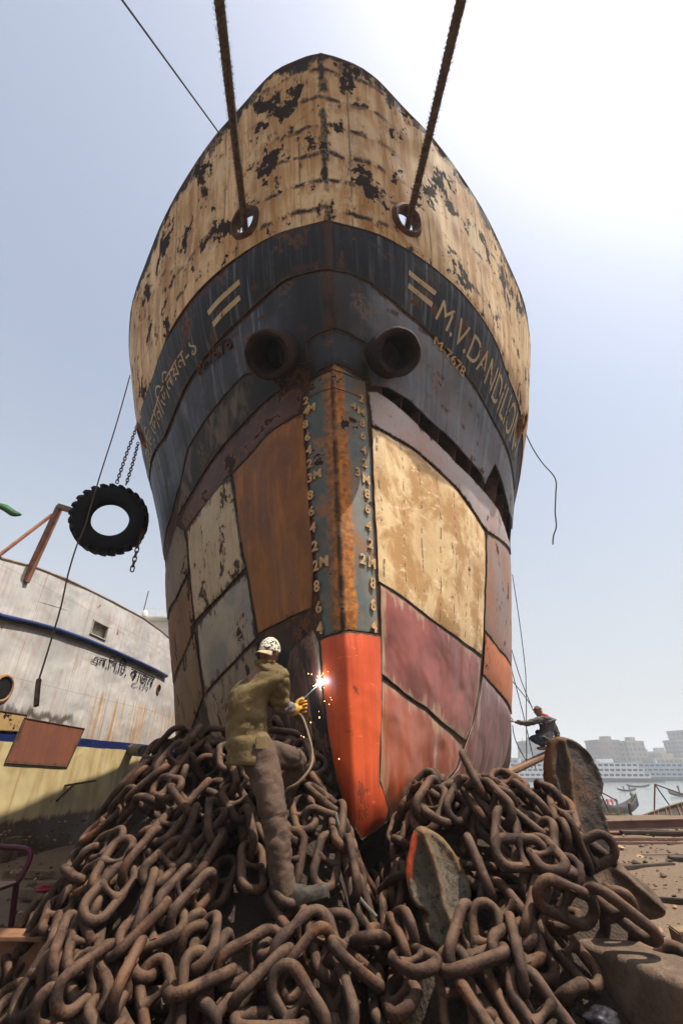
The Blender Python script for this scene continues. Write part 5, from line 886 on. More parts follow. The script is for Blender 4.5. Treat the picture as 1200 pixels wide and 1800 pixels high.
# --- timber and scraps lying about
M['wood'] = plain('weathered timber', (.17,.115,.07), .85, .5, 5, bump=.5)
for a, b, w in (((-3.6,6.6,.07),(-2.5,6.2,.07),.12), ((-3.9,7.4,-.02),(-2.0,7.3,.04),.14), ((2.75,5.0,.06),(3.9,4.75,.06),.22), ((-7.2,12.3,-.68),(-3.2,12.2,-.68),.18)):
    tag(MB().bar(a, b, w, w*.7, bevel=.01).build('timber_baulk', M['wood']), {.12:'short weathered timber lying behind the plastic chair',.14:'long timber lying on the dark ground near the grey hull',.22:'pale timber block lying right of the large anchor',.18:'heavy timber baulk under the grey ship'}[w], 'timber')
# small stones, chips and scraps strewn over the ground (nobody could count them)
deb = {}
def scrap(key, x, y, s, flat, rn):
    V, F = deb.setdefault(key, ([], [])); n = len(V); z = 0.02
    M3 = Matrix.Rotation(rn.uniform(0,6.3), 3, 'Z') @ Matrix.Rotation(rn.uniform(-.5,.5), 3, 'X')
    P = [(1,0,0),(.3,.9,.1),(-.8,.6,0),(-1,-.4,.1),(.2,-1,0),(.1,.1,.8),(-.1,0,-.7)]
    P = [M3 @ Vector((p[0]*s*rn.uniform(.6,1.3), p[1]*s*rn.uniform(.5,1.1), p[2]*s*flat)) + Vector((x,y,z)) for p in P]
    V += P; F += [tuple(i+n for i in f) for f in ((0,1,5),(1,2,5),(2,3,5),(3,4,5),(4,0,5),(1,0,6),(2,1,6),(3,2,6),(4,3,6),(0,4,6))]
rn = random.Random(3)
for i in range(5200):
    y = 2.6 + 13*rn.random()**1.7; x = rn.uniform(-.95, .95)*y
    scrap(rn.choice(('a','a','b','c')), x, y, rn.uniform(.008,.030)*(1+y*.05)*(2.2 if rn.random() < .04 else 1), rn.choice((.2,.6,.8)), rn)
for k, c, lb in (('a',(.10,.07,.05),'small brown stones strewn over the yard ground'), ('b',(.30,.20,.12),'pale wood chips strewn over the yard ground'), ('c',(.05,.035,.028),'dark rust flakes strewn over the yard ground')):
    tag(obj('debris', deb[k][0], deb[k][1], plain('debris '+k, c, .9, .5, 3, bump=0), None, False), lb, 'debris', kind='stuff')
for x, y, c, lb in ((-2.55,5.35,(.45,.42,.02),'small yellow leaf on the ground near the plastic chair'), (-2.0,5.2,(.05,.2,.08),'small green scrap on the ground left of the chains')):
    pts = [(0,0,.05),(.05,.02,.055),(.09,0,.05),(.05,-.022,.053)]
    tag(obj('fallen_leaf', [(x+p[0],y+p[1],p[2]) for p in pts]+[(x+p[0],y+p[1],p[2]-.004) for p in pts], [(0,3,2,1),(4,5,6,7),(0,1,5,4),(1,2,6,5),(2,3,7,6),(3,0,4,7)], plain('leaf '+lb[:12], c, .6, .2, 9, bump=0), None, False), lb, 'leaf')

# crumpled cloth and bags among the chains
def crumple(name, c, s, mat, lab, cat, seed):
    mb = MB().ball((0,0,0), 1, 18); V = []
    for v in mb.v:
        v = Vector(v); k = 1+.45*noise.fractal(v*1.6+Vector((seed,0,0)), .8, 2, 4)-.25*abs(noise.noise(v*3.1+Vector((0,seed,0))))
        V.append(Vector((v.x*s[0]*k, v.y*s[1]*k, v.z*s[2]*k)))
    o = obj(name, V, mb.f, mat); o.location = c; tag(o, lab, cat)
crumple('plastic_bag', Vector(PT['BAGS'][0])-Vector((0,0,.05)), (.10,.08,.045), plain('dark violet plastic', (.018,.015,.020), .45, .4, 9, bump=.2), 'crumpled dark violet plastic bag under the beam at the lower right', 'bag', 3)
crumple('rag', PT['BAGS'][1], (.13,.08,.06), plain('grey rag cloth', (.13,.14,.145), .8, .5, 12, bump=.3), 'crumpled grey rag caught in the upper left of the left heap', 'rag', 8)
crumple('rag', PT['BAGS'][2], (.16,.07,.04), plain('red rag cloth', (.22,.02,.03), .7, .5, 12, bump=.3), 'crumpled red rag on the ground left of the chains', 'rag', 14)

for k, (a, b, w_, lab) in enumerate((((3.6,8.2,.03),(5.0,8.6,.03),.10,'thin dark plank lying on the soil before the rails'), ((5.2,9.0,.05),(6.6,8.7,.04),.16,'broad dark plank lying askew at the right edge'), ((3.4,6.6,.02),(4.1,6.3,.03),.07,'short stick of timber on the soil right of the large anchor'), ((6.0,11.9,.1),(8.3,11.75,.1),.2,'squared dark timber lying between the rails and girders'))):
    tag(MB().bar(a, b, w_, .05, bevel=.008).build('timber_plank', M['wreckwood'] if 'wreckwood' in M else M.setdefault('wreckwood', plain('dark wet timber', (.055,.038,.026), .8, .5, 5, bump=.5))), lab, 'timber')
# ---------------------------------------------------------------- grey landing ship on the left, fenders, ropes
WD = np.array([2.5,4,5.5,7,9,14,24]); WX = np.array([-9.6,-7.9,-6.7,-6.15,-5.95,-5.5,-5.4])
KS = 1.45
WD = WD*KS; WX = WX*KS
def zk(z): return EYE+(np.asarray(z)-EYE)*KS
def nuv(D, z): return np.stack([np.asarray(D)/KS, EYE+(np.asarray(z)-EYE)/KS], -1)
def wall_x(D): return np.interp(D, WD, WX)
RIM_D = [v*KS for v in (2,7.5,8.3,9.3,11.1,12.7,14.7,24)]; RIM_Z = zk([4.3,4.58,4.74,4.86,4.96,5.01,4.92,4.6])
def wall_pt(D, z, off=0.0):
    D = np.atleast_1d(np.asarray(D, float)); z = np.atleast_1d(np.asarray(z, float))
    x = wall_x(D); dx = (wall_x(D+.05)-wall_x(D-.05))/.1; n = np.stack([np.ones_like(dx), -dx, 0*dx], -1); n /= np.linalg.norm(n, axis=1, keepdims=True)
    return np.stack([x, D, z], -1) + n*off
def lct_marks(g, uv, col):
    x, y, _ = g.sep(uv)
    # long rust weeps below the name
    zone = g.math('MULTIPLY', g.step(x, 10.9, 11.8), g.math('MULTIPLY', g.step(y, 1.2, 2.0), g.math('SUBTRACT', 1, g.step(y, 2.75, 3.0))))
    s = g.math('MULTIPLY', g.step(g.noise(g.map(uv, (6,.10,1)), 1.9, 5, .65), .49, .60), zone)
    col = g.mix(g.math('MULTIPLY', s, .85), col, (.42,.20,.045))
    # plate seams
    for axis, k, off in ((x, .62, .1), (y, 1.15, .35)):
        f = g.math('ABSOLUTE', g.math('SUBTRACT', g.math('FRACT', g.math('ADD', g.math('MULTIPLY', axis, k), off)), .5))
        col = g.mix(g.math('MULTIPLY', g.math('SUBTRACT', 1, g.step(f, .002, .010)), .45), col, (.16,.13,.10))
    # yellow boot topping and the blue band
    wob = g.math('MULTIPLY', g.math('SUBTRACT', g.noise(uv, 1.2, 3), .5), .05); yy = g.math('ADD', y, wob)
    yel = g.mix(g.step(g.noise(g.map(uv, (2,.5,1)), 1.5, 5), .4, .65), (.47,.38,.20), (.37,.275,.13))
    yel = g.mix(g.math('MULTIPLY', g.step(g.noise(g.map(uv, (6,.2,1),(4,0,0)), 1.6, 4), .55, .72), .6), yel, (.26,.13,.04))
    col = g.mix(g.math('SUBTRACT', 1, g.step(yy, 1.70, 1.715)), col, yel)
    band = g.math('MULTIPLY', g.step(yy, 1.70, 1.712), g.math('SUBTRACT', 1, g.step(yy, 1.865, 1.877)))
    col = g.mix(band, col, (.010,.017,.075))
    # burnt and rusty line left of the patch
    b = g.math('MULTIPLY', g.math('SUBTRACT', 1, g.step(g.math('ABSOLUTE', g.math('SUBTRACT', y, g.math('ADD', 2.18, g.math('MULTIPLY', g.math('SUBTRACT', g.noise(g.map(uv,(3,1,1)), 1.5, 5, .7), .5), .5)))), .02, .13)), g.math('SUBTRACT', 1, g.step(x, 10.6, 11.0)))
    col = g.mix(g.math('MULTIPLY', b, .85), col, (.06,.04,.025))
    low = g.math('SUBTRACT', 1, g.step(g.math('ADD', y, g.math('MULTIPLY', g.math('SUBTRACT', g.noise(g.map(uv,(2,1,1)), 2.2, 5, .7), .5), .35)), .42, .52))
    return g.mix(low, col, (.075,.04,.02))
M['lct'] = painted('grey white ship paint', (.50,.485,.465), (.37,.36,.35), chip=.665, chip_col=(.20,.11,.05), edge=0, rough=.45, extra=lct_marks, dents=.6, streak=.3, spots=0)
lct = empty('landing_ship', (-13.9, 13, 0), 'pale grey ship with blue bands and yellow lower hull on the left', 'ship')
def kp(o, t=lct): o.parent = t; o.matrix_parent_inverse = Matrix.Translation(-t.location); return o
wq = [np.array(p) for p in PT['W_WIN']]; wD0, wD1 = min(p[1] for p in wq)+.05, max(p[1] for p in wq)-.05; wz0, wz1 = zk(4.02), zk(4.33)
Ds = np.unique(np.concatenate([np.arange(2.5*KS, 24.01*KS, .22), [wD0, wD1]])); zs = np.unique(np.concatenate([np.arange(zk(-.35), zk(5.2), .15), [wz0, wz1]]))
A, B = np.meshgrid(Ds, zs, indexing='ij'); top = np.interp(A, RIM_D, RIM_Z); Zc = np.minimum(B, top)
P = wall_pt(A.ravel(), Zc.ravel()); P[:,0] += np.array([noise.noise(Vector((a*.7, z*.8, 3)))*.018 for a, z in zip(A.ravel(), Zc.ravel())])
i = np.arange(A.size).reshape(A.shape); F = np.stack([i[:-1,:-1], i[1:,:-1], i[1:,1:], i[:-1,1:]], -1).reshape(-1,4)
cD = (A[:-1,:-1]+A[1:,1:]).ravel()/2; cz = (B[:-1,:-1]+B[1:,1:]).ravel()/2
ok = ~((cD > wD0) & (cD < wD1) & (cz > wz0) & (cz < wz1)) & (B[:-1,:-1].ravel() < top[:-1,:-1].ravel())
kp(obj('hull', P, F[ok], M['lct'], None, True, nuv(A.ravel(), Zc.ravel()), {'edge': np.ones(A.size)}))
# the far side, deck and bottom close the ship
n = len(Ds); near_t = wall_pt(Ds, np.interp(Ds, RIM_D, RIM_Z)-.9); far_t = near_t.copy(); far_t[:,0] = -19.2*KS-near_t[:,0]
far_b = far_t.copy(); far_b[:,2] = zk(-.35); near_b = near_t.copy(); near_b[:,2] = zk(-.35); far_top = far_t.copy(); far_top[:,2] += .9
V = np.vstack([near_t, far_t, far_b, near_b, far_top]); Fq = []
for k in range(n-1):
    Fq += [(k, k+1, n+k+1, n+k), (n*4+k, n*4+k+1, 2*n+k+1, 2*n+k), (2*n+k, 2*n+k+1, 3*n+k+1, 3*n+k)]
kp(obj('deck', V, Fq, plain('grey deck paint', (.35,.34,.32), .6), None, False))
rimp = wall_pt(Ds, np.interp(Ds, RIM_D, RIM_Z)); kp(MB().tube(rimp, .03, 6).build('hull_rim', plain('rusty rim', (.30,.20,.13), .7, .4, 4)))
M['navy'] = painted('navy rail paint', (.022,.035,.12), (.016,.026,.085), chip=.66, chip_col=(.12,.07,.05), edge=0, rough=.45)
rD = np.linspace(5.5, 14.9, 90)*KS; rz = np.interp(rD, [p[1] for p in PT['W_RAIL']], [p[2] for p in PT['W_RAIL']])
mb = MB()
for k in range(len(rD)-1):
    pass
prof = [(.0,.0),(.10,-.015),(.12,-.065),(.10,-.125),(.0,-.145)]; V = []; Fq = []
for D_, z_ in zip(rD, rz):
    for o_, h_ in prof: V.append(wall_pt(D_, z_+h_, o_)[0])
m = len(prof)
for k in range(len(rD)-1):
    for j in range(m-1): Fq.append((k*m+j, (k+1)*m+j, (k+1)*m+j+1, k*m+j+1))
kp(obj('rub_rail', V, Fq, M['navy'], None, True, [(D_, z_+h_) for D_, z_ in zip(rD, rz) for _, h_ in prof], {'edge': np.ones(len(V))}))
def wall_patch(name, pts, mat, off=.02):
    a, b, c, d = [(p[1], p[2]) for p in pts]; k = 16; V = []; uv = []; ed = []
    for i in range(k+1):
        for j in range(k+1):
            s, t = i/k, j/k; D_ = (a[0]*(1-s)+b[0]*s)*(1-t)+(d[0]*(1-s)+c[0]*s)*t; z_ = (a[1]*(1-s)+b[1]*s)*(1-t)+(d[1]*(1-s)+c[1]*s)*t
            V.append(wall_pt(D_, z_, off)[0]); uv.append(tuple(nuv(D_, z_))); ed.append(min(s, 1-s, t, 1-t)*1.0)
    Fq = [(i*(k+1)+j, i*(k+1)+j+1, (i+1)*(k+1)+j+1, (i+1)*(k+1)+j) for i in range(k) for j in range(k)]
    kp(obj(name, V, Fq, mat, None, True, uv, {'edge': ed}))
    bd = [V[i*(k+1)] for i in range(k)] + [V[k*(k+1)+j] for j in range(k)] + [V[(k-i)*(k+1)+k] for i in range(k)] + [V[k-j] for j in range(k)]
    s = MB().tube(bd, .017, 6, closed=True).build('weld_seam', M['weld']); kp(s)
wall_patch('hull_patch', PT['W_PATCH'], painted('red patch plate', (.20,.065,.045), (.15,.06,.042), chip=.64, edge=.05, edge_col=(.04,.025,.02), rough=.6, streak=.3))
wall_patch('hull_patch', PT['W_PATCH2'], painted('ochre patch plate', (.42,.29,.13), (.34,.22,.09), chip=.60, edge=.04, rough=.6), .018)
def wall_text(name, text, q, mat, nb):
    bm = glyphs(text, 1, 0, .0); cut_long(bm, .3); V, Fq = bm_data(bm); bm.free()
    x0, x1, y0, y1 = V[:,0].min(), V[:,0].max(), 0, V[:,1].max(); s = (V[:,0]-x0)/(x1-x0); t = (V[:,1]-y0)/(y1-y0)
    b = np.array([(p[1], p[2]) for p in q[:nb]]); u = np.array([(p[1], p[2]) for p in q[nb:]]); k = np.linspace(0, 1, nb)
    bd, bz = np.interp(s, k, b[:,0]), np.interp(s, k, b[:,1]); ud, uz = np.interp(s, k, u[:,0]), np.interp(s, k, u[:,1])
    kp(obj(name, wall_pt(bd+(ud-bd)*t, bz+(uz-bz)*t, .022), Fq, mat, None, False))
M['ink'] = plain('black lettering paint', (.012,.012,.016), .5, .3, 8, bump=0)
wall_text('ship_name', '\u098f\u09b2.\u09bf\u09b8.\u09bf\u099f. \u0995\u09be\u099c\u09b2', PT['W_TEXT'], M['ink'], 3)
wall_text('ship_number', 'C-179', PT['W_NUM'], M['navy'], 2)
# window with its frame
M['dark'] = plain('dark hollow', (.006,.006,.006), .9, .1, 3, bump=0)
mb = MB(); wc = wall_pt((wD0+wD1)/2, (wz0+wz1)/2)[0]; tdir = Vector(wall_pt(wD1, wz0)[0]-wall_pt(wD0, wz0)[0]).normalized(); nd = Vector((tdir.y, -tdir.x, 0)); Rw = Matrix((tdir, nd, Vector((0,0,1)))).transposed(); L = wD1-wD0; hz = wz1-wz0
for dz in (-hz/2, hz/2): mb.box(Vector(wc)+Vector((0,0,dz)), (L+.06, .07, .035), Rw)
for dt in (-L/2, L/2): mb.box(Vector(wc)+tdir*dt, (.035, .07, hz+.02), Rw)
kp(mb.build('window_frame', plain('window frame paint', (.40,.36,.30), .6), None, False))
mb = MB().box(Vector(wc)-nd*.16, (L+.5, .02, hz+.5), Rw); kp(mb.build('cabin_panel', plain('cabin lining', (.75,.70,.58), .7), None, False))
tarp = MB().ball(Vector(wc)-nd*.10+Vector((0,0,-hz/2+.02)), .06, 10, (1.5,2.6,.9)); kp(tarp.build('tarpaulin', plain('blue tarpaulin', (.02,.03,.09), .6)))
for k, (p, r1) in enumerate(zip(PT['W_HOLE'], (.19, .32))):
    n_ = Vector((1, -.09, 0)).normalized(); x_ = Vector((0,0,1)); Mx = Matrix((Vector((-n_.y, n_.x, 0)), x_, n_)).transposed().to_4x4(); Mx.translation = wall_pt(p[1], p[2])[0]
    mb = MB().lathe([(.001,.012),(r1*.8,.012),(r1*.82,.03),(r1,.035),(r1*1.06,.0)], 28, Mx)
    o = kp(mb.build('hawse_hole', M['dark']))
    rg = MB().lathe([(r1*.84,.03),(r1*.92,.05),(r1*1.05,.04),(r1*1.1,.0)], 28, Mx); rg = rg.build('hole_rim', plain('hole rim rust', (.30,.16,.07), .8, .5, 6)); rg.parent = o; rg.matrix_parent_inverse = o.matrix_parent_inverse.copy(); rg.matrix_parent_inverse = Matrix.Identity(4)
p = PT['W_BRK']
mb = MB().bar(Vector(p[0])+Vector((.05,0,0)), Vector(p[1])+Vector((.25,0,0)), .05, .05).bar(Vector(p[2])+Vector((.2,0,0)), Vector(p[3])+Vector((.03,0,0)), .04, .05); kp(mb.build('hull_bracket', M['darkrust'], None, False))
p = Vector(PT['W_PIPE'][0]); p = Vector(wall_pt(13.6*KS, zk(1.72))[0])
mb = MB().tube([p+Vector((-.1,0,0)), p+Vector((.36,-.7,-.03)), p+Vector((1.05,-1.6,-.09))], [.19,.19,.18], 16)
kp(mb.build('drain_pipe', plain('burnt pipe', (.035,.032,.03), .7, .5, 4, bump=.4, col2=(.18,.15,.12))))
# davit post on the rim with its brace
q = [Vector(v) for v in PT['POST']]
kp(MB().bar(q[0]-Vector((0,0,.5)), q[1], .16, .16, (0,1,0), .01).build('davit_post', M['rustpost'] if 'rustpost' in M else M.setdefault('rustpost', plain('post rust paint', (.23,.10,.06), .7, .45, 5, bump=.3))))
kp(MB().bar(q[1]+Vector((-.05,0,.0)), q[2], .15, .13, (0,1,0), .01).build('davit_arm', M['darkrust']))
kp(MB().bar(q[3], q[4], .07, .07, (0,1,0)).build('davit_brace', M['rustpost'], None, False))
# deckhouse and railing behind, seen beside the bow
M['white'] = plain('aged white paint', (.62,.60,.55), .5, .15, 4, bump=.1)
def sk(x, y, z): return Vector((x*KS, y*KS, float(zk(z))))
kp(MB().box((-9.0, 26, 6.6), (1.9, 6, 2.5), None, .03).build('deckhouse', M['white']))
kp(MB().box((-9.0, 25.7, 7.9), (2.4, 6.6, .12), None, .02).build('deckhouse_roof', M['white']))
mb = MB()
for dz in (.17, .34, .51): mb.bar((-10.35, 22.8, 7.92+dz), (-8.0, 22.8, 7.92+dz), .022)
for k in range(6): mb.bar((-10.3+k*.45, 22.8, 7.9), (-10.3+k*.45, 22.8, 8.44), .024)
kp(mb.build('railing', M['white'], None, False))
kp(MB().tube([(-10.05,22.6,7.6),(-10.0,22.6,9.3)], .025, 6).build('aerial', M['darkrust']))
kp(MB().lathe([(.001,0),(.12,0),(.13,.06),(.13,.25),(.09,.3),(.001,.31)], 16, Matrix.Translation((-9.85,22.4,7.9))).build('searchlight', M['white']))
# keel blocks under it
for k, y in enumerate((14.3, 17.6, 21.)):
    tag(MB().box((-10, y, -.5), (3.3, .6, .5), None, .02).build('keel_block', M['wood']), ['nearest dark timber block under the grey ship', 'middle dark timber block under the grey ship', 'farthest dark timber block under the grey ship'][k], 'block', 'keel blocks under the grey ship')

# --- tyre fender with its chains
M['rubber'] = plain('black tyre rubber', (.012,.012,.013), .75, .3, 6, bump=.3)
tc_ = Vector(PT['TYRE'][0]); axis = Vector((-.40, .88, .20)).normalized(); x_ = axis.cross(Vector((0,0,1))).normalized(); y_ = axis.cross(x_)
Mt = Matrix((x_, y_, axis)).transposed().to_4x4(); Mt.translation = tc_
ty = empty('tyre_fender', tc_, 'large black tractor tyre hanging on chains at the left side of the ship', 'tyre')
Ro, Ri, Wd = .70, .345, .19
prof = [(Ri,-.12),(Ri+.03,-.15),(Ri+.12,-Wd),(Ro-.13,-Wd),(Ro-.05,-.15),(Ro-.03,-.08),(Ro-.025,0),(Ro-.03,.08),(Ro-.05,.15),(Ro-.13,Wd),(Ri+.12,Wd),(Ri+.03,.15),(Ri,.12),(Ri+.035,.09),(Ro-.16,.10),(Ro-.14,-.10),(Ri+.035,-.09)]
mb = MB().lathe(prof, 56, Mt, close=True); kp(mb.build('tyre_body', M['rubber']), ty)
mb = MB()
for k in range(26):
    for sgn in (-1, 1):
        a = 2*math.pi*(k+.5*(sgn > 0))/26; rr = Matrix.Rotation(a, 4, 'Z'); 
        R3 = (Mt @ rr).to_3x3() @ Matrix.Rotation(sgn*.5, 3, 'X')
        mb.box(Mt @ rr @ Vector((Ro-.035, 0, sgn*.10)), (.085, .075, .19), R3)
kp(mb.build('tread', M['rubber'], None, False), ty)
sm = MB(); hl_, r_ = .022, .021
lp = [(-hl_,-r_,0),(hl_,-r_,0)]+[(hl_+r_*math.cos(a), r_*math.sin(a),0) for a in (-.9,-.3,.3,.9)]+[(hl_,r_,0),(-hl_,r_,0)]+[(-hl_-r_*math.cos(a), r_*math.sin(a),0) for a in (.9,.3,-.3,-.9)]
sm.tube(lp, .0085, 6, closed=True); so_ = sm.build('chain_link', M['darkrust']); small_link = so_.data; bpy.data.objects.remove(so_)
def small_chain(key, label, sc=1.0):
    pts = [Vector(p) for p in PT[key]]; t = empty('fender_chain', pts[0], label, 'chain', 'thin chains of the tyre'); P = smooth_path(pts, 30); S = [0]
    for a, b in zip(P[:-1], P[1:]): S.append(S[-1]+(b-a).length)
    pit = .068*sc; n = int(S[-1]/pit)
    for k in range(min(n, 90)):
        s = k*pit; p = Vector([np.interp(s, S, [q[c] for q in P]) for c in range(3)]); p2 = Vector([np.interp(s+.03, S, [q[c] for q in P]) for c in range(3)]); d = (p2-p).normalized()
        if d.length < .1: continue
        u_ = d.orthogonal().normalized(); v_ = d.cross(u_)
        if k % 2: u_, v_ = v_, -u_
        o = bpy.data.objects.new('chain_link', small_link); COL.objects.link(o); o.parent = t
        m4 = Matrix((d, u_, v_)).transposed().to_4x4() @ Matrix.Scale(sc, 4); m4.translation = p-t.location; o.matrix_local = m4
small_chain('TCH1', 'thin rusty chain holding the tyre, the left one of two', 1.25)
small_chain('TCH2', 'thin rusty chain holding the tyre, nearer the hull', 1.25)
small_chain('TCH3', 'thin rusty chain dangling free below the tyre', 1.5)

# --- ropes and wires
def rope_mat(name, a, b):
    g = G(name, .9, 0, .15); v = g.tc('Object'); n = g.noise(v, 14, 5, .7); n2 = g.noise(v, 90, 3, .7)
    c = g.mix(g.step(n, .35, .65), a, b); c = g.mix(g.math('MULTIPLY', g.step(n2, .5, .65), .5), c, tuple(x*.4 for x in a))
    return g.done(c, None, g.bump(n2, .8, .01))
M['rope'] = rope_mat('old coir rope', (.075,.048,.032), (.13,.088,.058)); M['line'] = rope_mat('dark line', (.06,.045,.035), (.09,.07,.055))
P0, P1, P2, P3 = (Vector(p) for p in PT['ROPES'])
for a, b, lab in ((P0, P1, 'thick brown mooring rope from the left hole of the bulwark'), (P2, P3, 'thick brown mooring rope from the right hole of the bulwark')):
    d = b-a; L = 17.0; u_ = d.normalized(); x_ = u_.orthogonal().normalized(); y_ = u_.cross(x_); mb = MB(); nseg = 700
    for s3 in range(3):
        pts = []
        for k in range(nseg+1):
            t = -.35+L*k/nseg; ph = t*2*math.pi/.15+s3*2.0944
            sag = .02*t*t*.15
            pts.append(a+u_*t+(x_*math.cos(ph)+y_*math.sin(ph))*.020+Vector((0,0,-sag*0)))
        mb.tube(pts, .0285, 6)
    fz = random.Random(2)
    for k in range(2600):
        t = fz.uniform(0, 4.5); an = fz.uniform(0, 6.28); p = a+u_*t+(x_*math.cos(an)+y_*math.sin(an))*.048; o_ = (x_*math.cos(an)+y_*math.sin(an))*.022+u_*fz.uniform(-.02,.02)
        w_ = u_*.0016; mb.add([p-w_, p+w_, p+o_+w_*.3], [(0,1,2)])
    o = mb.build('mooring_rope', M['rope']); tag(o, lab, 'rope', 'thick mooring ropes')
a, b = (Vector(p) for p in PT['WIRE']); d = b-a
tag(MB().tube([a, b, a+d*3], .011, 6).build('wire_rope', M['line']), 'thin steel wire running from the left rim up to the upper left', 'wire')
pts = smooth_path(PT['LINE_L'], 6); rr = [.011]*len(pts)
for k in range(len(pts)): rr[k] = .011 if k < len(pts)-8 else .030+.006*noise.noise(Vector((k*3,0,0)))
tag(MB().tube(pts, rr, 7).build('hanging_line', M['rope']), 'thin brown line hanging past the tyre with a frayed thick end', 'rope')
tag(MB().tube(smooth_path(PT['CABLE_R'], 6), .012, 6).build('loose_cable', M['line']), 'black loose cable dangling in the air right of the ship', 'cable')
mb = MB().ball(Vector(PT['CABLE_R'][1]), .035, 8)
for k, (key, lab) in enumerate((('STAGE','tallest thin staging rope hanging from the right side of the ship'), ('STAGE2','thin staging rope slanting down to the crouching man, upper one'), ('STAGE3','thin staging rope slanting down past the plank'), ('STAGE4','thin staging rope slanting to the crouching man, lower one'), ('STAGE5','slack thin rope curving below the crouching man\u2019s hand'))):
    tag(MB().tube(smooth_path(PT[key], 8), .011, 5).build('staging_rope', M['line']), lab, 'rope', 'thin ropes of the staging')
pts = smooth_path(PT['WCABLE'], 8)
tag(MB().tube(pts, .010, 6).build('welding_cable', plain('grey green cable sheath', (.10,.095,.075), .5, .3, 20, bump=0)), 'thin grey cable hanging from the left heap down to the ground', 'cable')
# palm leaf tip at the left edge
lf = smooth_path(PT['LEAF'], 6); V = []; n = len(lf)
for k, p in enumerate(lf):
    w_ = .028*math.sin(math.pi*min(1, (k+2)/(n+1))*.95)+.003; V += [p+Vector((0,0,w_)), p+Vector((0,-.012,-.004)), p+Vector((0,0,-w_)), p+Vector((0,.006,0))]
Fq = [(k*4+j, k*4+(j+1) % 4, k*4+4+(j+1) % 4, k*4+4+j) for k in range(n-1) for j in range(4)]
tag(obj('palm_leaf', V, Fq, plain('green leaf', (.035,.10,.035), .5, .5, 20)), 'green leaf tip poking in at the left edge', 'leaf')
for y_, lab in ((5.6, 'dark timber stack added to darken the gap under the big rusty ship, nearest the bow'), (9.5, 'dark timber stack added to darken the gap under the big rusty ship, farther aft')):
    mb = MB()  # stacks added to deepen the dark under the keel
    for k in range(3): mb.box((.12+.02*k, y_, .10+.205*k), (1.3-.18*k, .55-.04*k, .20), None, .012)
    tag(mb.build('keel_block', M['wreckwood']), lab, 'block', 'added dark blocks under the rusty ship')
# ---------------------------------------------------------------- the river bank, boats and the city across the water
tag(obj('far_bank', [(-1200,330,-4.3),(1400,330,-4.3),(1400,2400,-1.5),(-1200,2400,-1.5),(1400,345,-1.5),(-1200,345,-1.5)], [(0,1,4,5),(5,4,2,3)], plain('far bank earth', (.16,.15,.12), .9, .3, .05, bump=0), None, False), kind='structure')
M['ferry'] = plain('ferry white', (.50,.51,.52), .5, .08, .3, bump=0); M['ferry_b'] = plain('ferry pale blue', (.26,.33,.40), .5, .1, .3, bump=0)
M['glassd'] = plain('dark openings', (.03,.04,.05), .5, .2, .3, bump=0); M['redhull'] = plain('dark ferry hull', (.06,.07,.09), .6, .2, .3, bump=0)
def ferry(name, c, yaw, L, Wd, decks, mat, label):
    t = empty('ferry', c, label, 'ferry', 'river ferries across the water', yaw)
    n = 14; V = []
    prof = [(-L/2,.8),(-L*.42,1),(0,1),(L*.36,.96),(L*.46,.6),(L*.53,.06)]
    for z in (-.4, 2.2):
        for s in (1, -1):
            V += [(x*(1+.01*z), s*Wd/2*w*(1 if z > 0 else .85), z) for x, w in prof]
    m = len(prof); Fq = []
    for k in range(m-1): Fq += [(k,k+1,2*m+k+1,2*m+k), (m+k+1,m+k,3*m+k,3*m+k+1), (2*m+k,2*m+k+1,3*m+k+1,3*m+k), (m+k,m+k+1,k+1,k)]
    Fq += [(0,2*m,3*m,m),(m-1,2*m-1,4*m-1,3*m-1)]
    obj('hull', V, Fq, M['redhull'], t, False)
    for d in range(decks):
        z = 2.2+d*2.7; l = L*(.93-.05*d); mb = MB()
        mb.box((-L*.02, 0, z+.12), (l, Wd, .24)).box((-L*.02, 0, z+.62), (l, Wd, .76))
        k = int(l/2.3)
        for q in range(k+1):
            x = -L*.02-l/2+l*q/k
            for s in (-1, 1): mb.box((x, s*(Wd/2-.15), z+1.7), (.55, .3, 1.5))
        for s in (-1, 1): mb.box((-L*.02, s*(Wd/2-.15), z+2.42), (l, .3, .34))
        mb.build('deck', mat, t, False)
        MB().box((-L*.02, 0, z+1.6), (l-1, Wd-1.6, 1.9)).build('cabin', M['glassd'], t, False)
    z = 2.2+decks*2.7; mb = MB().box((-L*.02, 0, z+.1), (L*.84, Wd*.98, .2)); mb.build('roof', mat, t, False)
    MB().box((L*.24, 0, z+1.3), (6, Wd*.55, 2.2), None, .2).build('wheelhouse', mat, t, False)
    MB().lathe([(.9,0),(.8,2.6),(.001,2.6)], 12, Matrix.Translation((-L*.25,0,z+.2))).build('funnel', M['ferry_b'], t)
    t.scale = (1, 1, .72)
    return t
ferry('ferry', (103, 243, -4.2), R(-14), 76, 12, 3, M['ferry'], 'long white ferry with three rows of openings behind the large anchor')
ferry('ferry', (174, 260, -4.2), R(-20), 60, 11, 3, M['ferry_b'], 'bluish ferry at the right edge across the river')
ferry('ferry', (76, 275, -4.2), R(8), 52, 11, 2, M['ferry'], 'distant white ferry low on the water beside the plank ropes')
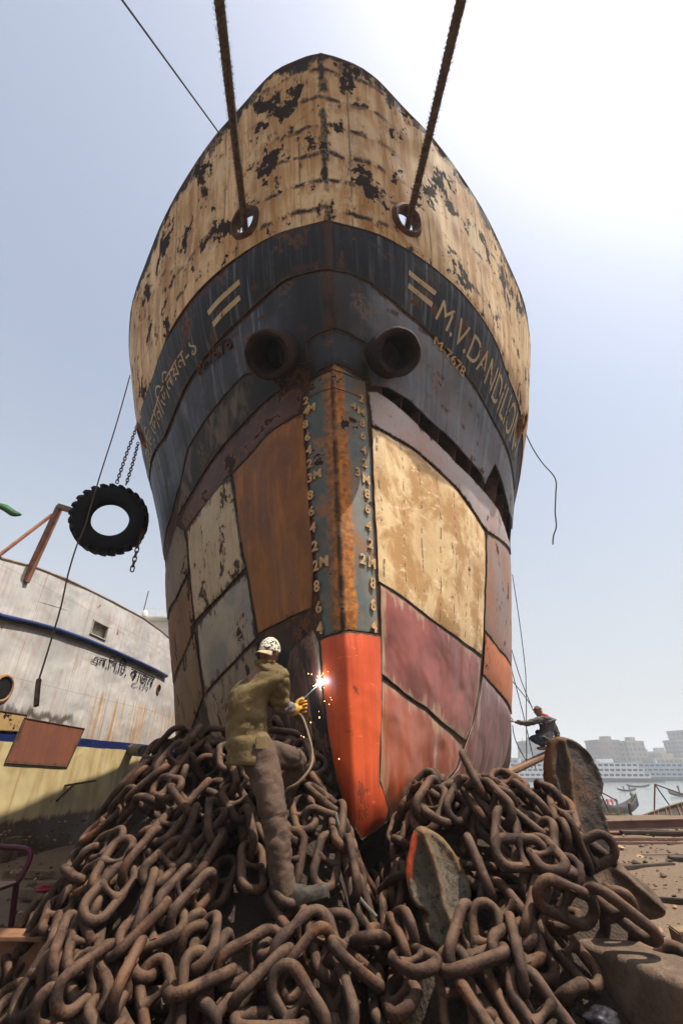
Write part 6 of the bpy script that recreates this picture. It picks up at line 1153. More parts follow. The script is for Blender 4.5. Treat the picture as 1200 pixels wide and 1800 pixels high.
def block(x, y, w, d, h, floors, mat, label, roof=0):
    t = empty('city_building', (x, y, -1.5), label, 'building', 'city buildings across the river', R(rnd.uniform(-12, 12)))
    mb = MB().box((0,0,h/2), (w,d,h)); fh = h/floors
    for f in range(1, floors+1): mb.box((0,0,f*fh-.1), (w+.9,d+.9,.3))
    mb.box((0,0,h+.4), (w+.3,d+.3,.8))
    mb.build('wall', mat, t, False)
    k = max(3, int(w/3.2)); wm = MB()
    for f in range(floors):
        for q in range(k):
            if rnd.random() < .12: continue
            wm.box((-w/2+w*(q+.5)/k, -d/2-.02, f*fh+fh*.52), (w/k*.55, .12, fh*.5))
        for q in range(max(2, int(d/4))):
            for s in (-1, 1): wm.box((s*(w/2+.02), -d/2+d*(q+.5)/max(2, int(d/4)), f*fh+fh*.52), (.12, d/max(2, int(d/4))*.5, fh*.5))
    wm.build('window', M['glassd'], t, False)
    rb = MB().box((w*rnd.uniform(-.25,.25), 0, h+1.9), (w*.3, d*.4, 3)); rb.build('stair_hut', mat, t, False)
    if roof:
        rm = MB()
        for q in range(roof): rm.bar((-w/2+w*q/(roof-1), -d/2, h), (-w/2+w*q/(roof-1), -d/2, h+2.6), .35)
        rm.build('column_stubs', mat, t, False)
bm_ = [plain('render grey', (.15,.155,.16), .8, .2, .2, bump=0), plain('render ochre', (.21,.175,.13), .8, .2, .2, bump=0), plain('render pale', (.26,.26,.25), .8, .2, .2, bump=0), plain('render brick', (.15,.10,.08), .8, .2, .2, bump=0)]
city = [(140,372,20,16,19,6,0,'grey block rising left of the plank behind the staging ropes',5),(157,380,16,14,14,4,2,'pale low block between the ropes and the crouching man',0),(193,378,17,16,20,6,3,'brick coloured block behind the large anchor\u2019s top',0),(208,370,13,14,19,6,1,'ochre block just right of the large anchor\u2019s top',0),
        (224,392,20,14,12,4,0,'low grey block in the gap right of the ochre block',0),(242,396,18,14,13,4,2,'low pale block in the middle of the far bank',0),(252,376,20,16,20,7,0,'mid grey block left of the tallest tower',4),(274,388,38,20,27,8,0,'tallest broad grey block with stubs on its roof',9),
        (300,384,22,14,14,4,2,'low pale block right of the tallest tower',0),(322,388,20,16,21,6,3,'brick block at the right edge of the far bank',0),(262,352,30,12,9,3,2,'pale low sheds before the tallest tower',0),(222,352,30,12,8,3,1,'ochre low sheds behind the white ferry',0),(116,386,18,14,16,5,1,'ochre block partly hidden by the ship\u2019s right side',0),(340,380,26,16,15,5,0,'grey block far out at the right',0),(126,352,30,12,8,3,2,'pale low sheds behind the distant ferry',0)]
for x, y, w_, d_, h_, f_, m_, lab, rf in city: block(x, y, w_, d_, h_, f_, bm_[m_], lab, rf)
for k in range(10):
    x = 100+k*27; V = []; mb = MB()
    t = empty('broad_tree', (x, 347, -1.5), 'hazy dark tree number', 'tree', 'far trees along the opposite bank'); t['label'] = 'hazy green tree low on the opposite river bank'
    MB().tube([(0,0,0),(.2,0,2.5),(.1,.2,5)], [.35,.28,.2], 6).build('trunk', M['wood'], t)
    for q in range(130):
        a = Vector((rnd.gauss(0,1), rnd.gauss(0,1), rnd.gauss(0,.7))); a = a.normalized()*(rnd.random()**.4); c = Vector((a.x*4.5, a.y*3.5, 5.5+a.z*2.8)); s = rnd.uniform(.5,1.1)
        mb.ball(c, s, 4, (1,1,.6))
    mb.build('crown', plain('far foliage', (.045,.07,.035), .8, .4, 2, bump=0), t, False)
# country boats
def boat(c, yaw, L, B_, H_, mat, label, group='small wooden boats on the river'):
    n = 13; V = []; Fq = []
    for k in range(n):
        s = -1+2*k/(n-1); w_ = B_/2*(1-abs(s)**2.2)+.03; zt = H_*(.55+.75*abs(s)**2.4); zb = H_*(.0+.55*abs(s)**3); x = s*L/2
        for y_, z_ in ((-w_, zt), (-w_*.62, zb+.12*H_), (0, zb), (w_*.62, zb+.12*H_), (w_, zt), (w_*.86, zt), (w_*.5, zb+.22*H_), (-w_*.5, zb+.22*H_), (-w_*.86, zt)): V.append((x, y_, z_))
    m = 9
    for k in range(n-1):
        for j in range(m): Fq.append((k*m+j, (k+1)*m+j, (k+1)*m+(j+1) % m, k*m+(j+1) % m))
    Fq += [tuple(range(m-1,-1,-1)), tuple((n-1)*m+j for j in range(m))]
    o = obj('rowing_boat', V, Fq, mat); o.location = c; o.rotation_euler = (0,0,yaw); return tag(o, label, 'boat', group)
M['tar'] = plain('tarred boat planks', (.025,.023,.022), .6, .4, 2, bump=.1); M['boatw'] = plain('boat planks', (.09,.07,.055), .7, .4, 2, bump=.1)
def far_person(c, h, mat, label, lean_=0, sit=False, group=None):
    k = h/1.7; P = [(0,0,.85),(0,0,1.15),(lean_*.5,0,1.42),(lean_*.6,0,1.62),(-.1,0,.45),(-.12,0,0),(.1,0,.45),(.12,0,0),(-.22,0,1.38),(-.28,.05,1.1),(.22,0,1.38),(.3,.1,1.12)]
    if sit: P = [(x, y-(.3 if z < .5 else 0), z if z > .5 else .55*(z > .2)) for x, y, z in P]; P = [(x, y, z-.45) for x, y, z in P]
    E_ = [(0,1),(1,2),(2,3),(0,4),(4,5),(0,6),(6,7),(2,8),(8,9),(2,10),(10,11)]
    V, F = skin([Vector(p)*k for p in P], E_, [r*k for r in (.15,.16,.14,.12,.09,.06,.09,.06,.06,.05,.06,.05)], 1)
    o = obj('person', V, F, mat); o.location = c; return tag(o, label, 'person', group)
def skin(P, E_, rad, lv=2, root=0):
    me = bpy.data.meshes.new('skin'); me.from_pydata([tuple(p) for p in P], E_, []); o = bpy.data.objects.new('skin', me); COL.objects.link(o)
    m = o.modifiers.new('s', 'SKIN'); m.use_smooth_shade = True
    for i, r in enumerate(rad):
        s = me.skin_vertices[0].data[i]; s.radius = (r, r) if not isinstance(r, tuple) else r; s.use_root = (i == root)
    if lv: u = o.modifiers.new('u', 'SUBSURF'); u.levels = lv; u.render_levels = lv
    dg = bpy.context.evaluated_depsgraph_get(); e = o.evaluated_get(dg); m2 = e.to_mesh()
    V = [v.co.copy() for v in m2.vertices]; F = [tuple(p.vertices) for p in m2.polygons]; e.to_mesh_clear(); bpy.data.objects.remove(o); return V, F
boat((77,144,-4.2), R(5), 5.4, 1.2, .7, M['tar'], 'small dark rowing boat with two people on the river')
far_person((76.2,144,-3.95), 1.5, M['tar'], 'seated dark figure at the left in the small rowing boat', sit=True); far_person((77.8,144,-3.95), 1.5, M['tar'], 'seated dark figure at the right in the small rowing boat', sit=True)
boat((96.5,173,-4.2), R(-8), 7, 1.4, .8, M['tar'], 'empty little boat farthest out on the river')
boat((37.4,74,-4.25), R(12), 7.6, 2.2, 1.9, M['tar'], 'black high sided boat moored by the bank', None)
cols = [((.03,.04,.05),'dark'), ((.35,.04,.03),'red shirted'), ((.45,.10,.04),'orange shirted'), ((.05,.07,.10),'blue shirted')]
for k, (c_, w_) in enumerate(cols): far_person((35.9+k*.62, 74.1, -3.35), 1.45, plain('cloth '+w_, c_, .8, .2, 8, bump=0), w_+' figure seated on the black boat', sit=True)
far_person((40.2, 74.2, -3.1), 1.6, plain('cloth green', (.10,.13,.05), .8), 'standing figure leaning at the stern of the black boat', lean_=-.25)
boat((76,119,-4.2), R(20), 9, 1.8, 1.1, M['boatw'], 'brown wooden boat at the right edge of the river', None)
far_person((75.2,119,-3.7), 1.7, plain('cloth navy', (.05,.07,.12), .8), 'standing figure on the brown boat at the right edge', lean_=.1)
# ribbed half hull on the bank
wk = empty('wrecked_barge', (12.5, 19.2, -.4), 'open ribbed barge hull lying on the bank at the right edge', 'barge')
V = []; n = 40; prof = [(-.55,.0),(-.50,.25),(-.35,.45),(-.12,.62),(.25,.75)]; Fq = []
for k in range(n+1):
    s = k/n; x = 10.1+s*6.2; hh_ = .12+.60*math.sin(min(1, s*1.6)*math.pi/2); bow = 1.0*(1-s)**2
    for j in range(7):
        t = j/6; V.append((x-bow*.5*(1-t)*.6, 18.9+.55*math.sin(t*1.5)*(1-bow*.6)-.0, -.42+hh_*1.12*t))
m = 7
V2 = [(x, y+.05, z-.01) for x, y, z in V]; N_ = len(V)
for k in range(n):
    for j in range(m-1):
        q = (k*m+j, (k+1)*m+j, (k+1)*m+j+1, k*m+j+1); Fq += [q, tuple(i+N_ for i in q[::-1])]
M['wreck'] = plain('dark wreck plate', (.055,.045,.038), .8, .5, 3, bump=.3, col2=(.10,.07,.05))
def kw(o): o.parent = wk; o.matrix_parent_inverse = Matrix.Translation(-wk.location); return o
kw(obj('hull', V+V2, Fq, M['wreck']))
for k in range(1, 26):
    i = int(k/26*n)*m; kw(MB().tube([Vector(V[i+j])+Vector((0,-.03,0)) for j in range(m)], .022, 4).build('rib', M['frame'], None, False))
kw(MB().tube([Vector(V[k*m+m-1]) for k in range(n+1)], .035, 6).build('gunwale', M['wood']))
kw(MB().tube([V[0], V[m-1], (9.95,18.7,.25)], .05, 6).build('stem_post', M['boatw']))
for a, b, lab in (((11.0,19.3,-.3),(11.45,19.4,.78),'left'), ((11.9,19.3,-.3),(11.45,19.4,.78),'mid'), ((11.45,19.4,.78),(12.9,19.5,.3),'long'), ((9.9,20,-.3),(9.55,19.8,.6),'short'), ((9.45,19.9,.62),(10.2,20.0,.25),'stay')):
    tag(MB().bar(a, b, .035, .035).build('pole', M['darkrust'], None, False), {'left':'left leg pole of the tripod over the barge','mid':'middle pole of the tripod over the barge','long':'long pole slanting right from the tripod top','short':'short pole left of the barge bow','stay':'thin stay left of the barge bow'}[lab], 'pole')
# bale, girders and rails along the bank edge
mb = MB()
for k in range(420):
    a = Vector((rnd.gauss(0,1), rnd.gauss(0,1), abs(rnd.gauss(0,.8)))).normalized(); p = Vector((8.75,17.4,-.32))+Vector((a.x*.55, a.y*.4, a.z*.34)); d = Vector((rnd.uniform(-1,1), rnd.uniform(-.3,.3), rnd.uniform(-.35,.2))).normalized()*.16
    mb.bar(p-d, p+d, .018, .012)
tag(mb.build('straw_heap', plain('straw', (.19,.15,.08), .9, .4, 6, bump=0), None, False), 'heap of dull straw by the water behind the girders', 'straw')
M['girder'] = plain('brown girder paint', (.15,.075,.055), .75, .45, 3, bump=.3, col2=(.10,.06,.045))
def girder(a, b, h, w, lab):
    a, b = Vector(a), Vector(b); mb = MB().bar(a+Vector((0,0,h)), b+Vector((0,0,h)), w, .02).bar(a, b, .02, h*2-.02).bar(a-Vector((0,0,h)), b-Vector((0,0,h)), w, .02)
    n = int((b-a).length/.6)
    for k in range(1, n): p = a+(b-a)*k/n; mb.bar(p+Vector((0,0,-h)), p+Vector((0,0,h)), .015, w*.8)
    tag(mb.build('girder', M['girder'], None, False), lab, 'girder', 'rusty girders along the bank edge')
girder((5.6,13,.10), (11.5,13.4,.20), .085, .14, 'upper rusty girder lying along the bank edge')
girder((5.4,12.3,.0), (11,12.5,.02), .05, .16, 'low rusty girder before the upper one on the bank')
girder((8.2,13.6,.0), (12.5,13.9,.06), .17, .2, 'short deep girder with stiffeners at the right edge')
for y_, lab in ((10.9,'nearer worn rail laid across the yard'), (11.5,'farther worn rail laid across the yard')):
    tag(MB().bar((4.2,y_,.02), (12,y_+.1,.0), .07, .05).build('steel_rail', M['girder'], None, False), lab, 'rail', 'rails across the yard')
tag(MB().bar((5.0,9.6,.012), (6.2,9.62,.012), .012, .012).build('loose_pipe', plain('blue grey pipe', (.05,.07,.10), .5)), 'thin dark pipe lying on the bright soil at the right', 'pipe')
# ---------------------------------------------------------------- people
J = {k[2:]: Vector(v) for k, v in PT.items() if k.startswith('w_')}
K = {k[2:]: Vector(v) for k, v in PT.items() if k.startswith('k_')}
ARC = Vector(PT['ARC'][0])
def cut(V, F, p, n):
    n = Vector(n); p = Vector(p); keepf = [f for f in F if ((sum((V[i] for i in f), Vector())/len(f))-p).dot(n) > 0]
    return V, keepf
def drop_loose(V, F):
    u = sorted({i for f in F for i in f}); m = {i: k for k, i in enumerate(u)}; return [V[i] for i in u], [tuple(m[i] for i in f) for f in F]
def vnormals(V, F):
    N = [Vector() for _ in V]
    for f in F:
        n = (V[f[1]]-V[f[0]]).cross(V[f[2]]-V[f[0]])
        for i in f: N[i] += n
    return [n.normalized() if n.length > 0 else n for n in N]
def folds(V, F, amp, sc, stretch=(1,1,1), seed=0):
    """narrow creases between soft puffs, pushed along the normals"""
    N = vnormals(V, F); out = []
    for v, n in zip(V, N):
        q = Vector((v.x*stretch[0], v.y*stretch[1], v.z*stretch[2]))*sc+Vector((seed, seed*2, 0))
        w = noise.noise(q*.6)*.9; q = q+Vector((w, -w, w*.6)); a = noise.noise(q); b = noise.noise(q*1.9+Vector((5,1,2)))
        out.append(v+n*amp*(.45*abs(a)-1.15*math.exp(-(a/.10)**2)-.45*math.exp(-(b/.09)**2)+.35))
    return out
def head_mesh(c, fwd, up, s=1.0):
    """skull, jaw, nose, lips, brow, eye sockets and ears as one lump around c; s=1 gives a 0.23 m head"""
    f = Vector(fwd).normalized(); x = f.cross(Vector(up)).normalized(); u = x.cross(f); V = []; F = []; n, m = 30, 36
    for i in range(n+1):
        ph = math.pi*i/n
        for j in range(m):
            th = 2*math.pi*j/m; a, b, z = math.sin(ph)*math.cos(th), math.sin(ph)*math.sin(th), math.cos(ph)   # a right, b forward, z up
            r = 1.0; w = .074*(1-.26*max(0, -z)**1.3); dp = .096*(1-.10*max(0, -z)) ; hh = .115
            X, Y, Z = a*w, b*dp, z*hh
            fr = max(0, b)
            Y += fr*(.026*math.exp(-((a/.16)**2+((z+.12)/.20)**2))*(1 if z < .12 else .4) + .010*math.exp(-((a/.3)**2+((z+.52)/.09)**2)) + .007*math.exp(-((a/.55)**2+((z-.2)/.09)**2)) - .011*(math.exp(-(((a-.36)/.17)**2+((z-.04)/.11)**2))+math.exp(-(((a+.36)/.17)**2+((z-.04)/.11)**2))))
            if z < -.55: Y += .014*fr
            V.append(Vector(c)+(x*X+f*Y+u*Z)*s)
    for i in range(n):
        for j in range(m): F.append((i*m+j, (i+1)*m+j, (i+1)*m+(j+1) % m, i*m+(j+1) % m))
    for sg in (-1, 1):
        mb = MB().ball((0,0,0), 1, 8); k = len(V)
        for p in mb.v: V.append(Vector(c)+(x*(sg*.073+p[0]*.010)+f*(-.008+p[1]*.018-p[0]*sg*.006)+u*(.0+p[2]*.032))*s)
        F += [tuple(i+k for i in q) for q in mb.f]
    return V, F, (f, x, u)
def join(*parts):
    V = []; F = []
    for v, f in parts: n = len(V); V += list(v); F += [tuple(i+n for i in q) for q in f]
    return V, F
def cloth(name, col, scale=22, dark=.45, col2=None):
    g = G(name, .9, 0, .15); v = g.tc('Object'); n = g.noise(v, scale*.25, 5, .6); n2 = g.noise(v, scale*14, 2, .5); n3 = g.noise(v, scale*.5, 5, .65, .8)
    c = g.mix(g.step(n, .35, .68), col, col2 or tuple(x*(1-dark) for x in col)); c = g.mix(g.math('MULTIPLY', g.step(n3, .56, .72), .22), c, tuple(min(1, x*1.35+.01) for x in col))
    nr = g.bump(n3, .55, .02); return g.done(c, None, g.bump(n2, .25, .002, nr))
def shoe(name, heel, toe, ank, mat, parent, w=.042):
    d = (toe-heel); L = d.length; y = d.normalized(); x = y.cross(Vector((0,0,1))).normalized(); z = x.cross(y); V = []; F = []; n = 16; m = 14
    for i in range(n+1):
        s = i/n; wd = w*(.72+.5*math.sin(math.pi*min(1, s*.9+.05))*(1 if s < .7 else 1))*(1 if s < .86 else math.sqrt(max(.02, 1-((s-.86)/.14)**2)*.92+.08)); ht = (.085 if s < .3 else .085-.040*min(1, (s-.3)/.35))*(1 if s < .9 else 1-.35*(s-.9)/.1)
        for j in range(m):
            a = 2*math.pi*j/m; px = math.copysign(abs(math.cos(a))**.7, math.cos(a))*wd; pz = math.sin(a); pz = ht*(pz if pz > 0 else 0)+(.0 if pz > 0 else -.022*min(1, abs(pz)*3))
            V.append(heel+y*(s*L)+x*px*(1.06 if pz <= 0 else 1)+z*(pz+.015))
    for i in range(n):
        for j in range(m): F.append((i*m+j, i*m+(j+1) % m, (i+1)*m+(j+1) % m, (i+1)*m+j))
    F += [tuple(range(m-1,-1,-1)), tuple(n*m+j for j in range(m))]
    o = obj(name, V, F, mat, parent); bm = bmesh.new(); bm.from_mesh(o.data); bmesh.ops.recalc_face_normals(bm, faces=bm.faces); bm.to_mesh(o.data); bm.free(); autosmooth(o, 50); return o
def hand_mesh(wr, palm, tip_dir, side, curl=1.0, s=1.0):
    """palm and five curled fingers; side = direction from little finger to thumb"""
    y = (palm-wr).normalized(); x = (Vector(side)-y*Vector(side).dot(y)).normalized(); z = x.cross(y)*(1 if True else -1)
    parts = [skin([wr, wr+y*.035*s, wr+y*.075*s, wr+y*.098*s], [(0,1),(1,2),(2,3)], [(.026*s,.020*s),(.036*s,.018*s),(.042*s,.017*s),(.040*s,.014*s)], 2)]
    for i, (o_, l_) in enumerate(((.030,.9),(.010,1.0),(-.010,.94),(-.029,.76))):
        b = wr+y*.090*s+x*o_*s; L = .032*l_*s; P = [b-y*.02*s, b]; a = 0; d = y
        for q in range(3):
            a += (.75+.1*i)*curl; d = y*math.cos(a)-z*math.sin(a); P.append(P[-1]+d*L*(1 if q else 1.25))
        parts.append(skin(P, [(0,1),(1,2),(2,3),(3,4)], [.0095*s,.0095*s,.009*s,.0085*s,.0075*s], 1))
    b = wr+y*.03*s+x*.030*s; P = [b-x*.012*s, b+x*.018*s+y*.02*s-z*.008*s, b+x*.024*s+y*.048*s-z*.022*s, b+x*.012*s+y*.068*s-z*.034*s]
    parts.append(skin(P, [(0,1),(1,2),(2,3)], [.012*s,.012*s,.0105*s,.008*s], 1))
    return join(*parts)
M['skin'] = plain('brown skin', (.175,.085,.05), .55, .2, 20, bump=.1)

# ---- the welder
j = J; headc = j['head']; fwd = (ARC-headc); fwd.z *= .55; fwd = fwd.normalized(); up = (Vector((.12,.08,1))).normalized()
hV, hF, (hf, hx, hu) = head_mesh(headc+up*.005, fwd, up, .92)
P = [j['pelvis'], j['waist'], j['chest'], j['upper'], j['neck'], headc-up*.03, j['hipR'], j['kneeR'], j['ankR'], j['hipL'], j['kneeL'], j['ankL'], j['shR'], j['elR'], j['wrR'], j['shL'], j['elL'], j['wrL']]
E_ = [(0,1),(1,2),(2,3),(3,4),(4,5),(0,6),(6,7),(7,8),(0,9),(9,10),(10,11),(3,12),(12,13),(13,14),(3,15),(15,16),(16,17)]
bV, bF = skin(P, E_, [.11,.105,.12,.10,.05,.05,.075,.055,.04,.075,.055,.04,.055,.042,.03,.055,.042,.03], 2)
lh = hand_mesh(j['wrL'], j['wrL']+Vector((.02,.05,.09)), None, Vector((1,0,0)), .9)
body = obj('person', *join((bV, bF), (hV, hF), lh), M['skin']); tag(body, 'welder seen from behind in khaki shirt, brown trousers and patterned cap on the chain heap', 'person')
M['khaki'] = cloth('khaki shirt', (.15,.105,.048)); M['brown'] = cloth('brown trousers', (.082,.053,.037), dark=.35); M['greysl'] = cloth('grey sleeve', (.15,.135,.13)); M['glove'] = plain('yellow leather glove', (.52,.25,.03), .75, .4, 18, bump=.4)
M['shoe'] = plain('dusty worn leather', (.060,.048,.035), .6, .5, 16, bump=.4, col2=(.022,.018,.015))
dn = (j['pelvis']-j['chest']).normalized()
def loft(secs, n=40, sub=5):
    """secs: (centre, side axis, front axis, side radius, front radius) - a garment as one open tube"""
    C_ = smooth_path([s[0] for s in secs], sub); m = len(C_); V = []
    for i in range(m):
        t = i/(m-1)*(len(secs)-1); k = min(int(t), len(secs)-2); f = t-k; A, B = secs[k], secs[k+1]; f2 = f*f*(3-2*f)
        x = A[1].lerp(B[1], f); y = A[2].lerp(B[2], f); rx = A[3]+(B[3]-A[3])*f2; ry = A[4]+(B[4]-A[4])*f2
        for q in range(n):
            a = 2*math.pi*q/n; ca, sa = math.cos(a), math.sin(a); V.append(C_[i]+x*rx*math.copysign(abs(ca)**.85, ca)+y*ry*math.copysign(abs(sa)**.85, sa))
    return V, [(i*n+q, i*n+(q+1) % n, (i+1)*n+(q+1) % n, (i+1)*n+q) for i in range(m-1) for q in range(n)]
sx = (j['shR']-j['shL']); sx = sx.normalized(); spine = (j['neck']-j['pelvis']).normalized(); fx = spine.cross(sx).normalized()
if fx.x < 0: fx = -fx
hem = j['pelvis']+dn*.10+Vector((-.04,0,0)); hs = Vector((.25,-.95,0)).normalized(); hfw = Vector((.95,.25,0)).normalized(); nk = j['neck']
up_c = (j['shR']+j['shL'])/2
secs = [(hem, hs, hfw, .172, .166), (j['pelvis']+Vector((-.03,0,0)), hs, hfw, .166, .156), (j['waist']+Vector((-.025,0,0)), hs, hfw, .156, .138), ((j['waist']+j['chest'])/2+Vector((-.02,0,0)), hs.lerp(sx, .5), hfw.lerp(fx, .5), .164, .135),
        (j['chest']+Vector((-.005,0,.0)), sx, fx, .172, .132), (up_c+spine*-.01-fx*.03, sx, fx, .184, .117), (up_c+spine*.045-fx*.02, sx, fx, .150, .098), (nk+spine*.0-fx*.012, sx, fx, .080, .074), (nk+spine*.030-fx*.006, sx, fx, .062, .064)]
V, F = loft(secs)
sl = []
for s_, e_, end in (('shR', 'elR', .86), ('shL', 'elL', .9)):
    a = j[s_]; b = j[e_]; d_ = (b-a); inn = (up_c-a).normalized()
    sl.append(skin([a+inn*.10-spine*.02, a+inn*.01, a+d_*.5, a+d_*end, a+d_*(end+.5)], [(0,1),(1,2),(2,3),(3,4)], [.085,.092,.084,.082,.085], 3, 0))
    v_, f_ = sl[-1]; f_ = [f for f in f_ if ((sum((v_[i] for i in f), Vector())/len(f))-(a+d_*(end+.06))).dot(d_) < 0]; sl[-1] = drop_loose(v_, f_)
V, F = join((V, F), *sl)
V = folds(V, F, .014, 6, (1,1,2.0), 3); V = folds(V, F, .0045, 15, (1,1,1.7), 8)
sh_o = obj('shirt', V, F, M['khaki'], body)
m_ = sh_o.modifiers.new('thick', 'SOLIDIFY'); m_.thickness = .004; m_.offset = 1
# pocket flap on the shirt tail
pc = Vector(PT['w_pelvis'])+Vector((.075,-.155,.035)); mb = MB().box(pc, (.10,.010,.075), Matrix.Rotation(.35, 3, 'Z') @ Matrix.Rotation(-.10, 3, 'X'), .004); o = mb.build('pocket', M['khaki'], sh_o)
TP = [j['waist']+dn*.03, j['pelvis']+dn*.02, j['hipR']+Vector((.0,-.0,-.03)), j['hipR'].lerp(j['kneeR'], .5), j['kneeR'], j['kneeR'].lerp(j['ankR'], .5), j['ankR']+Vector((-.005,0,.02)), j['ankR']+Vector((.005,0,-.05)), j['hipL'], j['hipL'].lerp(j['kneeL'], .5), j['kneeL'], j['kneeL'].lerp(j['ankL'], .5), j['ankL']]
V, F = skin(TP, [(0,1),(1,2),(2,3),(3,4),(4,5),(5,6),(6,7),(1,8),(8,9),(9,10),(10,11),(11,12)], [.135,.148,.124,.100,.082,.077,.070,.080,.115,.094,.080,.075,.068], 3, 1)
V, F = cut(V, F, j['ankR']+Vector((0,0,-.045)), (0,0,1)); V, F = drop_loose(V, F); V = folds(V, F, .010, 6, (1.0,1.0,1.5), 5); V = folds(V, F, .0045, 14, (1,1,2.2), 2)
obj('trousers', V, F, M['brown'], body)
V, F = skin([j['shR'].lerp(j['elR'], .45), j['elR'], j['elR'].lerp(j['wrR'], .5), j['wrR']], [(0,1),(1,2),(2,3)], [.058,.056,.052,.042], 3); V = folds(V, F, .006, 12, (1,1,1), 4)
obj('sleeve', V, F, M['greysl'], body)
V, F = skin([j['shL'].lerp(j['elL'], .45), j['elL'], j['elL'].lerp(j['wrL'], .5), j['wrL']], [(0,1),(1,2),(2,3)], [.056,.054,.05,.04], 2); obj('sleeve', V, F, M['greysl'], body)
hd = (j['handR']-j['wrR']).normalized(); w0 = j['wrR']+hd*.005
V, F = join(hand_mesh(w0, w0+hd, None, Vector((-.2,.1,1)), 1.5, 1.2), skin([j['wrR']-hd*.055, j['wrR'], j['wrR']+hd*.05], [(0,1),(1,2)], [.058,.050,.044], 2))
V = folds(V, F, .003, 30, (1,1,1), 4); obj('glove', V, F, M['glove'], body)
shoe('shoe', j['heelR'], j['toeR'], j['ankR'], M['shoe'], body, .040); shoe('shoe', j['ankL']+Vector((-.03,0,-.09)), j['toeL']+Vector((.08,.08,-.05)), j['ankL'], M['shoe'], body)
# cap worn backwards
cV = []; n, m = 10, 32; f_, x_, u_ = hf, hx, hu; s_ = .92; cb = headc+up*.005
for i in range(n+1):
    ph = (math.pi*.53)*i/n
    for q in range(m):
        th = 2*math.pi*q/m; cV.append(cb+(x_*math.sin(ph)*math.cos(th)*.086+f_*(math.sin(ph)*math.sin(th)*.107-.002)+u_*(math.cos(ph)*.118+.018))*s_)
cF = [(i*m+q, (i+1)*m+q, (i+1)*m+(q+1) % m, i*m+(q+1) % m) for i in range(n) for q in range(m)]
g = G('patterned cap cloth', .85, 0, .15); v = g.tc('Object'); b1 = g.vor(g.map(v, (1,1,1.6)), 62, 'F1', 'Distance'); nn = g.noise(v, 40, 2, .5, 1.2); rows = g.math('ABSOLUTE', g.math('SUBTRACT', g.math('FRACT', g.math('MULTIPLY', g.sep(v)[2], 38)), .5))
blk = g.math('MAXIMUM', g.step(nn, .505, .53), g.step(rows, .44, .47))
M['cap'] = g.done(g.mix(blk, (.62,.56,.43), (.018,.015,.013)))
cap_o = obj('cap', cV, cF, M['cap'], body); m_ = cap_o.modifiers.new('t', 'SOLIDIFY'); m_.thickness = .006
bV2 = []; bF2 = []; nb = 14
for i in range(nb+1):
    th = math.pi*1.5+(i/nb-.5)*1.9
    for q in range(5):
        e = q/4; rr = 1+e*.62*math.cos((i/nb-.5)*1.9); bV2.append(cb+(x_*math.cos(th)*.086*(1+e*.18)+f_*(math.sin(th)*.107*rr)+u_*(.004-.030*e-.012*e*abs(i/nb-.5)*2))*s_)
bF2 = [(i*5+q, i*5+q+1, (i+1)*5+q+1, (i+1)*5+q) for i in range(nb) for q in range(4)]
o = obj('cap_brim', bV2, bF2, plain('cap brim cloth', (.33,.27,.18), .85, .3, 30), cap_o); m_ = o.modifiers.new('t', 'SOLIDIFY'); m_.thickness = .005
# shield held before the face
sc_ = headc+hf*.155-up*.055+hx*.01; Ms = Matrix((hx, hf, hu)).transposed().to_4x4(); V = []; n = 14
for k in range(2):
    for i in range(n+1):
        a = (i/n-.5)*1.5
        for z in (-.19, -.06, .08, .15): V.append(sc_+hx*(math.sin(a)*.145)+hf*(math.cos(a)*.10-.10-k*.004)+hu*z)
F = []
for k in range(2):
    o_ = k*(n+1)*4
    for i in range(n):
        for q in range(3): t = (o_+i*4+q, o_+i*4+q+1, o_+i*4+5+q, o_+i*4+4+q); F.append(t if k else t[::-1])
shd = obj('welding_shield', V, F, plain('black fibre shield', (.012,.012,.013), .45, .3, 9, bump=.1)); tag(shd, 'black hand held welding shield before the face of the welder', 'shield')
mb = MB().box(sc_+hf*.006+hu*.04, (.10,.012,.055), Ms.to_3x3()); mb.build('shield_glass', plain('dark green glass', (.01,.02,.015), .1, .1, 5, bump=0), shd, False)
# electrode holder, rod and cable
hp = j['handR']; tip = ARC; ed = (tip-hp).normalized()
eh = empty('electrode_holder', hp, 'pale electrode holder with thin rod gripped in the yellow glove', 'welding tool')
def kh(o): o.parent = eh; o.matrix_parent_inverse = Matrix.Translation(-eh.location); return o
kh(MB().tube([hp-ed*.09, hp+ed*.06], .013, 10).build('grip', M['dark'])); 
jaw = hp+Vector((.0,.0,.075)); kh(MB().box(hp+ed*.055+Vector((-.0,0,.03)), (.022,.03,.075), None, .005).build('clamp', plain('pale clamp', (.55,.50,.40), .5, .3, 20)))
kh(MB().tube([hp+ed*.05+Vector((0,0,.045)), tip-ed*.012], .0045, 6).build('electrode', plain('green grey rod', (.06,.13,.12), .5, .3, 20, bump=0)))
hc = [hp-ed*.08]+[Vector(aty_) for aty_ in PT['HCABLE']]
tag(MB().tube(smooth_path(hc, 8), .009, 7).build('welding_cable', plain('tan cable sheath', (.20,.145,.085), .55, .3, 20, bump=0)), 'tan cable looping down from the electrode holder to the chains', 'cable')
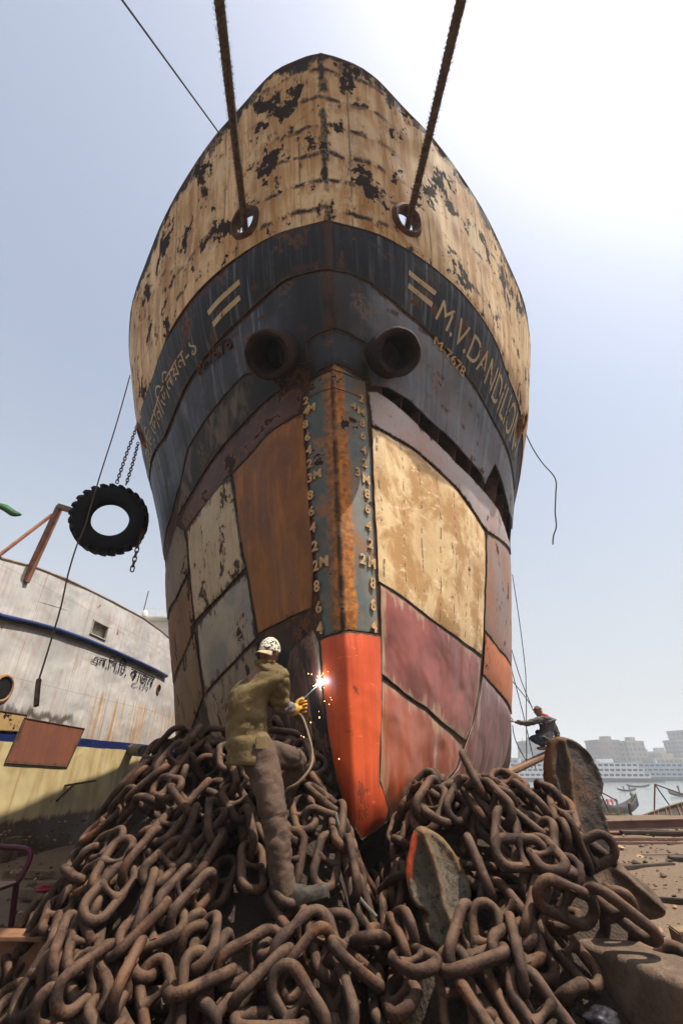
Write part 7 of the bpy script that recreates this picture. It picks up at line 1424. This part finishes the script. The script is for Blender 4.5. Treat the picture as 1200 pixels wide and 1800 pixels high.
# arc and sparks
arc = tag(MB().ball(ARC, .017, 10).build('welding_arc', glow('arc light', (.85,.92,1), 200)), 'dazzling white welding arc at the seam of the orange stem', 'arc')
sp = MB(); rs = random.Random(11)
for k in range(26):  # glowing spikes draw the arc's star glare along with its spatter
    d = Vector((rs.gauss(0,1), -abs(rs.gauss(0,.8)), rs.gauss(.2,1))).normalized(); L = rs.uniform(.018,.055); p = ARC+d*.012; sp.tube([p, p+d*L], [.0018,.0004], 4)
o = sp.build('spatter_glare', glow('hot spatter', (1,.62,.30), 30), arc, False)
sp = MB()
for k in range(28):
    t = rs.random(); p = ARC+Vector((rs.gauss(.05,.13)*(.35+t), -rs.uniform(.02,.28), .06-t*t*1.05+rs.gauss(0,.04))); r_ = rs.uniform(.0010,.0024); sp.ball(p, r_, 4, (1,1,rs.uniform(1,2.2)))
tag(sp.build('flying_sparks', glow('orange sparks', (1,.48,.12), 14), None, False), 'orange sparks raining from the welding arc', 'sparks', kind='stuff')
pl = bpy.data.lights.new('arc_lamp', 'POINT'); pl.energy = 1.6; pl.color = (.86,.92,1); pl.shadow_soft_size = .02; po = bpy.data.objects.new('arc_lamp', pl); COL.objects.link(po); po.location = ARC+Vector((-.03,-.05,.01))

# ---- the crouching man on the plank
k = K; kf = Vector((-1,-.25,-.12)).normalized()
hV, hF, (hf, hx, hu) = head_mesh(k['head'], kf, Vector((-.1,0,1)), 1.0)
P = [k['pelvis'], k['waist'], k['chest'], k['neck'], k['head']-Vector((0,0,.05)), k['hip'], k['kneeN'], k['ankN'], k['kneeF'], k['ankF'], k['shN'], k['elN'], k['wrN'], k['shF'], k['elF'], k['wrF']]
bV, bF = skin(P, [(0,1),(1,2),(2,3),(3,4),(0,5),(5,6),(6,7),(5,8),(8,9),(3,10),(10,11),(11,12),(3,13),(13,14),(14,15)], [.11,.11,.12,.055,.05,.09,.06,.045,.06,.045,.06,.045,.032,.06,.045,.032], 2)
h1 = hand_mesh(k['wrN'], k['wrN']+Vector((-.08,.02,.03)), None, Vector((0,-.3,1)), .5, 1.1); h2 = hand_mesh(k['wrF'], k['wrF']+Vector((-.03,0,-.08)), None, Vector((-1,0,0)), .8, 1.1)
feet = [skin([k[a]+Vector((.05,0,-.04)), k[a]+Vector((-.06,-.01,-.045)), k[a]+Vector((-.19,-.02,-.055))], [(0,1),(1,2)], [(.045,.04),(.042,.04),(.048,.025)], 2) for a in ('ankN','ankF')]
man = obj('person', *join((bV, bF), (hV, hF), h1, h2, *feet), M['skin']); tag(man, 'man crouching on the plank with cloth masked face, one hand on the hull', 'person')
V, F = skin([k['pelvis']+Vector((.02,0,.02)), k['waist'], k['chest'], k['neck']-Vector((0,0,.04)), k['shN'], k['elN'], k['wrN']+Vector((.05,0,0)), k['shF'], k['elF'], k['wrF']+Vector((0,0,.05))], [(0,1),(1,2),(2,3),(3,4),(4,5),(5,6),(3,7),(7,8),(8,9)], [.15,.165,.17,.09,.085,.065,.05,.085,.07,.055], 3, 1)
obj('shirt', folds(V, F, .014, 7, (1,1,1.4), 1), F, cloth('dark grey jacket', (.085,.075,.068)), man)
V, F = skin([k['pelvis'], k['hip']+Vector((.02,0,-.02)), k['kneeN'], k['ankN']+Vector((.02,0,.03)), k['kneeF'], k['ankF']+Vector((.02,0,.03))], [(0,1),(1,2),(2,3),(1,4),(4,5)], [.15,.16,.095,.07,.095,.07], 3)
obj('trousers', folds(V, F, .012, 8, (1,1,1), 6), F, cloth('dark navy trousers', (.028,.030,.040)), man)
V, F, _ = head_mesh(k['head']+Vector((.004,.004,-.002)), kf, Vector((-.1,0,1)), 1.09)
cc = k['head']; F1 = [f for f in F if ((sum((V[i] for i in f), Vector())/len(f))-cc).dot(hu) > .035]; V1, F1 = drop_loose(V, F1); capm = obj('cap', V1, F1, cloth('faded brown cap', (.15,.115,.08)), man); capm.modifiers.new('t', 'SOLIDIFY').thickness = .012
F2 = [f for f in F if -.16 < ((sum((V[i] for i in f), Vector())/len(f))-cc).dot(hu) < .012]; V2, F2 = drop_loose(V, F2); obj('face_cloth', V2, F2, cloth('tan face cloth', (.25,.185,.12)), man).modifiers.new('t', 'SOLIDIFY').thickness = .008
mb = MB().tube([cc+hu*.045+(hx*math.cos(a)*.083+hf*math.sin(a)*.106) for a in [2*math.pi*q/20 for q in range(20)]], .012, 6, closed=True); mb.build('head_band', cloth('red band', (.30,.03,.02)), man)
mb = MB().tube([k['neck']+Vector((0,0,-.0))+Vector((math.cos(a)*.10, math.sin(a)*.09, .02*math.sin(a*2)-.02)) for a in [2*math.pi*q/20 for q in range(20)]], .038, 8, closed=True); mb.build('scarf', cloth('red scarf', (.42,.035,.025)), man)
# plank
a, b = (Vector(p) for p in PT['PLANK']); d = (b-a).normalized(); b2 = b+d*.2
mb = MB().bar(a-d*.4-Vector((0,0,.05)), b2-Vector((0,0,.05)), .30, .055, bevel=.006); mb.bar(a+d*.2-Vector((0,0,.115)), b2-Vector((0,0,.115)), .09, .06, bevel=.006)
tag(mb.build('staging_plank', plain('worn staging plank', (.14,.075,.045), .8, .5, 4, bump=.5, col2=(.23,.14,.09))), 'worn brown plank slung beside the ship on which a man crouches', 'plank')
# ---------------------------------------------------------------- camera, sky, sun
cam = bpy.data.cameras.new('camera'); co = bpy.data.objects.new('camera', cam); COL.objects.link(co)
cam.sensor_width = 36; cam.lens = 16; cam.clip_end = 4000; cam.clip_start = .05
co.location = (0, 0, EYE); co.rotation_euler = (math.pi/2 + math.atan(450/800), 0, 0); SC.camera = co
SUN_EL, SUN_AZ = R(SUN_E), R(SUN_A)     # azimuth clockwise from +y
w = bpy.data.worlds.new('World'); SC.world = w; w.use_nodes = True; nt = w.node_tree
sky = nt.nodes.new('ShaderNodeTexSky'); sky.sky_type = 'NISHITA'; sky.sun_disc = False
sky.sun_elevation = SUN_EL; sky.sun_rotation = SUN_AZ; sky.air_density = AIR; sky.dust_density = DUST; sky.ozone_density = OZ; sky.altitude = 0
bg = nt.nodes['Background']; bg.inputs[1].default_value = SKY_STRENGTH
# pale haze thickening towards the horizon
tcw = nt.nodes.new('ShaderNodeTexCoord'); sx_ = nt.nodes.new('ShaderNodeSeparateXYZ'); nt.links.new(tcw.outputs['Generated'], sx_.inputs[0])
mr = nt.nodes.new('ShaderNodeMapRange'); mr.interpolation_type = 'SMOOTHSTEP'; nt.links.new(sx_.outputs[2], mr.inputs[0])
for i_, v_ in ((1, -.02), (2, .75), (3, HZ0), (4, HZ1)): mr.inputs[i_].default_value = v_
mxs = nt.nodes.new('ShaderNodeMix'); mxs.data_type = 'RGBA'; nt.links.new(mr.outputs[0], mxs.inputs['Factor']); nt.links.new(sky.outputs[0], mxs.inputs[6]); mxs.inputs[7].default_value = HZC + (1,)
nt.links.new(mxs.outputs[2], bg.inputs[0])
sl = bpy.data.lights.new('sun', 'SUN'); so = bpy.data.objects.new('sun', sl); COL.objects.link(so)
sl.energy = SUN_STRENGTH; sl.angle = R(.6); sl.color = (1, .93, .82)
d = Vector((math.sin(SUN_AZ)*math.cos(SUN_EL), math.cos(SUN_AZ)*math.cos(SUN_EL), math.sin(SUN_EL)))
so.rotation_euler = d.to_track_quat('Z', 'Y').to_euler(); so.location = d*60
vs = SC.view_settings; SC.display_settings.display_device = 'sRGB'; vs.view_transform = 'Standard'; vs.look = 'None'; vs.exposure = EXPOSURE; vs.gamma = 1; vs.use_curve_mapping = False
# the hazy river air
hz = MB().box((0, 500, 22.0), (2400, 1500, 60))
hm = bpy.data.materials.new('river haze'); hm.use_nodes = True; ht = hm.node_tree; ht.nodes.clear(); ho = ht.nodes.new('ShaderNodeOutputMaterial'); hv = ht.nodes.new('ShaderNodeVolumePrincipled')
hv.inputs['Color'].default_value = (.86,.90,.95,1); hv.inputs['Density'].default_value = HAZE; hv.inputs['Anisotropy'].default_value = .2; ht.links.new(hv.outputs[0], ho.inputs['Volume'])
if HAZE: tag(hz.build('haze', hm, None, False), kind='stuff')
SC.cycles.use_denoising = True; SC.cycles.max_bounces = 6; SC.cycles.volume_bounces = 0
